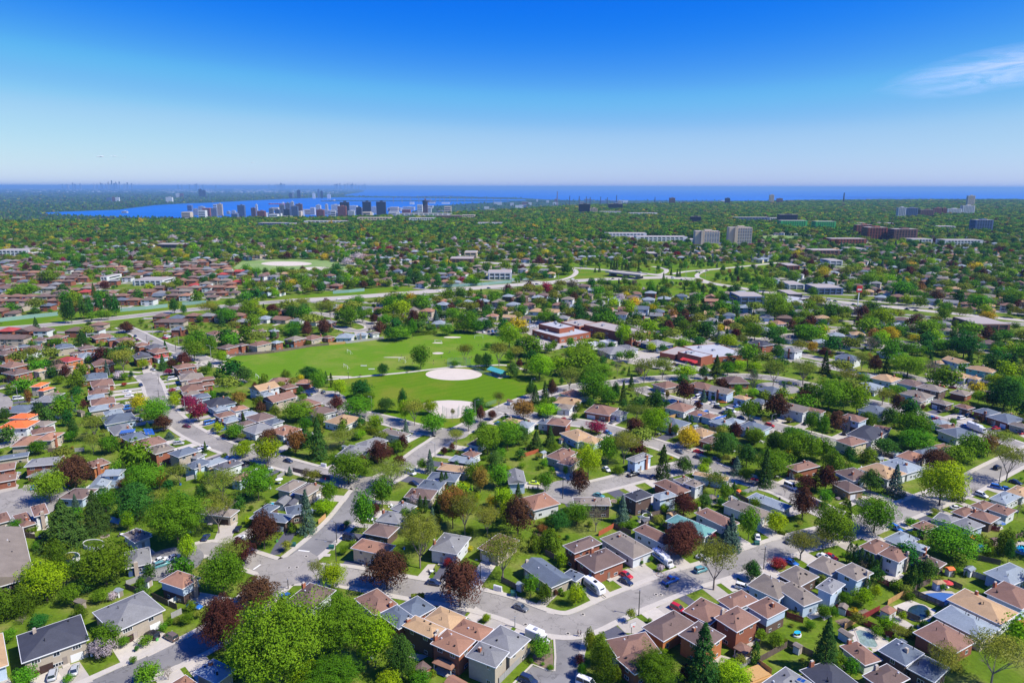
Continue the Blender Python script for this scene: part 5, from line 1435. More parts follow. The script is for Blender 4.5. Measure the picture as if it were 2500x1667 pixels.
def proto(kind, var, lod):
    key = (kind, var, lod)
    if key in PROTO: return PROTO[key]
    sd_ = (hash_(kind) * 31 + var * 7 + 3) % 100000; rng = np.random.default_rng(sd_); rs = random.Random(sd_)
    nl = {-1: 30000, 0: 9000, 1: 3600, 2: 1200}[lod]; sz = {-1: .205, 0: .34, 1: .53, 2: .88}[lod]
    trunk = None
    lk = {'E': 'O', 'J': 'P'}.get(kind, kind)
    if kind in 'SB':
        P, N, t = conifer_points(rng, int(nl * 1.0), PH, PW, 1.0); sz *= .95
        b = MB(); b.tube((0, 0, -.3), (0, 0, PH * .93), .22, .03, 6)
    elif kind in 'C':
        P, N, t = column_points(rng, int(nl * .7), PH, PW, .3); sz *= 1.15
        b = MB(); b.tube((0, 0, -.3), (0, 0, 3), .2, .1, 5)
    elif kind == 'H':
        P, N, t = crown_points(rng, nl, PH, PW, .2, 'egg', 26, .40)
        b = MB(); b.tube((0, 0, -.3), (0, 0, 5), .25, .1, 5)
    else:
        sh, cl, lr, z0 = SHAPES[kind]
        if kind in 'EKO':
            b, tips = grow(rs, PH, PW, 6 if kind != 'E' else 5, .62 if kind == 'E' else .5, 4 if lod <= 0 else 3 if lod == 1 else 1, .22)
        else: b, tips = grow(rs, PH, PW, 5, .5, 2 if lod < 2 else 1, .26)
        nn = int(nl * {'E': .7, 'K': .22, 'O': .75, 'L': 1.0}.get(kind, 1)); 
        P, N, t = crown_points(rng, nn, PH, PW, PH * z0, sh, cl if lod > -1 else 130, lr if lod > -1 else .185)
        if kind in 'EK': sz *= .62
        elif kind == 'O': sz *= .72
    me = leaves_mesh('crown', P, N, sz, LEAF[lk], rng, t)
    tm = b.mesh('trunk', ML['barkg'] if kind in 'EKO' else ML['bark'])
    PROTO[key] = (me, tm); return PROTO[key]
def hash_(s): return sum(ord(c) * (i + 17) for i, c in enumerate(s))
TNAME = {'M': ('broadleaf_tree', 'mid-green leafy tree', 'tree'), 'L': ('broadleaf_tree', 'bright lime-green tree', 'tree'), 'D': ('broadleaf_tree', 'deep green dense tree', 'tree'), 'O': ('olive_leaf_tree', 'thinly leafed olive-green tree', 'tree'),
         'P': ('purple_leaf_tree', 'dark purple-leafed maple', 'tree'), 'R': ('crimson_tree', 'small crimson-leafed tree', 'tree'), 'Y': ('yellow_tree', 'yellow-leafed tree', 'tree'), 'U': ('russet_tree', 'russet-brown tree', 'tree'),
         'S': ('spruce_tree', 'dark green spruce', 'tree'), 'B': ('spruce_tree', 'blue-grey spruce', 'tree'), 'C': ('column_cedar', 'slim column-shaped cedar', 'tree'), 'H': ('cedar_tree', 'rounded olive-green cedar', 'tree'),
         'W': ('blossom_tree', 'tree in pale blossom', 'tree'), 'E': ('spreading_tree', 'wide-spreading tree with bare forked limbs and thin leaves', 'tree'), 'K': ('bare_tree', 'nearly bare grey-twigged tree', 'tree')}
TREES = []; TN = [0]
TREEPOS = []
def put_tree(kind, x, y, H, Wd, reg_=True, small=None):
    d = math.hypot(x, y); rs = random.Random(int(x * 7 + y * 13) & 65535)
    appar = Wd / max(d, 1) * FPX
    lod = -1 if appar > 120 else 0 if appar > 62 else 1 if appar > 22 else 2
    if small is None: small = H < 3.6
    var = rs.randint(0, 3 if lod > 0 else 2) if lod > -1 else 0
    me, tm = proto(kind, var, lod)
    nm, look, cat = TNAME[kind]
    if small: nm = 'shrub'; look = look.replace('tree', 'shrub').replace('spruce', 'low spruce').replace('maple', 'shrub'); cat = 'shrub'
    o = empty(nm, x, y, rs.uniform(0, 6.28))
    m = Matrix.Diagonal((Wd / PW, Wd / PW, H / PH, 1))
    sh = rs.uniform(.92, 1.08)
    k_ = 1.0
    link('crown', me, o, Matrix.Diagonal((Wd / PW * sh * k_, Wd / PW / sh * k_, H / PH, 1)))
    link('trunk', tm, o, m)
    size = 'tall ' if H > 14 else 'small ' if 3.6 < H < 6 and not look.startswith('small') else ''
    reg(o, cat, size + look, 'trees of the district' if cat == 'tree' else 'garden shrubs', x, y)
    TREEPOS.append((x, y, Wd))
    return o
TT = """
A M 1095 130 580 520;A L 470 330 750 430;A H 590 80 430 200;A H 60 600 930 260;A H 240 590 880 330;A D 900 450 650 220;A M 1050 610 750 170;A M 740 560 780 200;A M 1110 960 1280 270;A W 1090 1110 1330 240;A L 1955 60 325 170;A D 415 870 1000 200;A M 1540 1390 1620 260;A K 1760 1400 1540 120;A M 270 1420 1640 220;A P 390 1430 1490 90;A M 1290 1090 1200 140;A M 1960 850 960 120;A M 1710 950 1040 90;A M 1780 900 970 80;A D 1435 1185 1240 55;A M 1400 1300 1370 70;A H 840 760 920 140;A M 1480 480 580 110;A K 240 880 960 120;A M 110 1020 1150 150
G S 730 820 1320 540;G S 1090 700 1180 330;G B 870 740 940 120;G P 860 310 700 400;G M 560 480 860 340;G M 430 140 300 200;G O 1070 60 290 170;G M 1260 80 290 220;G M 820 20 140 130;G M 1650 400 760 420;G D 1560 640 1080 470;G U 1830 480 690 190;G O 2060 400 650 230;G M 1210 690 960 260;G L 1470 940 1160 140;G O 1850 690 880 200;G M 2030 740 1400 600;G L 2310 480 600 120;G D 2320 620 860 140;G H 1500 270 420 260;G L 1540 210 300 120;G M 210 1040 1180 180;G M 380 1110 1180 120;G H 640 1260 1420 250;G M 85 310 380 130;G O 190 270 340 110;G O 250 380 450 140;G S 1430 390 600 140;G U 1410 560 700 120;G S 700 790 900 120;G M 440 1290 1380 130;G O 1000 0 60 150;G O 1200 0 80 100;G H 760 280 340 120;G H 850 285 340 120
B M 190 220 700 430;B O 280 100 400 330;B P 380 80 370 320;B P 560 500 830 470;B P 190 680 1280 540;B M 760 740 1750 960;B M 1400 700 1400 640;B L 1780 880 1440 420;B M 1330 1340 1750 560;B L 1070 1390 1700 360;B E 1170 290 530 170;B L 1340 330 600 280;B P 1900 210 620 460;B D 2060 1100 1568 330;B L 1930 1450 1700 230;B M 1460 140 230 90;B M 1380 620 740 120;B M 450 1050 1500 420
S S 915 285 370 34;S S 940 280 370 36;S S 965 285 370 34;S S 1015 300 372 34;S S 1045 305 372 30;S S 1072 300 372 30;S S 1465 350 420 30;S S 1520 360 435 30;S S 1545 350 435 30;S S 765 350 395 30;S S 805 335 392 34;S S 1395 390 455 28;S S 1425 430 485 24;S M 1280 510 610 90;S M 1320 560 610 60;S S 1335 500 575 30;S S 960 470 540 24;S S 985 465 545 24;S M 930 490 580 50;S M 1050 500 590 60;S D 150 800 870 20;S C 1755 480 650 34;S M 1000 940 1070 20;S L 1030 875 1060 140;S M 310 760 870 160
Q D 590 630 870 80;Q D 650 610 870 90;Q D 760 620 840 80;Q D 820 610 830 80;Q D 910 590 800 90;Q D 1000 600 790 80;Q D 1060 610 810 90;Q S 330 815 925 70;Q M 840 770 850 90;Q M 930 750 840 80;Q M 990 750 840 60;Q P 970 480 575 100;Q S 860 500 635 60;Q M 230 500 650 180;Q L 110 555 640 100;Q M 450 380 525 180;Q D 1600 640 780 90;Q D 1690 700 790 60;Q L 1375 500 590 90;Q P 1160 860 960 150;Q M 2080 730 870 180;Q M 2280 650 830 160;Q O 1920 670 830 180;Q M 2120 640 740 120;Q P 1780 865 925 70
R M 870 710 910 160;R M 980 750 860 80;R L 1340 650 840 180;R P 1450 740 920 120;R M 1190 780 920 130;R P 1090 780 870 100;R D 330 700 850 150;R P 150 690 800 150;R O 600 660 820 140;R O 680 650 830 150;R M 1240 610 800 160;R M 1540 600 780 180;R M 1950 750 950 170;R M 1800 720 860 130;R P 2050 640 750 110;R D 1230 890 1030 120;R M 1390 890 1010 100;R P 625 830 970 130;R P 470 840 960 90;R M 350 850 960 150;R O 430 630 760 140;R Y 330 465 550 120;R Y 780 695 780 90;R M 940 610 720 110;R Y 160 490 550 80;R D 600 505 590 80;R M 1880 530 660 120;R M 2190 570 680 130
T M 690 705 830 160;T M 440 600 710 90;T M 930 650 760 120;T L 1060 720 900 220;T M 940 800 930 140;T M 1630 670 810 130;T P 1440 875 990 110;T M 350 870 1040 200;T L 290 800 910 120;T M 70 580 830 250;T M 1460 820 990 230;T Y 2030 750 840 150;T Y 1110 900 1030 160;T M 340 730 850 150;T P 1300 330 430 100;T P 1690 280 360 110;T P 390 280 350 100;T M 920 400 510 160;T M 240 375 490 130;T D 90 890 990 130;T P 540 410 480 80;T M 1250 470 620 190;T D 2120 540 640 130;T M 2280 550 690 180;T P 2130 470 540 100;T M 1950 590 740 220;T O 1780 710 840 180;T M 970 185 290 90;T P 1430 270 335 75
C O 110 -180 400 470;C P 530 290 810 450;C O 980 30 530 460;C H 1480 0 210 220;C H 1310 20 200 160;C M 1270 450 680 180;C H 1420 540 740 170;C L 1740 540 770 140;C M 1580 580 640 70;C M 1620 620 660 50;C H 1890 1010 1220 150;C H 2000 1080 1400 220;C H 2040 1200 1568 240;C M 1380 1110 1320 220;C L 810 850 930 90;C R 410 270 360 90;C Y 630 140 190 70;C M 130 1460 1620 220;C M 30 1290 1560 90;C P 1530 590 660 60;C M 1810 1360 1530 90;C M 1280 1310 1350 50;C M 1400 1350 1380 40;C M 1480 1380 1425 70
D P 710 -60 280 400;D E 1060 80 625 480;D B 1190 -80 165 250;D D 1450 300 500 200;D R 1720 270 380 165;D W 490 330 400 80;D O 1960 0 300 340;D S 940 930 1620 430;D M 450 1260 1650 460;D P 750 1370 1568 150;D L 1240 1360 1650 370;D C 1480 1120 1365 85;D M 385 240 300 50;D M 290 285 330 50;D L 540 1200 1250 60;D H 30 1380 1568 130;D D 560 560 560 40;D M 1700 1040 1200 170;D M 1540 1010 1120 110;D M 2050 920 1010 110;D M 380 890 940 50
E S 90 880 1450 330;E M 1230 1790 1790 30;E C 330 100 310 75;E C 390 110 320 65;E C 450 150 330 60;E C 510 190 350 60;E C 555 215 380 60;E C 600 270 440 70;E C 648 230 400 40;E C 940 330 590 75;E C 990 320 600 80;E C 1050 370 580 75;E C 900 430 570 65;E C 510 470 625 75;E L 450 590 760 210;E D 1135 280 510 220;E M 1400 -50 290 630;E H 1770 90 270 110;E H 1950 0 240 190;E D 1995 60 300 110;E L 720 880 1040 180;E L 880 820 910 80;E O 840 970 1110 200;E M 340 1320 1510 190;E M 200 1250 1450 200;E E 1850 1050 1620 560;E O 1330 1200 1600 340;E M 2030 930 1000 60;E C 1415 390 450 40;E C 1540 390 460 30;E M 1460 360 420 55;E M 270 620 760 140;E M 60 750 900 130;E M 150 760 880 110;E L 600 560 660 120;E M 1290 520 600 60
H L 430 150 340 230;H L 720 110 410 280;H P 740 0 150 260;H U 1040 0 300 210;H S 1300 -150 330 240;H M 610 430 830 350;H B 980 420 520 80;H O 200 460 830 400;H E 150 730 1210 420;H M 1650 260 640 420;H M 1430 600 870 200;H L 1380 810 980 220;H B 1170 680 1185 210;H P 1800 290 450 170;H P 2020 130 400 310;H M 2210 120 280 170;H P 2280 60 250 140;H P 2240 300 450 190;H O 2150 380 700 460;H M 2040 550 900 260;H M 1830 710 1190 240;H P 1960 840 1000 130;H P 680 965 1390 390;H M 340 0 110 190;H O 1580 0 230 330;H L 1780 0 120 150;H L 500 1000 1080 80;H L 870 1080 1110 40;H M 1640 1040 1110 80;H M 2310 900 1080 130;H D 620 130 190 60;H H 1930 0 60 200;H H 760 540 650 90;H H 230 270 320 130;H L 890 1170 1200 40;H M 540 870 930 60
I B 240 220 490 130;I M 150 330 470 110;I E 540 0 190 200;I P 400 190 290 80;I M 900 -60 290 300;I M 1130 -100 220 340;I D 1250 -50 180 260;I S 1460 0 230 180;I S 1620 -50 180 160;I H 1660 130 280 150;I E 1340 0 260 60;I D 990 250 450 220;I M 760 370 600 240;I U 820 430 720 190;I M 1030 400 680 250;I C 375 480 680 60;I C 425 480 670 60;I U 500 660 1150 330;I O 640 720 1220 330;I L 620 600 750 170;I L 1090 660 900 230;I Y 960 760 880 140;I P 1250 760 1250 370;I O 900 880 1240 320;I S 1255 600 800 110;I C 130 750 950 55;I C 190 760 950 55;I B 270 880 1200 160;I D 50 900 1180 220;I O 180 1120 1411 370;I D 1720 930 1160 280;I M 1930 840 1100 280;I K 2150 840 1180 260;I H 1640 1140 1380 240;I H 1450 1210 1400 150;I M 1570 480 720 165;I P 1960 450 740 250;I L 2060 160 560 310;I M 2290 60 400 240;I M 1800 410 530 65;I M 1640 420 490 65;I L 1130 410 460 65;I W 50 740 880 90;I S 320 820 1050 120;I L 690 1120 1190 90;I U 1530 1090 1180 120;I B 1790 130 200 80;I M 1280 1210 1300 90;I C 1375 640 680 18;I C 1425 640 690 18;I C 1480 630 670 18;I H 1460 525 565 50
J S 570 160 550 210;J D 810 310 500 220;J Y 860 0 210 215;J D 1270 30 330 300;J D 1530 160 430 250;J M 1830 220 560 380;J S 1750 200 640 200;J B 1410 290 500 160;J M 1060 310 440 160;J L 1030 380 540 140;J O 1170 480 760 260;J M 1280 600 830 150;J S 1380 500 760 75;J M 1520 420 600 160;J D 1050 740 890 180;J P 810 730 1000 300;J L 580 850 950 110;J B 100 740 1060 175;J P 800 1050 1400 430;J R 1135 1180 1260 85;J B 1350 950 1340 270;J M 1560 880 1270 220;J L 1870 940 1180 240;J P 2220 520 700 250;J P 2180 680 1030 310;J M 1620 0 170 190;J P 1380 0 100 150;J D 1850 0 260 220;J M 2100 0 350 370;J H 2100 190 340 95;J M 2290 60 380 190;J M 200 1040 1130 160;J O 120 30 400 350;J H 60 420 500 140;J L 960 810 900 80;J M 100 1060 1140 100;J K 1970 610 740 90;J M 1080 160 260 110;J H 1920 1020 1060 60
K M 170 870 1320 440;K M 50 90 360 230;K H 180 240 520 250;K D 360 180 400 170;K P 90 400 720 240;K D 610 460 710 265;K B 890 380 740 220;K L 1420 390 880 490;K M 660 770 1200 420;K S 340 800 1240 190;K S 1620 420 800 165;K P 1350 220 500 360;K M 1600 170 420 290;K M 1760 40 360 330;K M 1120 0 250 390;K D 760 90 280 290;K H 570 200 370 220;K E 2190 160 600 410;K O 2070 0 230 320;K U 1960 60 300 190;K H 2170 1130 1411 180;K M 80 680 850 165;K D 60 820 900 170;K K 1790 640 760 100;K K 2300 760 1000 120;K D 1090 1010 1060 60;K O 60 1130 1380 220;K M 1120 440 520 50
L M 1790 820 1140 320;L P 1880 1020 1200 230;L Y 1600 780 1000 180;L L 2010 770 940 145;L R 2170 790 960 155;L R 2280 860 1100 200;L O 1410 250 530 260;L L 1650 370 490 115;L S 1870 310 500 115;L P 2110 300 460 185;L P 1980 370 470 135;L M 2230 160 400 220;L M 2180 100 250 125;L H 890 520 700 225;L U 330 700 910 75;L D 110 720 790 95;L S 940 50 210 150;L M 640 130 230 190;L D 540 370 460 105;L M 680 560 660 115;L W 1370 520 610 105;L O 1080 1010 1317 250;L D 840 1060 1260 135;L D 1020 980 1060 85;L D 60 930 1100 125;L P 310 50 130 125;L P 510 50 100 95;L R 1980 700 770 80;L S 1900 150 280 65;L P 1480 0 60 145;L B 1950 1200 1280 125;L C 1700 1090 1200 48;L R 1950 480 550 95;L R 1430 640 680 60;L K 180 320 390 115;L O 40 560 640 115;L M 110 660 720 100;L M 990 460 530 85;L M 1430 530 610 100;L D 950 50 200 90;L M 1850 0 60 90;L M 450 580 620 60;L M 1500 250 300 100;L O 1740 155 190 70
M L 200 270 420 130;M D 450 460 650 215;M U 390 740 910 165;M H 630 780 950 145;M H 930 490 610 115;M D 1200 450 590 230;M M 1300 500 750 185;M S 1395 500 640 65;M C 1455 470 690 38;M L 1550 600 800 155;M D 1790 600 820 250;M M 1880 750 880 155;M P 1520 790 990 195;M M 1750 810 1060 360;M D 2080 810 980 205;M D 2050 410 555 135;M M 1070 860 1090 350;M H 810 890 1040 135;M D 1100 680 770 105;M M 1130 770 850 115;M L 1960 1000 1190 185;M D 2280 700 980 125;M L 2300 830 1080 145;M M 60 100 330 155;M M 1160 1040 1200 155;M H 1320 990 1130 185;M M 340 1110 1280 190;M H 1790 1100 1240 105;M O 1000 130 230 85;M M 1000 0 100 165;M P 1370 0 80 165;M P 1180 0 100 125;M M 2200 0 160 270;M D 60 400 500 85;M H 1190 150 210 90;M M 1260 105 170 60;M M 480 120 160 60;M H 540 245 290 80;M K 820 160 260 90;M L 1310 870 920 60
N M 130 300 580 215;N O 640 280 520 155;N L 1150 60 330 290;N M 900 270 350 78;N O 1030 260 560 220;N D 790 390 545 105;N D 890 380 580 135;N D 1190 500 670 165;N O 1220 310 500 175;N M 1160 350 500 115;N L 1500 420 700 320;N O 1840 540 830 250;N L 1700 430 590 140;N M 2000 310 500 410;N M 2160 500 720 370;N M 2120 620 980 340;N D 1400 720 900 135;N S 1450 750 970 145;N S 1560 700 960 125;N P 1640 700 900 125;N U 1310 920 1160 250;N L 1590 970 1130 260;N O 1030 830 1020 115;N D 790 890 1060 165;N P 820 1000 1180 125;N P 950 1040 1150 115;N M 680 1010 1290 175;N L 240 930 1100 175;N O 60 930 1230 250;N M 270 1080 1330 265;N E 500 980 1180 65;N M 1660 890 1010 78;N E 540 1260 1411 195;N H 1940 950 1050 115;N D 2080 890 1010 105;N H 1900 1070 1150 95;N R 2150 1170 1320 215;N R 2050 1040 1090 58;N R 1780 1120 1150 78;N M 2290 800 1000 190;N M 430 50 190 175;N D 230 60 150 95;N M 620 0 160 200;N M 760 0 165 200;N D 880 0 130 180;N P 1090 10 70 78;N M 1660 240 360 85;N K 2220 330 500 145;N M 30 0 220 110;N L 1860 310 480 160;N O 1330 560 660 90;N P 1150 520 540 20;N H 1500 1040 1120 60
O M 110 60 270 185;O P 620 0 160 145;O M 800 0 140 125;O M 930 20 190 155;O D 1060 20 180 125;O S 1170 0 130 95;O P 1310 0 110 155;O P 1400 100 230 135;O L 1300 170 340 235;O M 1620 40 240 235;O M 1020 200 280 58;O M 300 180 250 78;O M 400 160 230 78;O D 490 150 230 88;O D 590 140 220 78;O M 1540 280 520 245;O D 1890 190 300 195;O D 1880 290 460 185;O M 1890 70 190 185;O M 2200 50 270 270;O O 2130 230 420 175;O Y 2270 250 380 135;O K 40 430 650 105;O E 350 440 730 260;O O 560 430 700 245;O L 820 520 700 250;O S 1180 400 640 175;O D 1030 520 680 125;O M 1310 480 640 155;O L 1440 460 610 145;O D 1320 380 470 135;O L 1620 490 590 155;O E 1840 450 780 275;O O 2180 470 750 310;O K 1600 560 850 195;O L 1600 790 880 125;O M 1430 740 850 105;O P 1230 670 790 190;O P 810 700 960 225;O B 1030 790 940 98;O M 1140 860 930 48;O S 200 620 800 88;O S 110 690 950 105;O K 290 720 980 220;O D 490 800 1080 225;O L 480 1040 1340 310;O O 260 980 1180 290;O P 240 1130 1370 230;O M 1550 920 1180 195;O P 1870 870 1150 300;O P 2190 810 1010 225;O P 1400 1180 1370 165;O M 1270 1200 1300 135;O M 1620 1240 1411 195;O Y 850 1240 1411 215;O M 710 1200 1330 88;O C 840 1090 1200 40;O C 890 1090 1200 45;O M 2070 1240 1411 270;O M 2280 1050 1300 175;O U 610 780 920 48;O O 1730 1120 1220 115;O D 20 720 950 115;O O 130 1290 1411 340
P M 130 680 1050 370;P M 300 700 1040 150;P L 450 780 1080 235;P S 80 340 610 125;P P 70 310 430 135;P O 340 570 750 320;P O 500 370 580 185;P P 650 420 620 165;P S 780 420 620 105;P M 1030 410 660 370;P K 600 170 400 235;P M 1070 260 430 300;P L 710 130 300 195;P Y 800 90 240 215;P Y 1110 170 260 245;P P 1200 60 190 145;P M 1320 0 150 270;P K 1300 440 720 225;P M 1450 220 400 290;P D 1680 140 440 370;P S 1740 320 520 105;P M 900 750 880 320;P O 740 790 980 235;P P 910 850 1070 165;P M 500 610 750 145;P D 820 1010 1190 215;P H 580 1060 1200 225;P M 1110 1070 1411 440;P P 200 1040 1290 215;P M 50 1090 1350 135;P L 1840 810 960 145;P P 2010 800 1010 215;P D 2150 640 1060 390;P L 2020 620 750 270;P M 2150 110 250 195;P M 2250 240 340 145;P D 2060 240 360 235;P D 2070 350 570 370;P S 2250 370 600 145;P M 1580 1010 1080 58;P L 1240 990 1060 48;P M 1540 1120 1210 78;P L 900 610 680 98;P S 2000 80 200 195;P O 1440 510 600 195;P O 1840 350 450 145;P M 2240 640 1040 300;P H 1840 1100 1140 90;P H 1100 760 800 120
"""
for ln in TT.strip().replace('\n', ';').split(';'):
    ln = ln.strip()
    if not ln: continue
    a = ln.split()
    if a[0] in CROP and len(a) == 6: c_, k_, x_, yt_, yb_, w_ = a; 
    else: raise ValueError(ln)
    px_, pyt = cp(c_, float(x_), float(yt_)); _, pyb = cp(c_, 0, float(yb_)); w = float(w_) / CROP[c_][2]
    X, Y = at(px_, pyb)
    if kind_broad := (k_ in 'MLDOPYUREKWJH'):
        # the lowest visible leaves hang in front of the trunk's foot
        Y += .12 * w * depth_of(X, Y) / FPX if w > 30 else 0
    D = depth_of(X, Y, 4); Wd = w * D / FPX
    yy = (pyt - IH / 2) / FPX; H_ = CAM_H + Y * (-SP - yy * CP) / (CP - yy * SP)
    H_ = min(max(H_, .7), 30)
    H_ = min(H_, max(Wd * (4.5 if k_ == 'C' else 2.6), 1.2)); Wd = min(Wd, H_ * 1.6)
    X = (px_ - IW / 2) / FPX * depth_of(X, Y, H_ * .5)
    put_tree(k_, X, Y, H_, Wd)
print('hand trees', len(TREEPOS))
n_hand_trees = sum(1 for r in REG if r[1] == 'tree')
# undergrowth and small garden shrubs round the near houses, kept off paving
rnd = random.Random(77)
SHR = []
def far_proto(kind, var, n, sz):
    sd_ = hash_(kind) * 13 + var; rng = np.random.default_rng(sd_)
    if kind in 'SB': P, N, t = conifer_points(rng, n, PH, PW, 1.0)
    elif kind == 'H': P, N, t = crown_points(rng, n, PH, PW, .2, 'egg', 14, .42)
    else:
        sh, cl, lr, z0 = SHAPES[kind]
        P, N, t = crown_points(rng, n, PH, PW, PH * z0 * .8, sh, max(9, n // 22), lr * 1.25)
    me = leaves_mesh('far_crown', P, N, sz, LEAF[kind], rng, t)
    o = bpy.data.objects.new('crown_source', me); return o
def scatter(name, pts, protos, kind='stuff'):
    """pts: (x, y, z, rot, sx, sz, proto index); instanced by geometry nodes onto points"""
    A = np.array(pts, dtype=np.float32)
    me = bpy.data.meshes.new(name); me.vertices.add(len(A)); me.vertices.foreach_set('co', A[:, :3].ravel())
    for nm, ty, dat in (('rotz', 'FLOAT', A[:, 3]), ('idx', 'INT', A[:, 6].astype(np.int32))):
        a_ = me.attributes.new(nm, ty, 'POINT'); a_.data.foreach_set('value', dat)
    a_ = me.attributes.new('scl', 'FLOAT_VECTOR', 'POINT'); a_.data.foreach_set('vector', np.stack([A[:, 4], A[:, 4], A[:, 5]], 1).ravel())
    o = link(name, me)
    src = bpy.data.collections.new(name + '_sources')
    for i, p in enumerate(protos): p.name = '%02d_source' % i; src.objects.link(p)
    ng = bpy.data.node_groups.new(name, 'GeometryNodeTree')
    ng.interface.new_socket('Geometry', in_out='INPUT', socket_type='NodeSocketGeometry'); ng.interface.new_socket('Geometry', in_out='OUTPUT', socket_type='NodeSocketGeometry')
    n = ng.nodes; l = ng.links
    gi = n.new('NodeGroupInput'); go = n.new('NodeGroupOutput'); ci = n.new('GeometryNodeCollectionInfo'); ip = n.new('GeometryNodeInstanceOnPoints')
    ci.inputs['Collection'].default_value = src; ci.inputs['Separate Children'].default_value = True; ci.inputs['Reset Children'].default_value = True
    def na(nm, ty):
        q = n.new('GeometryNodeInputNamedAttribute'); q.data_type = ty; q.inputs[0].default_value = nm; return [s for s in q.outputs if s.enabled and s.name == 'Attribute'][0]
    cx_ = n.new('ShaderNodeCombineXYZ')
    l.new(na('rotz', 'FLOAT'), cx_.inputs[2]); l.new(gi.outputs[0], ip.inputs['Points']); l.new(ci.outputs[0], ip.inputs['Instance'])
    ip.inputs['Pick Instance'].default_value = True
    l.new(na('idx', 'INT'), ip.inputs['Instance Index']); l.new(cx_.outputs[0], ip.inputs['Rotation']); l.new(na('scl', 'FLOAT_VECTOR'), ip.inputs['Scale'])
    l.new(ip.outputs[0], go.inputs[0])
    md = o.modifiers.new('scatter', 'NODES'); md.node_group = ng
    o['kind'] = kind
    return o
MIDK = 'MMLDOOPHYUSBRKMDOW'
P_MID = [far_proto(k, i, 1000, .95) for i, k in enumerate(MIDK)]
P_FAR = [far_proto(k, i + 40, 230, 1.9) for i, k in enumerate('MMLDOOPHYUSBDKMDO')]
WT_M = [9, 9, 5, 13, 7, 6, 5, 4, 1.8, .6, 3, 1.5, .4, 1.6, 8, 12, 5, .3]
WT_F = [9, 9, 3.5, 14, 6, 5, 2.6, 4, 1.2, .8, 4, 2, 13, 2.5, 9, 13, 4]
mid_pts = []; far_pts = []; big = []
taken = {}
def clash(x, y, r):
    ci, cj = int(x // 8), int(y // 8)
    for i in range(ci - 2, ci + 3):
        for j in range(cj - 2, cj + 3):
            for (a, b_, q) in taken.get((i, j), ()):
                if (a - x) ** 2 + (b_ - y) ** 2 < (r + q) ** 2: return True
    return False
def take(x, y, r): taken.setdefault((int(x // 8), int(y // 8)), []).append((x, y, r))
for x, y, w in TREEPOS: take(x, y, w * .42)
def density(px_, py_, x, y):
    if t_left(x, y) or (px_ < 590 and 648 < py_ < 870): 
        return .30 if py_ > 690 or px_ > 420 else .6
    if py_ > 870: return .45
    if px_ < 860 and py_ > 790: return .12
    return .84 if py_ > 640 else .95
rnd = random.Random(99)
def meadow(x, y):
    ins = False
    for (xa, ya), (xb, yb) in zip(MEADOW, MEADOW[1:] + MEADOW[:1]):
        if (ya > y) != (yb > y) and x < (xb - xa) * (y - ya) / (yb - ya) + xa: ins = not ins
    return ins
y = 150.0
while y < 7500:
    step = 8.8 if y < 1500 else 8.6 * (1 + (y - 1500) / 3200)
    xlim = (y * .80 + 90)
    x = -xlim
    while x < xlim:
        X = x + rnd.uniform(-.5, .5) * step; Y = y + rnd.uniform(-.5, .5) * step
        x += step
        if not in_plateau(X, Y, 4): continue
        px_, py_ = pix(X, Y)
        if rnd.random() > density(px_, py_, X, Y): continue
        near = py_ > 870
        if hit(OCC_ROAD, X, Y) or hit(OCC_OPEN, X, Y): continue
        if Y < 3300 and hit(OCC_HOUSE, X, Y): continue
        if Y >= 3200 and (int(X / 12), int(Y / 12)) in CLEAR: continue
        w = rnd.uniform(7.5, 12.5) if rnd.random() < .75 else rnd.uniform(12.5, 17.5)
        h = min(w * rnd.uniform(.85, 1.2), rnd.uniform(10, 15.5))
        small_chance = (.85 if py_ > 1130 else .5) if near else .66 if t_left(X, Y) else .12
        if rnd.random() < small_chance:
            w = rnd.uniform(2.6, 6.6) if near else rnd.uniform(1.8, 5.0); h = w * rnd.uniform(.9, 1.4)
        if meadow(X, Y):
            if rnd.random() < .5: continue
            w = rnd.uniform(3, 9); h = w * 1.4
        if Y < 1500:
            if clash(X, Y, w * .40): continue
            r_ok = True
            for a in range(6):
                qx, qy = X + math.cos(a) * w * .3, Y + math.sin(a) * w * .3
                if hit(OCC_HOUSE, qx, qy) or (near and hit(OCC_ROAD, qx, qy)): r_ok = False; break
            if not r_ok and w > 4: w *= .55; h *= .65
            take(X, Y, w * .40)
        if Y < 1500:
            i = rnd.choices(range(len(MIDK)), WT_M)[0]; k = MIDK[i]
        else:
            i = rnd.choices(range(len(P_FAR)), WT_F)[0]; k = 'S' if i in (10, 11) else 'M'
        if k in 'SB': w *= .62; h *= 1.15
        s2 = 1 if Y < 1500 else step / 8.6
        w *= s2 ** .75
        if Y < 1500:
            mid_pts.append((X, Y, 0, rnd.uniform(0, 6.28), w / PW, h / PH, i))
        else:
            far_pts.append((X, Y, -.5, rnd.uniform(0, 6.28), w / PW, h / PH * (1 + min(.2, (s2 - 1) * .1)), i))
    y += step * .93
# low shrubs and border planting between the near houses
rnd = random.Random(123); y = 120.0
while y < 560:
    x = -y * .8 - 60
    while x < y * .8 + 60:
        X = x + rnd.uniform(-2.4, 2.4); Y = y + rnd.uniform(-2.4, 2.4); x += 4.8
        if rnd.random() > .30 or hit(OCC_ROAD, X, Y) or hit(OCC_HOUSE, X, Y) or hit(OCC_OPEN, X, Y): continue
        w = rnd.uniform(.8, 3.2)
        if clash(X, Y, w * .35): continue
        take(X, Y, w * .4); i = rnd.choices(range(len(MIDK)), [5, 5, 4, 7, 6, 5, 2, 9, 2, 2, 3, 1, .5, 3, 4, 2, 6, 2])[0]
        mid_pts.append((X, Y, 0, rnd.uniform(0, 6.28), w / PW, w * rnd.uniform(.6, 1.2) / PH, i))
    y += 4.8
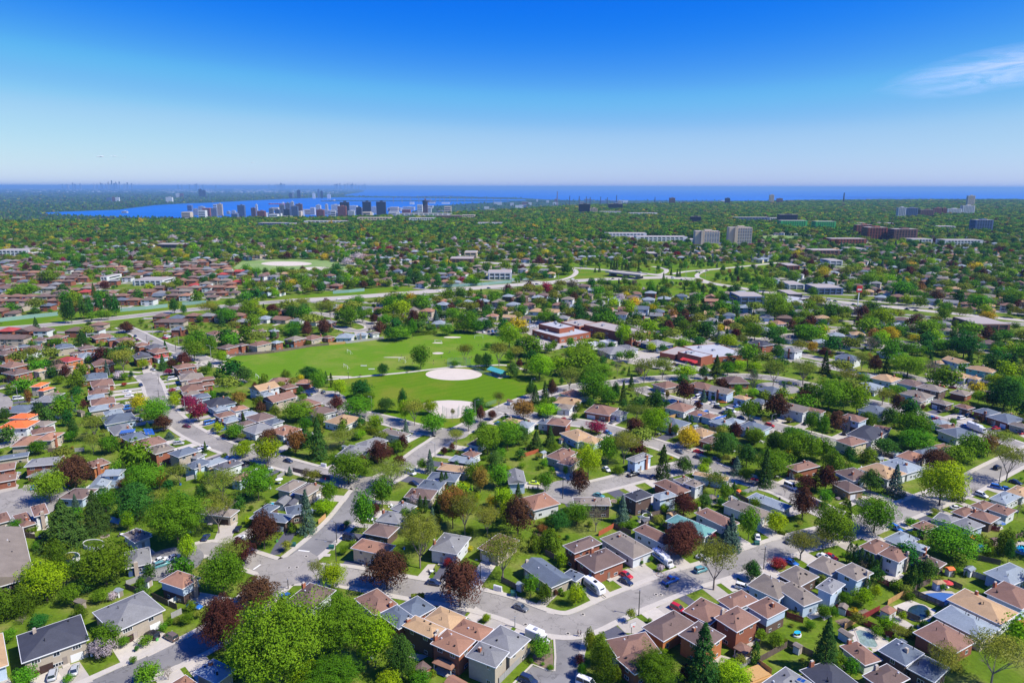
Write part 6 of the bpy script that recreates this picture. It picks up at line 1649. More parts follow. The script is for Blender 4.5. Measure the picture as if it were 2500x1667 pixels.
# the largest of these as trees of their own, up to the limit
mid_pts.sort(key=lambda p: -p[4] / math.hypot(p[0], p[1]))
room_t = max(0, 296 - n_hand_trees)
vis = [p for p in mid_pts if -20 < pix(p[0], p[1])[0] < 2520]
print('room for trees', room_t, 'mid', len(mid_pts), 'far', len(far_pts))
# woods of the town below the edge, on both sides of the harbour and out to the horizon
rndl = random.Random(8)
low_pts = []
def in_poly(pts, x, y):
    ins = False
    for (xa, ya), (xb, yb) in zip(pts, pts[1:] + pts[:1]):
        if (ya > y) != (yb > y) and x < (xb - xa) * (y - ya) / (yb - ya) + xa: ins = not ins
    return ins
HARP = harpx; LKP = lakepx + [(5200, 455), (700, 455)]
for k in range(30000):
    px_ = rndl.uniform(-60, 2560); py_ = 462 + (rndl.random() ** 1.0) * 82
    if in_poly(HARP, px_, py_) or in_poly(LKP, px_, py_): continue
    if px_ > 900 and py_ < 489 and not (px_ < 1300 and 481 < py_ < 486): continue
    X, Y = at(px_, py_, LOWZ)
    if Y < edge_dist(math.atan2(X, Y)) + 250: continue
    if px_ > 900 and rndl.random() < .75: continue
    s_ = Y / FPX; w = rndl.uniform(2.2, 5.0) * s_ * (1 if Y < 9000 else 1.0)
    h = min(rndl.uniform(11, 22), w * 1.3) if Y < 7000 else rndl.uniform(14, 26)
    low_pts.append((X, Y, LOWZ - 2, rndl.uniform(0, 6.28), w / PW, h / PH, rndl.choices(range(len(P_FAR)), WT_F)[0]))
scatter('garden_and_street_greenery', mid_pts, P_MID)
scatter('distant_tree_cover', far_pts, P_FAR)
scatter('lowland_tree_cover', low_pts, [far_proto(k, i + 70, 110, 2.8) for i, k in enumerate('MMLDOOPHYUSBDKMDO')])
# hedges
HEDGE = [('L', [(860, 690), (870, 760), (830, 830), (740, 950)], 2.4, 2.2), ('L', [(390, 960), (560, 975), (700, 975)], 1.6, 1.6), ('C', [(30, 690), (160, 668)], 1.0, 1.2), ('D', [(1710, 0), (1790, 20)], 1, 1), ('H', [(1860, 30), (2040, 60)], 2.6, 2.5), ('O', [(1000, 195), (1180, 245)], 2, 2.5), ('N', [(40, 195), (320, 165)], 1.6, 2.2), ('E', [(740, 560), (900, 610)], 1.8, 2.0), ('P', [(1080, 795), (1160, 815)], 1.8, 2), ('J', [(0, 450), (120, 470)], 1.8, 1.5)]
for c_, pts_, wd, ht in HEDGE:
    wp = smooth([at(*cp(c_, *p)) for p in pts_], 1); rng = np.random.default_rng(int(abs(wp[0][0])) + 5)
    tot = sum(math.hypot(b_[0] - a[0], b_[1] - a[1]) for a, b_ in zip(wp, wp[1:])); n = int(tot * 120)
    P = []; N = []
    seg = [(a, b_, math.hypot(b_[0] - a[0], b_[1] - a[1])) for a, b_ in zip(wp, wp[1:])]
    wts = np.array([s[2] for s in seg]); ii = rng.choice(len(seg), n, p=wts / wts.sum())
    x0_, y0_ = wp[0]
    for q in ii:
        a, b_, d = seg[q]; u = rng.random(); t = rng.uniform(-.2, math.pi + .2)
        nx, ny = -(b_[1] - a[1]) / d, (b_[0] - a[0]) / d
        o_ = math.cos(t) * wd / 2 * rng.uniform(.85, 1.1); zz = max(.1, abs(math.sin(t)) ** .5 * ht * rng.uniform(.85, 1.06))
        if rng.random() < .45: o_ = math.copysign(wd / 2, o_); zz = rng.uniform(.1, ht)
        P.append((a[0] + (b_[0] - a[0]) * u + nx * o_ - x0_, a[1] + (b_[1] - a[1]) * u + ny * o_ - y0_, zz)); N.append((nx * math.cos(t), ny * math.cos(t), max(.2, math.sin(t))))
    me = leaves_mesh('hedge', np.array(P), np.array(N), .38, LEAF['H'], rng, rng.uniform(0, 1, n))
    o = link('hedge', me); o.location = (x0_, y0_, 0); reg(o, 'hedge', 'clipped green hedge', 'clipped hedges', x0_, y0_)
# ------------------------------------------------------------------ vehicles
def loft(secs, m):
    """secs: list of (x, [(y, z)...]) rings"""
    v = []; f = []; n = len(secs[0][1])
    for x, ring in secs: v += [(x, y, z) for y, z in ring]
    for i in range(len(secs) - 1):
        for k in range(n): f.append((i * n + k, (i + 1) * n + k, (i + 1) * n + (k + 1) % n, i * n + (k + 1) % n))
    f.append(tuple(range(n))); f.append(tuple((len(secs) - 1) * n + k for k in range(n))[::-1])
    return v, f
CAR = {'car': dict(L=4.6, W=1.8, bh=.92, rh=1.45, cab=(-1.75, 1.0, -1.15, .25)), 'suv': dict(L=4.6, W=1.88, bh=1.05, rh=1.72, cab=(-2.15, 1.15, -1.95, .45)),
       'van': dict(L=5.3, W=2.0, bh=1.15, rh=2.15, cab=(-2.55, 1.7, -2.45, 1.0)), 'pickup': dict(L=5.6, W=1.95, bh=1.1, rh=1.85, cab=(-.9, 1.3, -.65, .55))}
def car_meshes(kind, col):
    k = ('car', kind, col)
    if k in _cache: return _cache[k]
    d = CAR[kind]; L, W, bh, rh = d['L'], d['W'], d['bh'], d['rh']; h = W / 2
    def ring(w, z0, z1): return [(-w, z0 + .1), (-w * .94, z0), (w * .94, z0), (w, z0 + .1), (w, z1 - .14), (w * .9, z1), (-w * .9, z1), (-w, z1 - .14)]
    S = [(-L / 2, ring(h * .86, .38, bh - .22)), (-L / 2 + .12, ring(h * .96, .28, bh - .06)), (-L / 2 + .6, ring(h, .24, bh)), (0, ring(h, .22, bh)), (L * .2, ring(h, .22, bh)), (L / 2 - .75, ring(h * .98, .24, bh - .10)), (L / 2 - .18, ring(h * .9, .28, bh - .22)), (L / 2, ring(h * .78, .38, bh - .34))]
    v, f = loft(S, None)
    if kind == 'pickup': pass
    body = mesh('body', v, f, CARM[col], True)
    b0, b1, t0, t1 = d['cab']
    # glass house: darker lower band, painted roof panel on top
    g = MB(); wb, wt = h * .9, h * .74; zt = rh
    g.v = [(b0, -wb, bh - .04), (b1, -wb, bh - .04), (b1, wb, bh - .04), (b0, wb, bh - .04), (t0, -wt, zt), (t1, -wt, zt), (t1, wt, zt), (t0, wt, zt)]
    g.f = [(4, 5, 6, 7), (0, 1, 5, 4), (1, 2, 6, 5), (2, 3, 7, 6), (3, 0, 4, 7)]; g.m = [0] * 5
    glass = g.mesh('glass', ML['glass'])
    r = MB(); e = .03
    r.v = [(t0 - e, -wt - e, zt - .06), (t1 + e, -wt - e, zt - .06), (t1 + e, wt + e, zt - .06), (t0 - e, wt + e, zt - .06), (t0 + .06, -wt + .08, zt + .05), (t1 - .1, -wt + .08, zt + .05), (t1 - .1, wt - .08, zt + .05), (t0 + .06, wt - .08, zt + .05)]
    r.f = [(4, 5, 6, 7), (0, 1, 5, 4), (1, 2, 6, 5), (2, 3, 7, 6), (3, 0, 4, 7), (3, 2, 1, 0)]; r.m = [0] * 6
    for x0_, x1_ in ((b0, t0), (b1, t1)):
        for s in (-1, 1): r.tube((x0_, s * wb, bh - .03), (x1_, s * wt, zt), .045, .045, 4)
    if kind in ('suv', 'car', 'van'):
        for s in (-1, 1): r.tube(((b0 + b1) / 2, s * (wb + .01), bh - .03), ((t0 + t1) / 2, s * (wt + .01), zt), .05, .05, 4)
    roof = r.mesh('roof_panel', CARM[col])
    _cache[k] = (body, glass, roof); return _cache[k]
def wheel_mesh():
    if 'wheel' not in _cache:
        b = MB(); b.tube((0, -.11, 0), (0, .11, 0), .33, .33, 12); b.tube((0, -.12, 0), (0, -.121, 0), .18, .18, 8, 1)
        b.tube((0, .12, 0), (0, .121, 0), .18, .18, 8, 1); b.f.append(tuple(range(12))[::-1]); b.m.append(0)
        _cache['wheel'] = b.mesh('wheel', [ML['tyre'], ML['steel']])
    return _cache['wheel']
def lights(L, W, z, m, x):
    k = ('lamp', m.name)
    if k not in _cache: b = MB(); b.box(-.04, -.17, -.07, .04, .17, .07); _cache[k] = b.mesh('lamp', m)
    return _cache[k]
ML['head'] = mat('headlamp_glass', (.8, .82, .85), .1); ML['tail'] = mat('tail_lamp', (.45, .01, .01), .2)
CARPOS = []
def put_car(x, y, rz, kind, col, look=None):
    d = CAR[kind]; L, W = d['L'], d['W']
    bm_, gm_, rm_ = car_meshes(kind, col)
    nm = {'car': 'parked_car', 'suv': 'parked_suv', 'van': 'parked_van', 'pickup': 'pickup_truck'}[kind]
    o = empty(nm, x, y, rz, .06)
    link('body', bm_, o); link('window_glass', gm_, o); link('roof_panel', rm_, o)
    near = math.hypot(x, y) < 420
    if near:
        for sx in (-.31, .31):
            for sy in (-1, 1): link('wheel', wheel_mesh(), o, T(sx * L, sy * (W / 2 - .12), .33))
        for sy in (-1, 1):
            link('headlight', lights(0, 0, 0, ML['head'], 0), o, T(L / 2 - .07, sy * W * .33, d['bh'] - .38)); link('tail_light', lights(0, 0, 0, ML['tail'], 0), o, T(-L / 2 + .05, sy * W * .36, d['bh'] - .28))
    if kind == 'pickup': link('cargo_bed', ubox(ML['tank']), o, T(-L * .34, 0, d['bh'] - .02, 0, L * .28, W * .82, .04))
    reg(o, {'car': 'car', 'suv': 'car', 'van': 'van', 'pickup': 'pickup truck'}[kind], '%s %s' % ({'navy': 'dark blue', 'grey': 'dark grey', 'lime': 'yellow-green'}.get(col, col), {'car': 'saloon car', 'suv': 'estate-height car', 'van': 'van', 'pickup': 'pickup truck'}[kind]), 'vehicles on streets and driveways', x, y)
    CARPOS.append((x, y)); return o
CC = """
A 565 1490 15 -60 silver suv;A 790 1440 15 -60 silver car;A 1600 1075 -70 -38 black suv;A 1795 1095 -70 -38 bronze suv;A 2040 775 70 14 blue car;A 1700 340 60 -20 teal suv;A 1690 290 60 -24 white car;A 1830 262 60 -24 white car
B 1530 70 70 16 navy suv;B 860 670 -60 -20 blue car;B 380 62 60 -35 white car;B 20 55 30 -40 navy car
C 260 524 70 12 navy car;C 1170 780 70 28 grey car;C 1250 1540 70 30 navy suv;C 1860 1580 70 30 white van
D 130 440 70 36 red car;D 130 506 70 36 navy car;D 595 495 80 -30 blue pickup;D 910 385 60 -18 teal suv;D 672 792 50 26 red suv;D 1350 568 60 18 white suv;D 1850 305 60 24 blue car;D 930 262 60 20 white car;D 1845 78 60 -25 grey car
E 130 246 50 20 red car;E 60 248 50 20 white car
H 20 210 60 12 white suv;H 965 356 70 18 navy car;H 485 382 50 -22 black car;H 240 74 30 5 maroon car;H 390 1138 35 -60 black car;H 420 1246 50 -30 white car;H 1600 1108 30 -40 navy car;H 1680 1250 70 16 black van;H 280 334 60 12 blue car
G 395 666 15 -50 blue car;G 2060 160 60 -6 silver suv;G 2330 236 50 -14 white suv;G 30 128 60 -10 maroon car
I 1440 606 70 6 lime car;I 2180 748 60 16 teal car;I 60 614 60 20 navy car;I 20 490 50 20 white van;I 2270 446 40 30 white car
J 225 506 80 -18 black pickup;J 460 536 60 -16 navy car;J 755 240 70 32 grey car;J 970 243 30 5 red car;J 970 310 60 16 navy car;J 1170 330 60 14 navy car;J 1650 1220 -10 -40 white car;J 2030 646 80 34 white van
K 2050 645 70 16 blue suv;K 2160 665 60 12 blue car;K 1870 735 70 26 white suv;K 2050 420 60 -32 black suv;K 2265 586 70 22 navy car;K 890 1120 60 30 blue suv;K 1060 1176 70 32 silver car;K 1590 886 60 6 white car
L 1625 664 20 18 navy car;L 330 382 50 10 white car;L 50 424 10 -30 white car;L 105 424 10 -30 teal car;L 615 356 50 -10 maroon car;L 220 824 60 -6 white van;L 1465 742 60 -2 white car;L 1490 788 60 -4 white car;L 1600 1064 60 10 silver suv;L 2150 1140 60 10 maroon car;L 1560 104 20 16 navy car;L 1580 148 30 10 maroon car;L 1900 128 60 6 red suv;L 1765 488 50 10 silver car;L 760 824 50 4 white car;L 2060 704 60 -4 white car;L 1400 892 60 4 white car
M 205 1170 70 -8 blue car;M 130 1170 60 -20 navy car;M 1200 775 40 20 navy car;M 1370 745 -20 -30 grey suv;M 830 118 10 -30 maroon car
N 855 142 20 20 white car;N 915 138 20 20 navy car;N 955 132 20 20 blue car;N 990 130 20 20 blue car;N 970 165 60 0 black car;N 2280 1295 60 20 blue car
N 1190 90 20 20 navy car;N 1220 92 20 20 black car;N 1250 86 20 20 grey car;N 1280 88 20 20 silver car;N 1310 90 20 20 navy car;N 1290 125 20 20 white car;N 1325 122 20 20 navy car;N 1360 118 20 20 navy car;N 1355 78 20 20 white car;N 1385 76 20 20 white car;N 1410 72 20 20 white car;N 1435 74 20 20 white car;N 1460 70 20 20 silver car
O 680 930 60 10 white car;O 975 955 60 16 blue car;O 1160 962 60 0 white suv;O 1235 940 60 2 orange pickup;O 1190 1004 60 10 black suv;O 1340 1045 80 18 white van;O 1420 990 60 -4 blue car;O 1255 1074 60 16 navy car;O 1465 1124 60 18 navy car;O 1580 1160 60 18 navy car;O 1790 1210 60 12 red suv;O 2040 1160 60 -10 black suv;O 425 363 60 6 black car;O 700 508 60 4 maroon car;O 740 522 60 4 black car;O 1450 302 50 10 white car;O 1635 328 50 6 red car;O 1340 352 50 14 white car;O 1400 372 50 14 blue suv;O 1740 428 50 -6 silver car;O 570 834 40 20 white suv
P 330 520 50 -22 white van;P 445 38 30 10 red car;P 430 12 40 10 blue car;P 1400 753 60 2 red car;P 1540 770 60 6 maroon car;P 1835 766 50 -14 white suv;P 1070 970 50 -6 white car;P 1130 985 50 0 maroon car;P 1020 985 50 0 green car;P 1010 1056 60 14 navy car;P 1425 1040 50 -6 black pickup;P 1640 1120 60 -10 white suv;P 1690 1216 60 20 blue car;P 1310 1120 50 14 blue car;P 1365 1138 50 14 red car;P 1725 1090 40 -10 navy suv;P 2340 1290 50 -10 red suv;P 1930 614 60 -10 white van
S 230 497 60 -2 navy car;S 875 472 60 -4 red car;S 930 447 60 -6 black car;S 640 343 60 -4 navy car;S 680 338 60 -6 grey car;S 950 373 60 6 navy car;S 1700 380 60 -4 black car;S 1790 371 60 -4 black car;S 1725 392 40 -20 navy car;S 1655 492 60 10 orange van;S 1750 458 40 20 red car;S 1180 388 60 6 white car;S 1480 440 60 12 white van;S 560 450 60 -4 white car;S 1560 455 60 12 grey car
T 790 680 60 2 navy car;T 860 700 60 4 blue car;T 1010 702 60 6 white car;T 1090 715 60 6 grey car;T 1280 722 60 6 black car;T 1500 716 60 2 black car;T 1190 776 60 2 blue car;T 1250 820 60 4 white car;T 820 838 60 2 teal car;T 830 858 60 2 red car;T 560 640 60 4 white van;T 620 650 60 4 navy car;T 1360 735 60 4 navy car;T 740 690 60 4 white car
R 2140 535 60 -2 navy car;R 1680 560 60 -4 white car;R 760 640 60 -6 white car
V 0 0 1 1 white car
"""
for e in CC.strip().replace('\n', ';').split(';'):
    a = e.split()
    if a[0] == 'V': continue
    px_, py_ = cp(a[0], float(a[1]), float(a[2]) + 6); s_ = CROP[a[0]][2]
    X, Y = at(px_, py_, .3); X2, Y2 = at(px_ + float(a[3]) / s_, py_ + float(a[4]) / s_, .3)
    put_car(X, Y, math.atan2(Y2 - Y, X2 - X), a[6], a[5])
# one more car on some of the far driveways
rnd = random.Random(31); cnt = 0
for (a, b_, w) in DRIVES:
    if cnt > 120: break
    mx2, my2 = (a[0] * .6 + b_[0] * .4), (a[1] * .6 + b_[1] * .4)
    if pix(mx2, my2)[1] > 1060: continue
    if any((mx2 - p) ** 2 + (my2 - q) ** 2 < 36 for p, q in CARPOS) or math.hypot(b_[0] - a[0], b_[1] - a[1]) < 5.5 or rnd.random() < .35: continue
    put_car(mx2, my2, math.atan2(a[1] - b_[1], a[0] - b_[0]), rnd.choice(['car', 'suv', 'car', 'van']), rnd.choice(['white', 'silver', 'grey', 'black', 'navy', 'blue', 'red', 'white', 'silver'])); cnt += 1
# box truck, delivery truck, motorhome, travel trailer
def box_truck(nm, c, x, y, dx, dy, L, Hh, look, col='white', blue=False):
    px_, py_ = cp(c, x, y); X, Y = at(px_, py_, .3); X2, Y2 = at(px_ + dx / 4.5, py_ + dy / 4.5, .3); rz = math.atan2(Y2 - Y, X2 - X)
    o = empty(nm, X, Y, rz, .05)
    def rb(x0, x1, w, z0, z1, m, n_, ch=.14):
        b = MB(); h = w / 2
        ring = [(-h, z0), (h, z0), (h, z1 - ch), (h - ch, z1), (-h + ch, z1), (-h, z1 - ch)]
        v, f = loft([(x0, ring), (x1, ring)], None); link(n_, mesh(n_, v, f, m), o)
    rb(-L / 2, L * .22, 2.35, .8, Hh, CARM[col], 'cargo_box'); rb(L * .22 + .02, L / 2 - .9, 2.1, .5, Hh * .82, CARM[col], 'cab', .3); rb(L / 2 - .9, L / 2, 1.9, .5, 1.35, CARM[col], 'bonnet', .25)
    link('windscreen', ubox(ML['glass']), o, T(L / 2 - .9, 0, 1.4, 0, .12, 1.7, Hh * .82 - 1.75))
    if blue: 
        for s in (-1, 1): link('side_stripe', ubox(CARM['blue']), o, T(-L * .14, s * 1.18, 1.2, 0, L * .66, .05, .7)); link('side_window', ubox(ML['glass']), o, T(-L * .18, s * 1.19, 2.0, 0, L * .3, .06, .5))
    link('rooftop_unit', ubox(ML['steel']), o, T(-L * .1, 0, Hh, 0, 1.0, .8, .28))
    for sx in (-.3, .33):
        for sy in (-1, 1): link('wheel', wheel_mesh(), o, T(sx * L, sy * .95, .42, 0, 1.2, 1.2, 1.2))
    return o
fixed(box_truck('box_truck', 'C', 1345, 1120, 60, 26, 6.4, 3.2, ''), 'white box truck parked between the grey-roofed house and the round bush', 'truck')
fixed(box_truck('delivery_truck', 'P', 1815, 1262, 70, 26, 9.5, 3.4, ''), 'long white delivery truck parked on the right-hand street', 'truck')
fixed(box_truck('motorhome', 'D', 515, 300, 60, 44, 8.4, 3.1, '', 'white', True), 'white and blue motorhome parked in the driveway beside the tan-roofed bungalow', 'motorhome')
px_, py_ = cp('C', 1935, 600); X, Y = at(px_, py_); X2, Y2 = at(px_ + 16, py_ + 12); rz = math.atan2(Y2 - Y, X2 - X)
o = empty('travel_trailer', X, Y, rz, .05)
b = MB(); ring0 = [(-1.2, .6), (1.2, .6), (1.2, 2.8), (1.05, 3.0), (-1.05, 3.0), (-1.2, 2.8)]; ring1 = [(-1.15, .8), (1.15, .8), (1.15, 1.6), (1.0, 1.9), (-1.0, 1.9), (-1.15, 1.6)]
v, f = loft([(-3.6, ring0), (2.6, ring0), (3.3, [(y_, min(z_, 2.6)) for y_, z_ in ring0]), (3.7, ring1)], None); link('body', mesh('body', v, f, CARM['white']), o)
for s in (-1, 1):
    link('dark_side_panel', ubox(CARM['grey']), o, T(-.4, s * 1.21, .75, 0, 5.6, .03, 1.1)); link('side_window', ubox(ML['glass']), o, T(.6, s * 1.215, 2.0, 0, 1.8, .04, .55)); link('wheel', wheel_mesh(), o, T(-.6, s * 1.05, .4))
link('roof_air_conditioner', ubox(ML['vent']), o, T(.4, 0, 3.0, 0, 1.0, .75, .3)); link('front_window', ubox(ML['glass']), o, T(3.45, 0, 1.95, 0, .3, 1.5, .5)); link('tow_hitch', ubox(ML['pole']), o, T(4.4, 0, .5, 0, 1.5, .15, .15))
fixed(o, 'white travel trailer with a dark side stripe on the driveway by the slate-roofed corner bungalow', 'trailer')
# motorboat on its trailer
px_, py_ = cp('H', 745, 470); X, Y = at(px_, py_); o = empty('motorboat', X, Y, R(-35), .05)
v, f = loft([(-2.6, [(-.9, .9), (-.5, .4), (.5, .4), (.9, .9), (.9, 1.4), (-.9, 1.4)]), (1, [(-1, .9), (-.4, .35), (.4, .35), (1, .9), (1, 1.5), (-1, 1.5)]), (2.9, [(-.1, 1.1), (-.05, .9), (.05, .9), (.1, 1.1), (.1, 1.7), (-.1, 1.7)])], None)
link('hull', mesh('hull', v, f, CARM['white']), o); link('cockpit', ubox(CARM['blue']), o, T(-.8, 0, 1.42, 0, 2.4, 1.2, .06)); link('windscreen', ubox(ML['glass']), o, T(.5, 0, 1.45, 0, .1, 1.4, .5)); link('trailer_frame', ubox(ML['steel']), o, T(0, 0, .15, 0, 5.6, .9, .15))
fixed(o, 'white motorboat on its trailer in the drive behind the round green tree', 'boat')

# ------------------------------------------------------------------ poles and lamps
def pole(c, x, y, xt, yt, arm=None, look='street', steel=False):
    X, Y = at(*cp(c, x, y)); _, pyt = cp(c, 0, yt); yy = (pyt - IH / 2) / FPX; H_ = CAM_H + Y * (-SP - yy * CP) / (CP - yy * SP); H_ = min(max(H_, 3), 14)
    o = empty('street_lamp' if arm else 'utility_pole', X, Y); m = ML['steel'] if steel else ML['pole']
    link('pole', cyl(m, 8, .5, .32), o, T(0, 0, 0, 0, .30, .30, H_))
    if arm:
        ax, ay = arm; dx = (ax - xt) / CROP[c][2] * depth_of(X, Y, H_) / FPX; dl = max(-2.6, min(2.6, dx)); up = .6
        b = MB(); b.tube((0, 0, H_ - .15), (dl * .6, 0, H_ + up * .8), .07, .06, 6); b.tube((dl * .6, 0, H_ + up * .8), (dl, 0, H_ + up), .06, .05, 6); link('arm', b.mesh('arm', m), o)
        link('lamp_head', ubox(ML['steel']), o, T(dl * 1.12, 0, H_ + up - .08, 0, .75, .3, .16))
    else:
        link('cap', ubox(ML['steel']), o, T(0, 0, H_, 0, .3, .3, .25)); link('arm', ubox(m), o, T(-.6, 0, H_ - .7, 0, 1.6, .08, .1))
    reg(o, 'street lamp' if arm else 'utility pole', 'thin %s %s' % ('pale' if steel else 'dark', 'street lamp on a tall pole' if arm else 'utility pole'), 'poles along the streets', X, Y)
for a in [('D', 262, 862, 240, 600, None), ('D', 1563, 375, 1572, 145, None), ('C', 745, 480, 735, 300, (700, 290), 0, 0), ('H', 1525, 1295, 1525, 1065, (1488, 1030)), ('B', 1382, 345, 1375, 115, (1220, 100)), ('K', 2070, 612, 2095, 420, (2085, 330)),
          ('L', 2190, 1100, 2185, 950, (2140, 935), 0, 1), ('L', 1265, 560, 1250, 475, (1235, 470), 0, 1), ('L', 2160, 405, 2145, 360, (2130, 358), 0, 1), ('L', 1835, 850, 1832, 720, None), ('L', 1832, 655, 1832, 540, None), ('L', 2025, 280, 2025, 180, None), ('I', 1765, 785, 1780, 560, (1795, 545)), ('I', 300, 320, 295, 150, (255, 125), 0, 1),
          ('O', 1810, 1190, 1808, 1090, (1845, 1060), 0, 1), ('O', 875, 970, 875, 880, None), ('P', 1655, 780, 1655, 680, None), ('P', 1480, 1190, 1480, 1130, None), ('M', 630, 655, 630, 590, None), ('M', 1655, 590, 1655, 510, None), ('M', 432, 1260, 435, 1165, (400, 1160), 0, 1), ('C', 1108, 985, 1108, 888, None, 0, 1), ('Q', 1355, 1045, 1355, 975, None), ('Q', 1620, 1110, 1622, 1030, None), ('H', 445, 120, 440, 0, None), ('B', 880, 590, 878, 510, None)]:
    pole(a[0], a[1], a[2], a[3], a[4], a[5], steel=len(a) > 7 and bool(a[7]))
rnd = random.Random(41)
for pts, hw, nm in ROADS:   # further lamps along the streets of the middle distance
    acc = 0
    for (ax, ay), (bx, by) in zip(pts, pts[1:]):
        acc += math.hypot(bx - ax, by - ay)
        if acc > 48 and 330 < by < 1100 and abs(bx) < by * .78:
            acc = 0; d = math.hypot(bx - ax, by - ay); nx, ny = -(by - ay) / d, (bx - ax) / d
            if hit(OCC_HOUSE, bx + nx * (hw + 2.5), by + ny * (hw + 2.5)): continue
            o = empty('street_lamp', bx + nx * (hw + 2.5), by + ny * (hw + 2.5), math.atan2(-ny, -nx)); 
            link('pole', cyl(ML['steel'], 6, .5, .32), o, T(0, 0, 0, 0, .26, .26, 8.2))
            b = MB(); b.tube((0, 0, 8.1), (1.9, 0, 8.8), .06, .05, 5); link('arm', b.mesh('arm', ML['steel']), o); link('lamp_head', ubox(ML['steel']), o, T(2.2, 0, 8.72, 0, .8, .3, .16))
            reg(o, 'street lamp', 'pale curved-arm street lamp', 'poles along the streets')

# ------------------------------------------------------------------ fences, sheds, pools and garden things
def fence(c, pts, h, m, look, panel=2.4):
    wp = [at(*cp(c, *p)) for p in pts]; x0_, y0_ = wp[0]; o = empty('fence', x0_, y0_)
    pm = ('fp', m.name)
    if pm not in _cache:
        b = MB(); n = 8
        for k in range(n): b.box(-.5 + k / n + .006, -.02 + (.012 if k % 2 else 0), 0, -.5 + (k + 1) / n - .006, .02 + (.012 if k % 2 else 0), 1 - (.012 if k % 3 else 0))
        b.box(-.5, .02, .2, .5, .05, .26); b.box(-.5, .02, .75, .5, .05, .81)
        _cache[pm] = b.mesh('fence_panel', m)
    far = math.hypot(x0_, y0_) > 430
    for a, q in zip(wp, wp[1:]):
        d = math.hypot(q[0] - a[0], q[1] - a[1]); n = max(1, int(round(d / (panel if not far else 6)))); rz = math.atan2(q[1] - a[1], q[0] - a[0])
        for k in range(n):
            u = (k + .5) / n; link('fence_panel', _cache[pm], o, T(a[0] + (q[0] - a[0]) * u - x0_, a[1] + (q[1] - a[1]) * u - y0_, .05, rz, d / n - .08, 1, h))
            u = k / n; link('post', ubox(m), o, T(a[0] + (q[0] - a[0]) * u - x0_, a[1] + (q[1] - a[1]) * u - y0_, 0, rz, .11, .12, h + .12))
    mx3, my3 = wp[len(wp) // 2]
    reg(o, 'fence', look, 'garden fences', (wp[0][0] + mx3) / 2, (wp[0][1] + my3) / 2); return o
F_ = [('E', [(180, 800), (300, 860), (430, 915)], 'redwood'), ('E', [(440, 912), (640, 808)], 'redwood'), ('E', [(437, 935), (600, 1010), (770, 1090)], 'redwood'), ('E', [(272, 1005), (430, 912)], 'newwood'), ('E', [(722, 748), (948, 618)], 'newwood'), ('E', [(955, 625), (1130, 700), (1310, 775)], 'wood'), ('E', [(1000, 605), (1170, 515)], 'wood'), ('E', [(1345, 525), (1500, 590)], 'wood'), ('E', [(1560, 430), (1740, 490)], 'greyfence'), ('E', [(820, 830), (1060, 930)], 'wood'), ('E', [(620, 500), (740, 560)], 'redwood'),
      ('E', [(640, 1330), (860, 1430), (1060, 1560)], 'wood'), ('E', [(1640, 270), (1900, 330)], 'wood'), ('D', [(1530, 1345), (1810, 1190)], 'wood'), ('D', [(1815, 1175), (2080, 1290)], 'wood'), ('D', [(1240, 1200), (1430, 1300)], 'wood'), ('D', [(1300, 1440), (1440, 1340)], 'greyfence'), ('D', [(1805, 880), (1980, 940)], 'redwood'), ('D', [(1500, 1370), (1650, 1480)], 'newwood'), ('C', [(965, 510), (1180, 620)], 'wood'), ('C', [(1420, 225), (1600, 320)], 'wood'), ('C', [(945, 1580), (1110, 1410), (1270, 1250)], 'greyfence'),
      ('A', [(1770, 772), (1920, 690)], 'trimf'), ('A', [(1640, 472), (1800, 405), (1960, 345)], 'greyfence'), ('A', [(1330, 565), (1480, 505)], 'greyfence'), ('A', [(1800, 905), (1910, 850)], 'greyfence'), ('A', [(1320, 590), (1470, 650)], 'wood'), ('A', [(1600, 690), (1860, 810)], 'wood'), ('A', [(260, 60), (380, 75)], 'wood'), ('I', [(2180, 1215), (2352, 1120)], 'newred'), ('I', [(1280, 320), (1490, 255)], 'newred'), ('J', [(0, 1115), (200, 1205)], 'wood'), ('J', [(390, 1010), (650, 1140)], 'wood'), ('J', [(1400, 760), (1540, 830)], 'wood'), ('J', [(190, 905), (420, 990)], 'greyfence'), ('J', [(430, 990), (600, 950)], 'wood'), ('J', [(1420, 750), (1650, 680)], 'greyfence'),
      ('H', [(840, 575), (940, 505)], 'greyfence'), ('H', [(1315, 1085), (1400, 1010)], 'newwood'), ('H', [(1020, 480), (1450, 575)], 'wood'), ('G', [(280, 1230), (390, 1255)], 'wood'), ('G', [(560, 262), (755, 250)], 'wood'), ('G', [(870, 260), (980, 250)], 'greyfence'), ('G', [(1760, 400), (1930, 380)], 'greyfence'), ('G', [(2150, 590), (2250, 560)], 'greyfence'), ('M', [(270, 340), (540, 318), (800, 293), (1000, 262), (1240, 222), (1430, 205)], 'wood'), ('M', [(1435, 205), (1620, 188)], 'newwood'), ('M', [(1630, 186), (2060, 132)], 'greyfence'), ('M', [(120, 690), (300, 680)], 'greyfence'),
      ('K', [(1890, 1120), (2080, 1160)], 'redwood'), ('K', [(2240, 1250), (2352, 1200)], 'wood'), ('K', [(760, 290), (900, 330)], 'wood'), ('O', [(620, 1145), (800, 1090)], 'newwood'), ('O', [(1240, 925), (1310, 915)], 'newwood'), ('O', [(960, 1240), (1200, 1280)], 'newwood'), ('O', [(1700, 885), (1910, 850)], 'newwood')]
ML['trimf'] = mat('fence_white', (.72, .72, .72), .6); ML['newred'] = mat('fence_orange_red', (.42, .11, .05), .8, .12, 2)
FN = {'redwood': 'dark red board fence', 'newwood': 'new golden-brown board fence', 'wood': 'weathered brown board fence', 'greyfence': 'grey board fence', 'trimf': 'white board fence', 'newred': 'orange-red board fence'}
for c, pts, m in F_: fence(c, pts, 1.8, ML[m], FN[m])
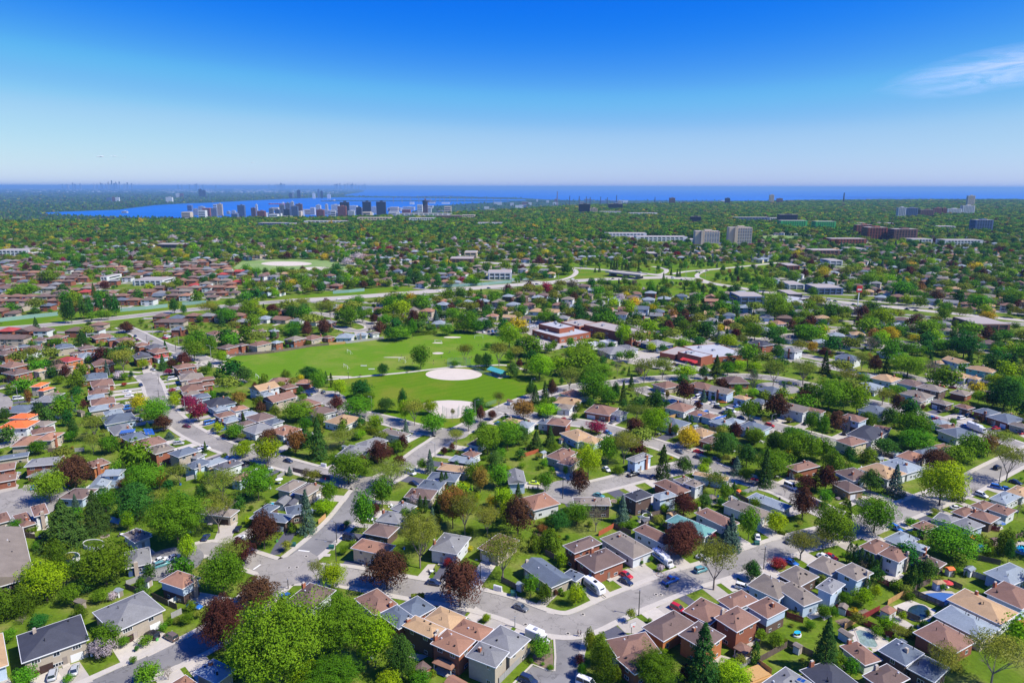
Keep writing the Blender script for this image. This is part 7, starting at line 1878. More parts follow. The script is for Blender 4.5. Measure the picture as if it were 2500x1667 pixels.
for c, pts in [('Q', [(0, 860), (270, 828), (540, 800)]), ('Q', [(1110, 765), (1340, 745), (1545, 722)]), ('R', [(710, 595), (860, 585), (1000, 570)]), ('R', [(1705, 535), (2020, 520), (2352, 492)]), ('S', [(0, 475), (150, 462), (212, 445)]), ('Q', [(1680, 705), (1900, 690)])]:
    fence(c, pts, 3.4, ML['noisewall'], 'tall grey-green noise wall beside the main road')
def shed(c, A, B_, C_, z, rc, wc, look, style='g', open_=False):
    cx, cy, rz, L, W = rect_from(c, A, B_, C_, z); L, W = max(1.8, L), max(1.6, W); o = empty('gazebo' if open_ else 'garden_shed', cx, cy, rz)
    if open_:
        for sx in (-1, 1):
            for sy in (-1, 1): link('post', ubox(ML['trim']), o, T(sx * (L / 2 - .35), sy * (W / 2 - .35), 0, 0, .18, .18, z))
        link('floor', ubox(ML['drive']), o, T(0, 0, 0, 0, L, W, .08))
    else:
        link('wall', ubox(WALL[wc]), o, T(0, 0, 0, 0, L - .3, W - .3, z)); link('door', ubox(ML['door']), o, T(L * .1, -W / 2 + .12, .05, 0, 1.0, .1, 1.8))
    v, f, h = roof_geo(L - .3, W - .3, z, .45, style, .2); link('roof', mesh('roof', v, f, ROOF[rc]), o)
    reg(o, 'gazebo' if open_ else 'shed', look, 'garden sheds and shelters', cx, cy)
    mark_poly(OCC_HOUSE, rect_pts(cx, cy, rz, L, W))
for a in [('A', (1440, 500), (1545, 520), (1605, 480), 2.2, 'n', 'w', 'small dark-roofed shed with a white front'), ('A', (1205, 605), (1245, 625), (1285, 600), 2.0, 'l', 'w', 'small white plastic shed'), ('A', (780, 720), (850, 750), (905, 715), 2.2, 'u', 'd', 'low grey-brown shed under the trees'),
          ('E', (635, 790), (745, 840), (830, 795), 2.5, 'o', 'w', 'white-walled shed with an orange-brown hip roof', 'h'), ('E', (1185, 490), (1240, 530), (1340, 520), 2.4, 't', 'B', 'pale blue pool shed with a tan roof', 'h'), ('E', (1510, 362), (1590, 392), (1655, 365), 2.2, 'l', 'w', 'white shed with a pale ridged roof'), ('E', (1320, 350), (1370, 385), (1430, 375), 2.3, 'R', 'w', 'white shed with an orange roof'), ('E', (200, 765), (290, 795), (322, 755), 2.1, 'u', 'w', 'barn-roofed grey garden shed'), ('E', (205, 1010), (320, 1085), (372, 1060), 2.3, 'u', 'B', 'long pale blue shed beside the kite-shaped pool'),
          ('E', (800, 1110), (860, 1140), (940, 1130), 2.6, 's', 'd', 'open dark-roofed pool shelter', 'h', True), ('J', (600, 950), (670, 978), (732, 946), 2.3, 't', 'w', 'white shed with a tan roof'), ('J', (1055, 748), (1130, 785), (1205, 762), 2.5, 'u', 'w', 'open gazebo with a taupe roof', 'h', True), ('J', (305, 1027), (350, 1050), (418, 1022), 2.2, 'k', 'd', 'small dark brown shed'), ('J', (1310, 760), (1370, 795), (1425, 780), 2.3, 'l', 'B', 'pale blue shed'), ('J', (1400, 690), (1440, 700), (1465, 690), 2.2, 'R', 'w', 'shed with an orange roof'), ('J', (265, 980), (300, 1000), (350, 990), 2.0, 's', 'd', 'small slate-roofed shelter', 'h', True),
          ('C', (40, 1400), (125, 1470), (235, 1400), 2.5, 'm', 'r', 'brown hip-roofed shed', 'h'), ('C', (235, 1355), (440, 1425), (520, 1355), 2.6, 'o', 'r', 'open brown-roofed patio shelter', 'h', True), ('C', (365, 1560), (520, 1640), (620, 1560), 2.6, 'o', 'r', 'long brown-roofed shed'), ('C', (1115, 535), (1170, 560), (1210, 530), 2.1, 'l', 'w', 'pale blue-white garden shed'), ('D', (1870, 1160), (1940, 1200), (1980, 1170), 2.2, 'u', 'w', 'small taupe-roofed shed'), ('D', (1260, 1190), (1385, 1270), (1450, 1200), 2.5, 'b', 'r', 'small hipped side shelter', 'h', True), ('D', (0, 1300), (10, 1380), (70, 1370), 2.5, 'l', 'w', 'white ridged metal shed roof'),
          ('H', (820, 840), (915, 865), (980, 785), 2.6, 'g', 'w', 'grey-roofed pool house with a white gable'), ('H', (930, 865), (1025, 878), (1080, 812), 2.4, 'k', 'w', 'dark-roofed pool house with a white gable'), ('H', (1575, 185), (1610, 195), (1640, 185), 2.2, 'l', 'w', 'white garden shed'), ('K', (860, 270), (905, 282), (935, 262), 2.2, 'l', 'w', 'green and white garden shed'), ('K', (1980, 1230), (2020, 1260), (2062, 1240), 2.2, 'm', 'd', 'mauve garden shed'), ('K', (660, 310), (710, 335), (745, 315), 2.2, 'l', 'w', 'white open-fronted shed'), ('K', (1720, 1210), (1770, 1235), (1825, 1215), 2.3, 'R', 'w', 'shed with a faded orange roof'), ('K', (1990, 1040), (2060, 1065), (2150, 1045), 2.5, 'l', 'w', 'pale blue pavilion roof on posts', 'h', True),
          ('N', (1120, 925), (1160, 945), (1200, 935), 2.4, 'b', 'w', 'white park hut with a brown roof'), ('O', (890, 1215), (930, 1225), (980, 1215), 2.2, 'l', 'w', 'white shed'), ('L', (890, 965), (930, 985), (975, 970), 2.6, 'u', 'c', 'beige garden hut'), ('L', (630, 1000), (680, 1015), (765, 995), 2.2, 'R', 'w', 'low orange-roofed shed'), ('L', (440, 1085), (540, 1110), (650, 1100), 3.0, 'u', 'w', 'long taupe-roofed garage'), ('I', (1500, 255), (1540, 275), (1570, 250), 2.2, 'l', 'w', 'white shed'), ('I', (1715, 95), (1750, 110), (1785, 100), 2.2, 'm', 'w', 'mauve-roofed shed'), ('G', (180, 500), (210, 510), (240, 495), 2.2, 'l', 'w', 'small white shed between the two garages', 'h')]:
    shed(*a)
def pool(c, pts, lvl, rim, wm, look, above=False, deck=None, coping=.5):
    wp = ccw([at(*cp(c, *p), 1.2 if above else 0) for p in pts]); n = len(wp); cx = sum(p[0] for p in wp) / n; cy = sum(p[1] for p in wp) / n
    o = empty('swimming_pool', cx, cy); q = [(x - cx, y - cy) for x, y in wp]
    if deck:
        dp = ccw([at(*cp(c, *p)) for p in deck]); pad('pool_deck', dp, .03, ML['drive']); mark_poly(OCC_HOUSE, dp)
    z = 1.15 if above else .07
    link('water', mesh('water', [(x, y, z) for x, y in q], [tuple(range(n))], wm), o)
    v = []; f = []
    for x, y in q:
        d = math.hypot(x, y); k = (d + (.22 if above else coping)) / d
        v += [(x, y, rim - .12 if above else .06), (x, y, rim), (x * k, y * k, rim), (x * k, y * k, 0)]
    for i in range(n):
        j = (i + 1) % n
        for a in range(3): f.append((4 * i + a, 4 * j + a, 4 * j + a + 1, 4 * i + a + 1))
    link('rim', mesh('rim', v, f, ML['trim'] if above else ML['concrete']), o)
    reg(o, 'swimming pool', look, 'garden pools', cx, cy); mark_poly(OCC_HOUSE, wp)
def ell(cx, cy, rx, ry, n=20): return [(cx + rx * math.cos(2 * math.pi * k / n), cy + ry * math.sin(2 * math.pi * k / n)) for k in range(n)]
pool('A', ell(985, 120, 108, 40), 0, 1.35, ML['algae'], 'round above-ground pool with green water and a white wall', True)
pool('A', ell(765, 245, 70, 32), 0, 1.3, ML['murky'], 'round above-ground pool with dark water and a white wall', True)
pool('E', [(390, 1020), (430, 1008), (540, 1030), (620, 1165), (600, 1190), (500, 1180), (440, 1150)], 0, .12, mat('pool_winter_water', (.22, .30, .27), .15, .45, 1.2, spec=.6), 'kite-shaped pool with pale murky water and a dark blue edge', deck=[(310, 1020), (430, 965), (560, 1000), (740, 1130), (640, 1225), (520, 1240), (400, 1170)])
pool('E', ell(1045, 825, 118, 82), 0, .12, ML['murky'], 'oval pool half covered by a dark sagging sheet', deck=[(780, 760), (960, 690), (1230, 800), (1160, 920), (1020, 905), (880, 860)])
pool('E', [(1065, 655), (1130, 625), (1280, 615), (1400, 628), (1440, 650), (1350, 710), (1280, 735), (1180, 705)], 0, .12, ML['cover'], 'pool closed with a taut blue gridded cover', deck=[(1000, 625), (1180, 590), (1390, 600), (1460, 640), (1330, 750), (1270, 745), (1050, 665)])
pool('E', [(2045, 150), (2100, 118), (2200, 125), (2280, 160), (2230, 210), (2120, 190)], 0, .12, ML['water'], 'turquoise kidney pool at the right edge', deck=[(2000, 130), (2080, 80), (2300, 90), (2350, 200), (2200, 240), (2060, 200)])
pool('E', ell(1690, 130, 34, 26), 0, 1.2, ML['water'], 'small round blue pool behind the cedars', True)
pool('H', [(700, 865), (725, 835), (820, 838), (830, 870)], 0, .12, ML['water'], 'small bright blue pool beside the grey-roofed pool house', deck=[(680, 870), (715, 825), (850, 825), (850, 880)])
pool('J', ell(385, 968, 50, 24), 0, 1.2, ML['algae'], 'round above-ground pool with bright green water behind the dark two-storey house', True)
pool('D', ell(1920, 1028, 36, 18), 0, .5, ML['water'], 'small inflatable paddling pool on the lawn', True)
pool('E', ell(1180, 725, 1, 1, 6), 0, .1, ML['vent'], 'drain') if False else None
# patios
for c, pts in [('E', [(740, 540), (615, 470), (830, 395), (905, 440)]), ('D', [(1080, 1260), (1230, 1300), (1080, 1410), (1020, 1330)]), ('C', [(0, 1250), (220, 1280), (100, 1340), (0, 1300)]), ('D', [(1350, 1140), (1480, 1090), (1540, 1110), (1420, 1190)]), ('E', [(600, 850), (830, 860), (1000, 960), (960, 1010), (860, 960)]), ('E', [(0, 820), (150, 860), (60, 910)]), ('G', [(1280, 1000), (1400, 1020), (1370, 1090), (1270, 1060)]), ('D', [(1990, 850), (2136, 770), (2200, 850), (2060, 900)])]:
    p = ccw([at(*cp(c, *q)) for q in pts]); pad('patio', p, .035, ML['drive']); mark_poly(OCC_HOUSE, p)
for c, pts in [('E', [(340, 830), (490, 785), (580, 830), (440, 895)]), ('E', [(170, 910), (290, 880), (370, 925), (270, 990)]), ('D', [(1200, 1330), (1290, 1300), (1400, 1370), (1290, 1400)])]:
    pad('vegetable_plot', ccw([at(*cp(c, *q)) for q in pts]), .025, ML['soil'])
# wide forecourts seen clearly
for c, pts in [('A', [(455, 1480), (840, 1350), (985, 1560), (700, 1640), (470, 1640)]), ('A', [(1350, 1150), (1660, 1030), (1920, 1120), (1560, 1300)]), ('C', [(1800, 580), (2000, 520), (2130, 650), (1930, 750)]), ('D', [(0, 420), (150, 370), (410, 520), (200, 600), (60, 500)]), ('D', [(240, 880), (40, 960), (120, 1040), (330, 1060), (350, 950)]), ('D', [(395, 810), (600, 700), (760, 790), (690, 860), (520, 870)]),
               ('D', [(1090, 500), (1280, 470), (1360, 580), (1240, 610)]), ('C', [(600, 880), (700, 770), (830, 850), (700, 940)]), ('C', [(850, 990), (950, 910), (1090, 975), (1030, 1040)]), ('G', [(0, 690), (190, 620), (230, 640), (170, 775), (0, 850)]), ('G', [(290, 640), (460, 610), (400, 760), (190, 775)]), ('B', [(1480, 290), (1610, 310), (1570, 380), (1430, 345)]), ('B', [(790, 230), (680, 240), (740, 130), (840, 0), (960, 0), (900, 110)]), ('C', [(80, 470), (200, 330), (280, 330), (200, 480)]),
               ('K', [(230, 830), (480, 740), (620, 760), (370, 870)]), ('K', [(740, 650), (800, 640), (1060, 735), (990, 770)]), ('I', [(1640, 600), (1870, 590), (1700, 520), (1680, 470), (1740, 460), (1850, 560), (1880, 600), (1700, 640)]), ('G', [(0, 90), (290, 70), (310, 100), (130, 190), (0, 225)])]:
    pad('forecourt', ccw([at(*cp(c, *q)) for q in pts]), .045 if (c, pts[0]) not in () else .05, ML['blacktop'] if pts[0] in ((790, 230), (1480, 290), (740, 650)) else ML['drive'])
# utility boxes, mail boxes, stones
def thing_box(nm, c, x, y, dims, m, lb, cat, base=None, rz=0):
    X, Y = at(*cp(c, x, y)); o = empty(nm, X, Y, rz); b = MB(); a, d, h = dims
    v, f = loft([(-a / 2, [(-d / 2, 0), (d / 2, 0), (d / 2, h * .8), (d * .3, h), (-d * .3, h), (-d / 2, h * .8)]), (a / 2, [(-d / 2, 0), (d / 2, 0), (d / 2, h * .8), (d * .3, h), (-d * .3, h), (-d / 2, h * .8)])], None)
    link('cabinet', mesh('cabinet', v, f, m), o, T(0, 0, .15))
    link('concrete_base', ubox(ML['concrete']), o, T(0, 0, 0, 0, a + .5, d + .5, .15)); fixed(o, lb, cat); return o
thing_box('utility_box', 'B', 930, 145, (1.6, 1.3, 1.2), ML['green_box'], 'dark green utility box on the verge left of the through street', 'utility box')
thing_box('utility_box', 'B', 1330, 170, (1.6, 1.3, 1.2), ML['green_box'], 'dark green utility box on the corner lawn right of the through street', 'utility box')
thing_box('utility_box', 'C', 1090, 655, (1.5, 1.4, 1.5), ML['green_box'], 'green utility box by the brown fence above the crescent road', 'utility box')
thing_box('utility_box', 'D', 1490, 120, (1.6, 1.3, 1.2), ML['green_box'], 'dark green utility box on the lawn by the upper right kerb', 'utility box')
for k in range(3): thing_box('mailbox_cabinet', 'C', 900 + k * 28, 598 + k * 8, (.85, .6, 1.6), ML['trim'], 'pale community mailbox cabinet, %s of the three above the crescent road' % ['leftmost', 'middle', 'rightmost'][k], 'mailbox', rz=R(-20))
for k in range(3): thing_box('mailbox_cabinet', 'H', 1355 + k * 18, 425 + k * 3, (.8, .6, 1.6), ML['trim'], 'pale community mailbox cabinet, %s of the three beside the long street' % ['leftmost', 'middle', 'rightmost'][k], 'mailbox', rz=R(-15))
def slab(nm, c, x, y, a, d, h, m, lb, cat, rz=0): 
    X, Y = at(*cp(c, x, y)); b = MB(); b.box(-a / 2, -d / 2, .02, a / 2, d / 2, h * .7); b.box(-a * .42, -d * .42, h * .7, a * .42, d * .42, h)
    o = link(nm, b.mesh(nm, m)); o.location = (X, Y, 0); o.rotation_euler = (0, 0, rz); fixed(o, lb, cat)
slab('ground_hatch', 'C', 1482, 828, 2.3, 1.6, .12, ML['concrete'], 'pale square hatch set in the corner lawn', 'hatch', R(-20)); slab('ground_hatch', 'B', 1278, 238, 2.4, 1.6, .12, ML['concrete'], 'pale hatch on the lawn beside the through street', 'hatch')
slab('raised_planter', 'D', 1480, 1490, 6.5, 4.6, 1.0, ML['newwood'], 'new timber raised deck with a dark cover in the fenced garden', 'planter', R(25))
for c, x, y, lb in [('D', 487, 437, 'round stone flower bed on the front lawn by the blue pickup'), ('J', 0, 812, 'round stone bed on the lawn'), ('A', 1105, 47, 'stone fire ring on the lawn beyond the green pool')]:
    X, Y = at(*cp(c, x, y)); r = empty('stone_ring', X, Y)
    for k in range(14): link('stone', ubox(ML['stone']), r, T(1.2 * math.cos(k * .449), 1.2 * math.sin(k * .449), 0, k * .449, .35, .42, .25))
    link('soil', cyl(ML['soil'], 14), r, T(0, 0, .02, 0, 2.1, 2.1, .1)); fixed(r, lb, 'flower bed')
for c, x, y, m, lb in [('H', 1395, 625, 'redawn', 'closed red parasol beside the taupe-roofed house'), ('H', 1030, 800, 'cover', 'open blue parasol above the grey pool houses'), ('K', 2085, 1120, 'cover', 'open blue parasol beside the pale blue pavilion roof'), ('E', 2125, 1010, 'redawn', 'open red parasol at the right edge'), ('E', 1340, 580, 'redawn', 'red parasol beside the blue covered pool'), ('H', 865, 625, 'trim', 'white parasol by the round green tree'), ('J', 1610, 615, 'redawn', 'open red parasol by the kerb of the loop road'), ('D', 1190, 1130, 'cover', 'blue awning-like parasol beside the red brick houses')]:
    X, Y = at(*cp(c, x, y)); o = empty('parasol', X, Y); link('pole', cyl(ML['steel'], 6), o, T(0, 0, 0, 0, .09, .09, 2.6)); b = MB(); b.tube((0, 0, 2.2), (0, 0, 2.75), 1.5 if 'closed' not in lb else .3, .05, 8); link('canopy', b.mesh('canopy', ML[m]), o); link('table', cyl(ML['trim'], 10), o, T(0, 0, .7, 0, 1.2, 1.2, .05)); fixed(o, lb, 'parasol')
rnd = random.Random(64)
for k, h_ in enumerate([h for h in HOUSES if math.hypot(h.location.x, h.location.y) < 330]):
    for q in range(rnd.randint(1, 3)):
        a = rnd.uniform(0, 6.28); X, Y = h_.location.x + 11 * math.cos(a), h_.location.y + 11 * math.sin(a)
        if hit(OCC_HOUSE, X, Y) or hit(OCC_ROAD, X, Y): continue
        t_ = rnd.random()
        if t_ < .5:
            o = empty('wheeled_bin', X, Y, a); link('body', ubox(CARM[rnd.choice(['blue', 'green', 'black'])]), o, T(0, 0, .05, 0, .55, .6, .9)); link('lid', ubox(ML['tank']), o, T(0, 0, .95, 0, .6, .66, .08)); reg(o, 'bin', 'wheeled rubbish bin', 'wheeled bins in the gardens')
        else:
            o = empty('garden_table_set', X, Y, a); link('table', cyl(ML['trim'], 10), o, T(0, 0, .68, 0, 1.2, 1.2, .05)); link('table_leg', cyl(ML['steel'], 6), o, T(0, 0, 0, 0, .1, .1, .68))
            for j in range(4): c_, s_ = math.cos(j * 1.57), math.sin(j * 1.57); link('chair', ubox(ML['trim'] if k % 2 else ML['tank']), o, T(c_ * 1.1, s_ * 1.1, .2, j * 1.57, .5, .5, .28)); link('chair_back', ubox(ML['trim'] if k % 2 else ML['tank']), o, T(c_ * 1.33, s_ * 1.33, .4, j * 1.57, .08, .5, .5))
            reg(o, 'garden furniture', 'garden table with four chairs', 'garden tables and chairs')
# basketball hoop
X, Y = at(*cp('D', 185, 1062)); o = empty('basketball_hoop', X, Y, R(30)); link('pole', cyl(ML['pole'], 6), o, T(0, 0, 0, 0, .16, .16, 3.2)); link('backboard', ubox(ML['trim']), o, T(0, -.5, 2.8, 0, 1.8, .06, 1.1)); link('backboard_edge', ubox(ML['pole']), o, T(0, -.46, 2.76, 0, 1.9, .05, 1.18)); link('rim', cyl(ML['tail'], 10), o, T(0, -.85, 3.0, 0, .5, .5, .04)); fixed(o, 'basketball hoop at the end of the pale driveway', 'basketball hoop')
# solar panels belong to their roofs: arrays on frames standing just proud of the tiles
def panels(c, pts, n1, n2, z, tilt, look):
    """laid over a patch given by three corners"""
    a, b_, d = [Vector((*at(*cp(c, *p), z_), z_)) for p, z_ in pts]
    u = (b_ - a) / n1; v_ = (d - a) / n2; nrm = u.cross(v_).normalized(); nrm = nrm if nrm.z > 0 else -nrm
    root = empty('solar_array', a.x, a.y); bm_ = MB()
    for i in range(n1):
        for j in range(n2):
            o_ = a + u * (i + .06) + v_ * (j + .06) + nrm * .25; q = [o_, o_ + u * .88, o_ + u * .88 + v_ * .88, o_ + v_ * .88]; q = [p - Vector((a.x, a.y, 0)) for p in q]
            me = mesh('solar_panel', [tuple(p) for p in q] + [tuple(p - nrm * .06) for p in q], [(0, 1, 2, 3), (0, 4, 5, 1), (1, 5, 6, 2), (2, 6, 7, 3), (3, 7, 4, 0)], ML['solar']); link('solar_panel', me, root)
    fixed(root, look, 'solar panels')
panels('L', [((1375, 1228), 6.6), ((1545, 1205), 6.6), ((1400, 1190), 7.6)], 7, 2, 7, 0, 'blue solar panels on the grey roof near the long street')
panels('L', [((1680, 1240), 6.6), ((1790, 1240), 6.6), ((1650, 1170), 7.8)], 3, 4, 7, 0, 'second set of blue solar panels facing the purple tree')
panels('O', [((955, 1100), 4.3), ((1000, 1108), 4.3), ((975, 1078), 4.9)], 3, 1, 4, 0, 'small blue solar panel set on the brown roof of the upper street')
panels('O', [((1150, 1145), 4.3), ((1270, 1120), 4.6), ((1180, 1115), 4.9)], 5, 1, 4, 0, 'longer row of blue solar panels on the brown roof of the upper street')
panels('D', [((1905, 1530), 5.0), ((1985, 1560), 5.0), ((1935, 1500), 5.6)], 2, 1, 5, 0, 'blue roof skylight panels on the grey roof at the bottom edge')

# ------------------------------------------------------------------ sports things
def goal(c, x, y, rz, lb):
    X, Y = at(*cp(c, x, y)); o = empty('football_goal', X, Y, rz)
    for s in (-1, 1): link('post', cyl(ML['trim'], 6), o, T(s * 3.2, 0, 0, 0, .2, .2, 2.4)); b = MB(); b.tube((s * 3.2, 0, 2.4), (s * 3.2, 1.6, 0), .05, .05, 5); link('stay', b.mesh('stay', ML['trim']), o)
    b = MB(); b.tube((-3.3, 0, 2.4), (3.3, 0, 2.4), .1, .1, 6); link('crossbar', b.mesh('crossbar', ML['trim']), o); fixed(o, lb, 'goal', None)
goal('M', 1660, 300, R(-55), 'white football goal near the top fence of the field'); goal('M', 1622, 470, R(-55), 'white football goal in the middle of the field'); goal('M', 608, 590, R(-55), 'white football goal at the lower left of the field'); goal('N', 330, 275, R(-35), 'white football goal beside the small sand patch'); goal('N', 798, 218, R(0), 'white football goal by the school car park'); goal('M', 2270, 400, R(-40), 'white football goal beside the children at play')
def backstop(c, pts, h, lb):
    wp = [at(*cp(c, *p)) for p in pts]; x0_, y0_ = wp[0]; o = empty('backstop_fence', x0_, y0_); 
    for a, q in zip(wp, wp[1:]):
        d = math.hypot(q[0] - a[0], q[1] - a[1]); rz = math.atan2(q[1] - a[1], q[0] - a[0]); n = max(1, int(d / 3))
        for k in range(n + 1):
            u = k / n; link('post', cyl(ML['chain'], 5), o, T(a[0] + (q[0] - a[0]) * u - x0_, a[1] + (q[1] - a[1]) * u - y0_, 0, 0, .14, .14, h))
        b = MB(); m_ = 9
        for k in range(m_): b.box(-d / 2, -.012, h * k / m_, d / 2, .012, h * k / m_ + .05)
        for k in range(int(d / .6)): b.box(-d / 2 + k * .6, -.012, 0, -d / 2 + k * .6 + .04, .012, h)
        link('wire_mesh', b.mesh('wire_mesh', ML['chain']), o, T((a[0] + q[0]) / 2 - x0_, (a[1] + q[1]) / 2 - y0_, 0, rz))
    fixed(o, lb, 'backstop')
backstop('N', [(440, 545), (470, 530), (620, 525), (700, 545)], 5.5, 'green wire backstop behind the upper ball diamond'); backstop('N', [(700, 545), (770, 590), (940, 655)], 2.2, 'low green wire fence along the right of the upper ball diamond'); backstop('N', [(385, 1105), (430, 1130), (490, 1138), (560, 1130), (575, 1100)], 5.5, 'tall thin wire backstop below the lower ball diamond'); backstop('N', [(880, 1000), (1000, 960)], 2.4, 'short green wire fence beside the lower ball diamond'); backstop('N', [(1290, 355), (1400, 345), (1480, 360)], 3.0, 'green wire tennis fence by the school yard')
for k, (c, x, y) in enumerate([('N', 500, 545), ('N', 560, 543), ('M', 1830, 450), ('M', 1920, 488)]):
    X, Y = at(*cp(c, x, y)); o = empty('bench', X, Y); link('seat', ubox(ML['trim']), o, T(0, 0, .42, 0, 4, .35, .06)); link('backrest', ubox(ML['trim']), o, T(0, .2, .6, 0, 4, .05, .35)); [link('leg', ubox(ML['steel']), o, T(s, 0, 0, 0, .08, .3, .42)) for s in (-1.6, 1.6)]; fixed(o, ['long bench behind the upper backstop, left', 'long bench behind the upper backstop, right', 'white bench on the sports field, upper', 'white bench on the sports field near the path'][k], 'bench')
# sand worn in front of the goals
for c, x, y, a, d in [('N', 495, 205, 7, 3), ('N', 330, 388, 4, 3), ('N', 325, 270, 4, 2), ('M', 1550, 565, 8, 1.5), ('M', 2185, 343, 8, 1)]: pad('worn_patch', ccw([(at(*cp(c, x, y))[0] + a * math.cos(t), at(*cp(c, x, y))[1] + d * math.sin(t)) for t in [k * .5236 for k in range(12)]]), .025, ML['sand'])

# ------------------------------------------------------------------ people
def person_mesh(step):
    me = bpy.data.meshes.new('body')
    J = [(0, 0, .95), (0, 0, 1.2), (0, 0, 1.42), (0, .01, 1.52), (0, .02, 1.64), (0, .02, 1.74), (.19, 0, 1.4), (.25, step * .12, 1.13), (.24, step * .26, .9), (-.19, 0, 1.4), (-.25, -step * .12, 1.13), (-.24, -step * .26, .9), (.1, 0, .9), (.11, -step * .14, .5), (.11, -step * .36, .07), (.11, -step * .30 + .14, .04), (-.1, 0, .9), (-.11, step * .18, .5), (-.11, step * .26, .07), (-.11, step * .26 + .15, .04)]
    E = [(0, 1), (1, 2), (2, 3), (3, 4), (4, 5), (2, 6), (6, 7), (7, 8), (2, 9), (9, 10), (10, 11), (0, 12), (12, 13), (13, 14), (14, 15), (0, 16), (16, 17), (17, 18), (18, 19)]
    RR = [.15, .15, .16, .06, .1, .085, .07, .05, .035, .07, .05, .035, .1, .065, .045, .04, .1, .065, .045, .04]
    me.from_pydata(J, E, []); o = bpy.data.objects.new('tmp', me); COL.objects.link(o)
    md = o.modifiers.new('s', 'SKIN'); o.modifiers.new('u', 'SUBSURF').levels = 1
    for i, v in enumerate(me.skin_vertices[0].data): v.radius = (RR[i], RR[i]); v.use_root = i == 0
    dg = bpy.context.evaluated_depsgraph_get(); out = bpy.data.meshes.new_from_object(o.evaluated_get(dg)); bpy.data.objects.remove(o)
    out.materials.clear(); out.materials.append(ML['skin']); out.materials.append(ML['cloth'])
    mi = [1 if (.12 < p.center.z < 1.46 and abs(p.center.x) < .235) else 0 for p in out.polygons]; out.polygons.foreach_set('material_index', mi); out.polygons.foreach_set('use_smooth', [True] * len(out.polygons)); return out
BODY = [person_mesh(1.0), person_mesh(-.8), person_mesh(.2)]
ML['hair'] = mat('hair', (.03, .02, .015), .8)
def person(c, x, y, k, s, rz, lb, grp=None):
    X, Y = at(*cp(c, x, y)); o = empty('person', X, Y, rz, .13 if c == 'C' else .02); link('body', BODY[k % 3], o, Matrix.Diagonal((s, s, s, 1)))
    b = MB(); b.tube((0, 0, 0), (0, 0, .1), .115, .07, 8); link('hair', b.mesh('hair', ML['hair']), o, T(0, .0, 1.72 * s, 0, s, s, s)); fixed(o, lb, 'person', grp)
person('C', 1765, 1078, 0, 1.02, R(95), 'pedestrian in dark clothes walking, the left one of the pair at the bend'); person('C', 1793, 1084, 1, 1.02, R(80), 'pedestrian in dark clothes walking, the right one of the pair at the bend')
for k, (c, x, y) in enumerate([('M', 2250, 380), ('M', 2262, 335), ('M', 2300, 360), ('M', 2330, 375), ('M', 2285, 415), ('N', 370, 440), ('N', 450, 395), ('N', 465, 385), ('N', 490, 450), ('N', 520, 465), ('N', 690, 455), ('N', 705, 450), ('N', 718, 448), ('N', 40, 515), ('N', 280, 485), ('N', 405, 480), ('N', 835, 305), ('N', 795, 305), ('N', 280, 520), ('N', 1540, 270)]):
    person(c, x, y, k, .85, k * 1.3, 'small figure of a child playing on the sports field', 'children playing on the sports field')
X, Y = at(*cp('T', 825, 700)); o = empty('gas_station_sign', X, Y); link('pole', ubox(ML['trim']), o, T(0, 0, 0, 0, .8, .8, 14)); link('sign_board', ubox(ML['redawn']), o, T(0, 0, 14, 0, 5.5, 1, 6.5)); link('sign_panel', ubox(ML['trim']), o, T(0, -.05, 16, 0, 4.0, 1.0, 1.6)); fixed(o, 'tall red and white roadside sign on a pole beside the plaza', 'sign')

# ------------------------------------------------------------------ clouds
def cloud_mat(name, dens, sc):
    m = bpy.data.materials.new(name); m.use_nodes = True; n = m.node_tree.nodes; l = m.node_tree.links; n.clear()
    out = n.new('ShaderNodeOutputMaterial'); tc = n.new('ShaderNodeTexCoord'); mp = n.new('ShaderNodeMapping'); mp.inputs['Scale'].default_value = sc; mp.inputs['Rotation'].default_value = (0, 0, .5)
    l.new(tc.outputs['Object'], mp.inputs[0]); no = n.new('ShaderNodeTexNoise'); no.inputs['Scale'].default_value = 1.6; no.inputs['Detail'].default_value = 9; no.inputs['Roughness'].default_value = .6; no.inputs['Distortion'].default_value = .8; l.new(mp.outputs[0], no.inputs[0])
    ln_ = n.new('ShaderNodeVectorMath'); ln_.operation = 'LENGTH'; l.new(tc.outputs['Object'], ln_.inputs[0])
    fall = n.new('ShaderNodeMapRange'); fall.inputs['From Min'].default_value = 1.0; fall.inputs['From Max'].default_value = .15; l.new(ln_.outputs['Value'], fall.inputs[0])
    mr = n.new('ShaderNodeMapRange'); mr.inputs['From Min'].default_value = .30; mr.inputs['From Max'].default_value = .72; l.new(no.outputs['Fac'], mr.inputs[0])
    mu = n.new('ShaderNodeMath'); mu.operation = 'MULTIPLY'; l.new(fall.outputs[0], mu.inputs[0]); l.new(mr.outputs[0], mu.inputs[1]); m2 = n.new('ShaderNodeMath'); m2.operation = 'MULTIPLY'; m2.inputs[1].default_value = dens; l.new(mu.outputs[0], m2.inputs[0])
    tr = n.new('ShaderNodeBsdfTransparent'); df = n.new('ShaderNodeBsdfTranslucent'); d2 = n.new('ShaderNodeBsdfDiffuse'); df.inputs[0].default_value = (.9, .9, .92, 1); d2.inputs[0].default_value = (.9, .9, .92, 1); ad = n.new('ShaderNodeMixShader'); l.new(df.outputs[0], ad.inputs[1]); l.new(d2.outputs[0], ad.inputs[2])
    mx = n.new('ShaderNodeMixShader'); l.new(m2.outputs[0], mx.inputs[0]); l.new(tr.outputs[0], mx.inputs[1]); l.new(ad.outputs[0], mx.inputs[2]); l.new(mx.outputs[0], out.inputs[0]); return m
def ray(px_, py_, d_):
    a = (px_ - IW / 2) / FPX; t = (py_ - IH / 2) / FPX; v = Vector((a, CP - t * SP, -SP - t * CP)).normalized(); return Vector((0, 0, CAM_H)) + v * d_
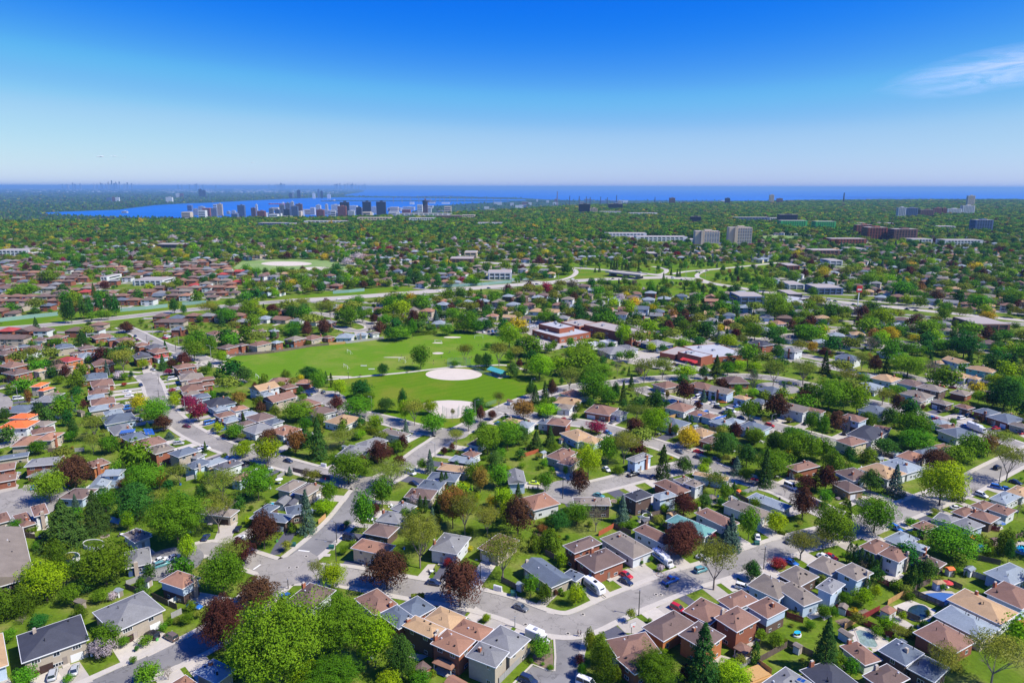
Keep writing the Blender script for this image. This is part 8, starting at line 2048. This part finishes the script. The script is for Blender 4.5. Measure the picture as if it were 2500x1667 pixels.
p = ray(2590, 132, 17000); n_ = 24; v = []; f = []
for i in range(n_ + 1):
    for j in range(n_ + 1):
        x, y = -1 + 2 * i / n_, -1 + 2 * j / n_; v.append((x, y, .02 * math.sin(x * 5) * math.cos(y * 4) - .05 * (x * x + y * y)))
for i in range(n_):
    for j in range(n_): k = i * (n_ + 1) + j; f.append((k, k + n_ + 1, k + n_ + 2, k + 1))
o = link('cirrus_cloud', mesh('cirrus_cloud', v, f, cloud_mat('cirrus', 1.0, (1.3, 2.6, 1)), True), None, Matrix.Translation(p) @ Matrix.Diagonal((2300, 5200, 3000, 1))); fixed(o, 'wispy pale cirrus cloud at the upper right', 'cloud')
ML['cloud'] = mat('cumulus', (.9, .9, .92), 1)
for k, (px_, py_, w, lb) in enumerate([(245, 385, 11, 'flat left puff of the small cloud group low in the left sky'), (278, 384, 9, 'brightest middle puff of the small cloud group low in the left sky'), (305, 387, 5, 'right-hand small puff of the cloud group low in the left sky'), (617, 399, 5, 'tiny lone cloud low in the sky left of the centre')]):
    p = ray(px_, py_, 40000); rs = random.Random(k); pts = []
    b = MB(); s_ = 40000 / FPX
    cm = ML['cloud']
    v = []; f = []
    for q in range(14):
        cx_, cz_ = rs.uniform(-1, 1), rs.uniform(-.1, .25); r_ = rs.uniform(.18, .36) * (1.1 - abs(cx_)); i0 = len(v)
        for i in range(7):
            for j in range(10):
                th, ph = math.pi * i / 6, 2 * math.pi * j / 10; v.append((cx_ + r_ * math.sin(th) * math.cos(ph), r_ * math.sin(th) * math.sin(ph), cz_ * .35 + r_ * .4 * math.cos(th)))
        for i in range(6):
            for j in range(10): f.append((i0 + i * 10 + j, i0 + (i + 1) * 10 + j, i0 + (i + 1) * 10 + (j + 1) % 10, i0 + i * 10 + (j + 1) % 10))
    o = link('small_cloud', mesh('small_cloud', v, f, cm, True), None, Matrix.Translation(p) @ Matrix.Diagonal((w * s_, w * s_ * .6, w * s_ * .55, 1))); fixed(o, lb, 'cloud')

# ------------------------------------------------------------------ air
HAZE = 4.0e-5
hm = bpy.data.materials.new('haze'); hm.use_nodes = True; nn_ = hm.node_tree.nodes; nn_.clear()
ho = nn_.new('ShaderNodeOutputMaterial'); hv_ = nn_.new('ShaderNodeVolumePrincipled'); hv_.inputs['Color'].default_value = (.30, .58, 1, 1); hv_.inputs['Density'].default_value = HAZE; hv_.inputs['Anisotropy'].default_value = .1
hm.node_tree.links.new(hv_.outputs[0], ho.inputs['Volume'])
b = MB(); b.box(-270000, -2000, LOWZ - 60, 270000, FAR + 6000, 175)
o = link('haze', b.mesh('haze', hm)); o['kind'] = 'stuff'

# ------------------------------------------------------------------ labels: each from its look and from what it stands nearest to
MARKS = [('C', 1900, 560, 'the white travel trailer'), ('D', 1035, 625, 'the spreading tree'), ('C', 1780, 1080, 'the two pedestrians'), ('D', 595, 495, 'the blue pickup truck'), ('B', 1040, 195, 'the junction stop line'), ('E', 510, 1100, 'the kite-shaped pool'), ('E', 1250, 670, 'the blue covered pool'),
         ('N', 1050, 620, 'the turquoise pavilion'), ('Z', 1109, 913, 'the upper ball diamond'), ('Z', 1095, 1000, 'the lower ball diamond'), ('S', 560, 930, 'the red brick school'), ('O', 900, 420, 'the red-awning shop'), ('L', 250, 1080, 'the orange-tiled house'), ('L', 500, 690, 'the red-orange roofed pair'), ('A', 985, 120, 'the round green pool'),
         ('Z', 1385, 1200, 'the middle turning circle'), ('P', 1820, 1230, 'the delivery truck'), ('L', 1460, 1210, 'the solar-panelled grey roof'), ('O', 1040, 1090, 'the solar-panelled brown roof'), ('E', 2150, 160, 'the turquoise pool'), ('A', 600, 1200, 'the navy-roofed semi'), ('G', 860, 600, 'the leftmost big purple tree'), ('J', 300, 760, 'the navy two-storey house'),
         ('K', 1420, 800, 'the rightmost big lime tree'), ('K', 610, 700, 'the tan brick bungalow'), ('H', 1170, 1180, 'the tall blue spruce'), ('H', 745, 470, 'the motorboat'), ('Z', 45, 1236, 'the left-edge turning circle'), ('S', 1000, 400, 'the highway overpass'), ('Z', 700, 645, 'the far ball park'), ('S', 1800, 110, 'the beige slabs'), ('T', 825, 700, 'the red roadside sign'), ('Q', 1340, 950, 'the far left street'), ('Q', 270, 830, 'the left noise wall'), ('M', 1100, 350, 'the sports field'),
         ('P', 1870, 600, 'the teal-walled house'), ('O', 1240, 870, 'the white gabled house'), ('V', 820, 320, 'the red brick tower'), ('V', 300, 330, 'the left downtown towers'), ('X', 1000, 520, 'the brick apartment blocks'), ('C', 860, 1300, 'the car park entrance'), ('D', 940, 1500, 'the big bottom spruce'), ('B', 900, 1300, 'the huge bottom tree'), ('I', 560, 1000, 'the middle russet tree'), ('X', 1850, 240, 'the lakeside beige tower')]
mk = []
for c, x, y, t in MARKS:
    px_, py_ = cp(c, x, y); low_ = py_ < 520 and c == 'V'
    mk.append((*at(px_, max(py_, 505) if low_ else max(py_, 492), 0), t) if not low_ else ((px_ - IW / 2) / FPX * 4800, 4700, t))
ORD = ['', 'second ', 'third ', 'fourth ', 'fifth ', 'sixth ', 'seventh ', 'eighth ', 'ninth ', 'tenth ', 'eleventh ', 'twelfth ']
def side_of(x, y, mx_, my_):
    a, b_ = pix(x, y); c_, d_ = pix(mx_, my_)
    if abs(a - c_) > abs(b_ - d_) * 1.4: return 'right of' if a > c_ else 'left of'
    return 'above' if b_ < d_ else 'below'
grp = {}
for o, cat, look, x, y in REG:
    best = min(((x - a) ** 2 + (y - b_) ** 2, a, b_, t) for a, b_, t in mk)
    s_ = side_of(x, y, best[1], best[2])
    grp.setdefault((look, s_, best[3]), []).append((best[0], o, best[1], best[2]))
for (look, s_, t), lst in grp.items():
    lst.sort(key=lambda q: q[0])
    for i, (d, o, a, b_) in enumerate(lst):
        if i < len(ORD): rank = '%snearest' % ORD[i] if len(lst) > 1 else None
        else: rank = 'number %d from nearest' % (i + 1)
        look = look.replace('wide-spreading tree with bare forked limbs and thin leaves', 'spreading tree with forked limbs').replace('round above-ground pool with bright green water behind the dark two-storey house', 'round above-ground pool with bright green water')
        o['label'] = ('%s, %s, %s %s' % (look, rank, s_, t)) if rank else '%s %s %s' % (look, s_, t)
print('things', len(REG), 'objects', len(bpy.data.objects))
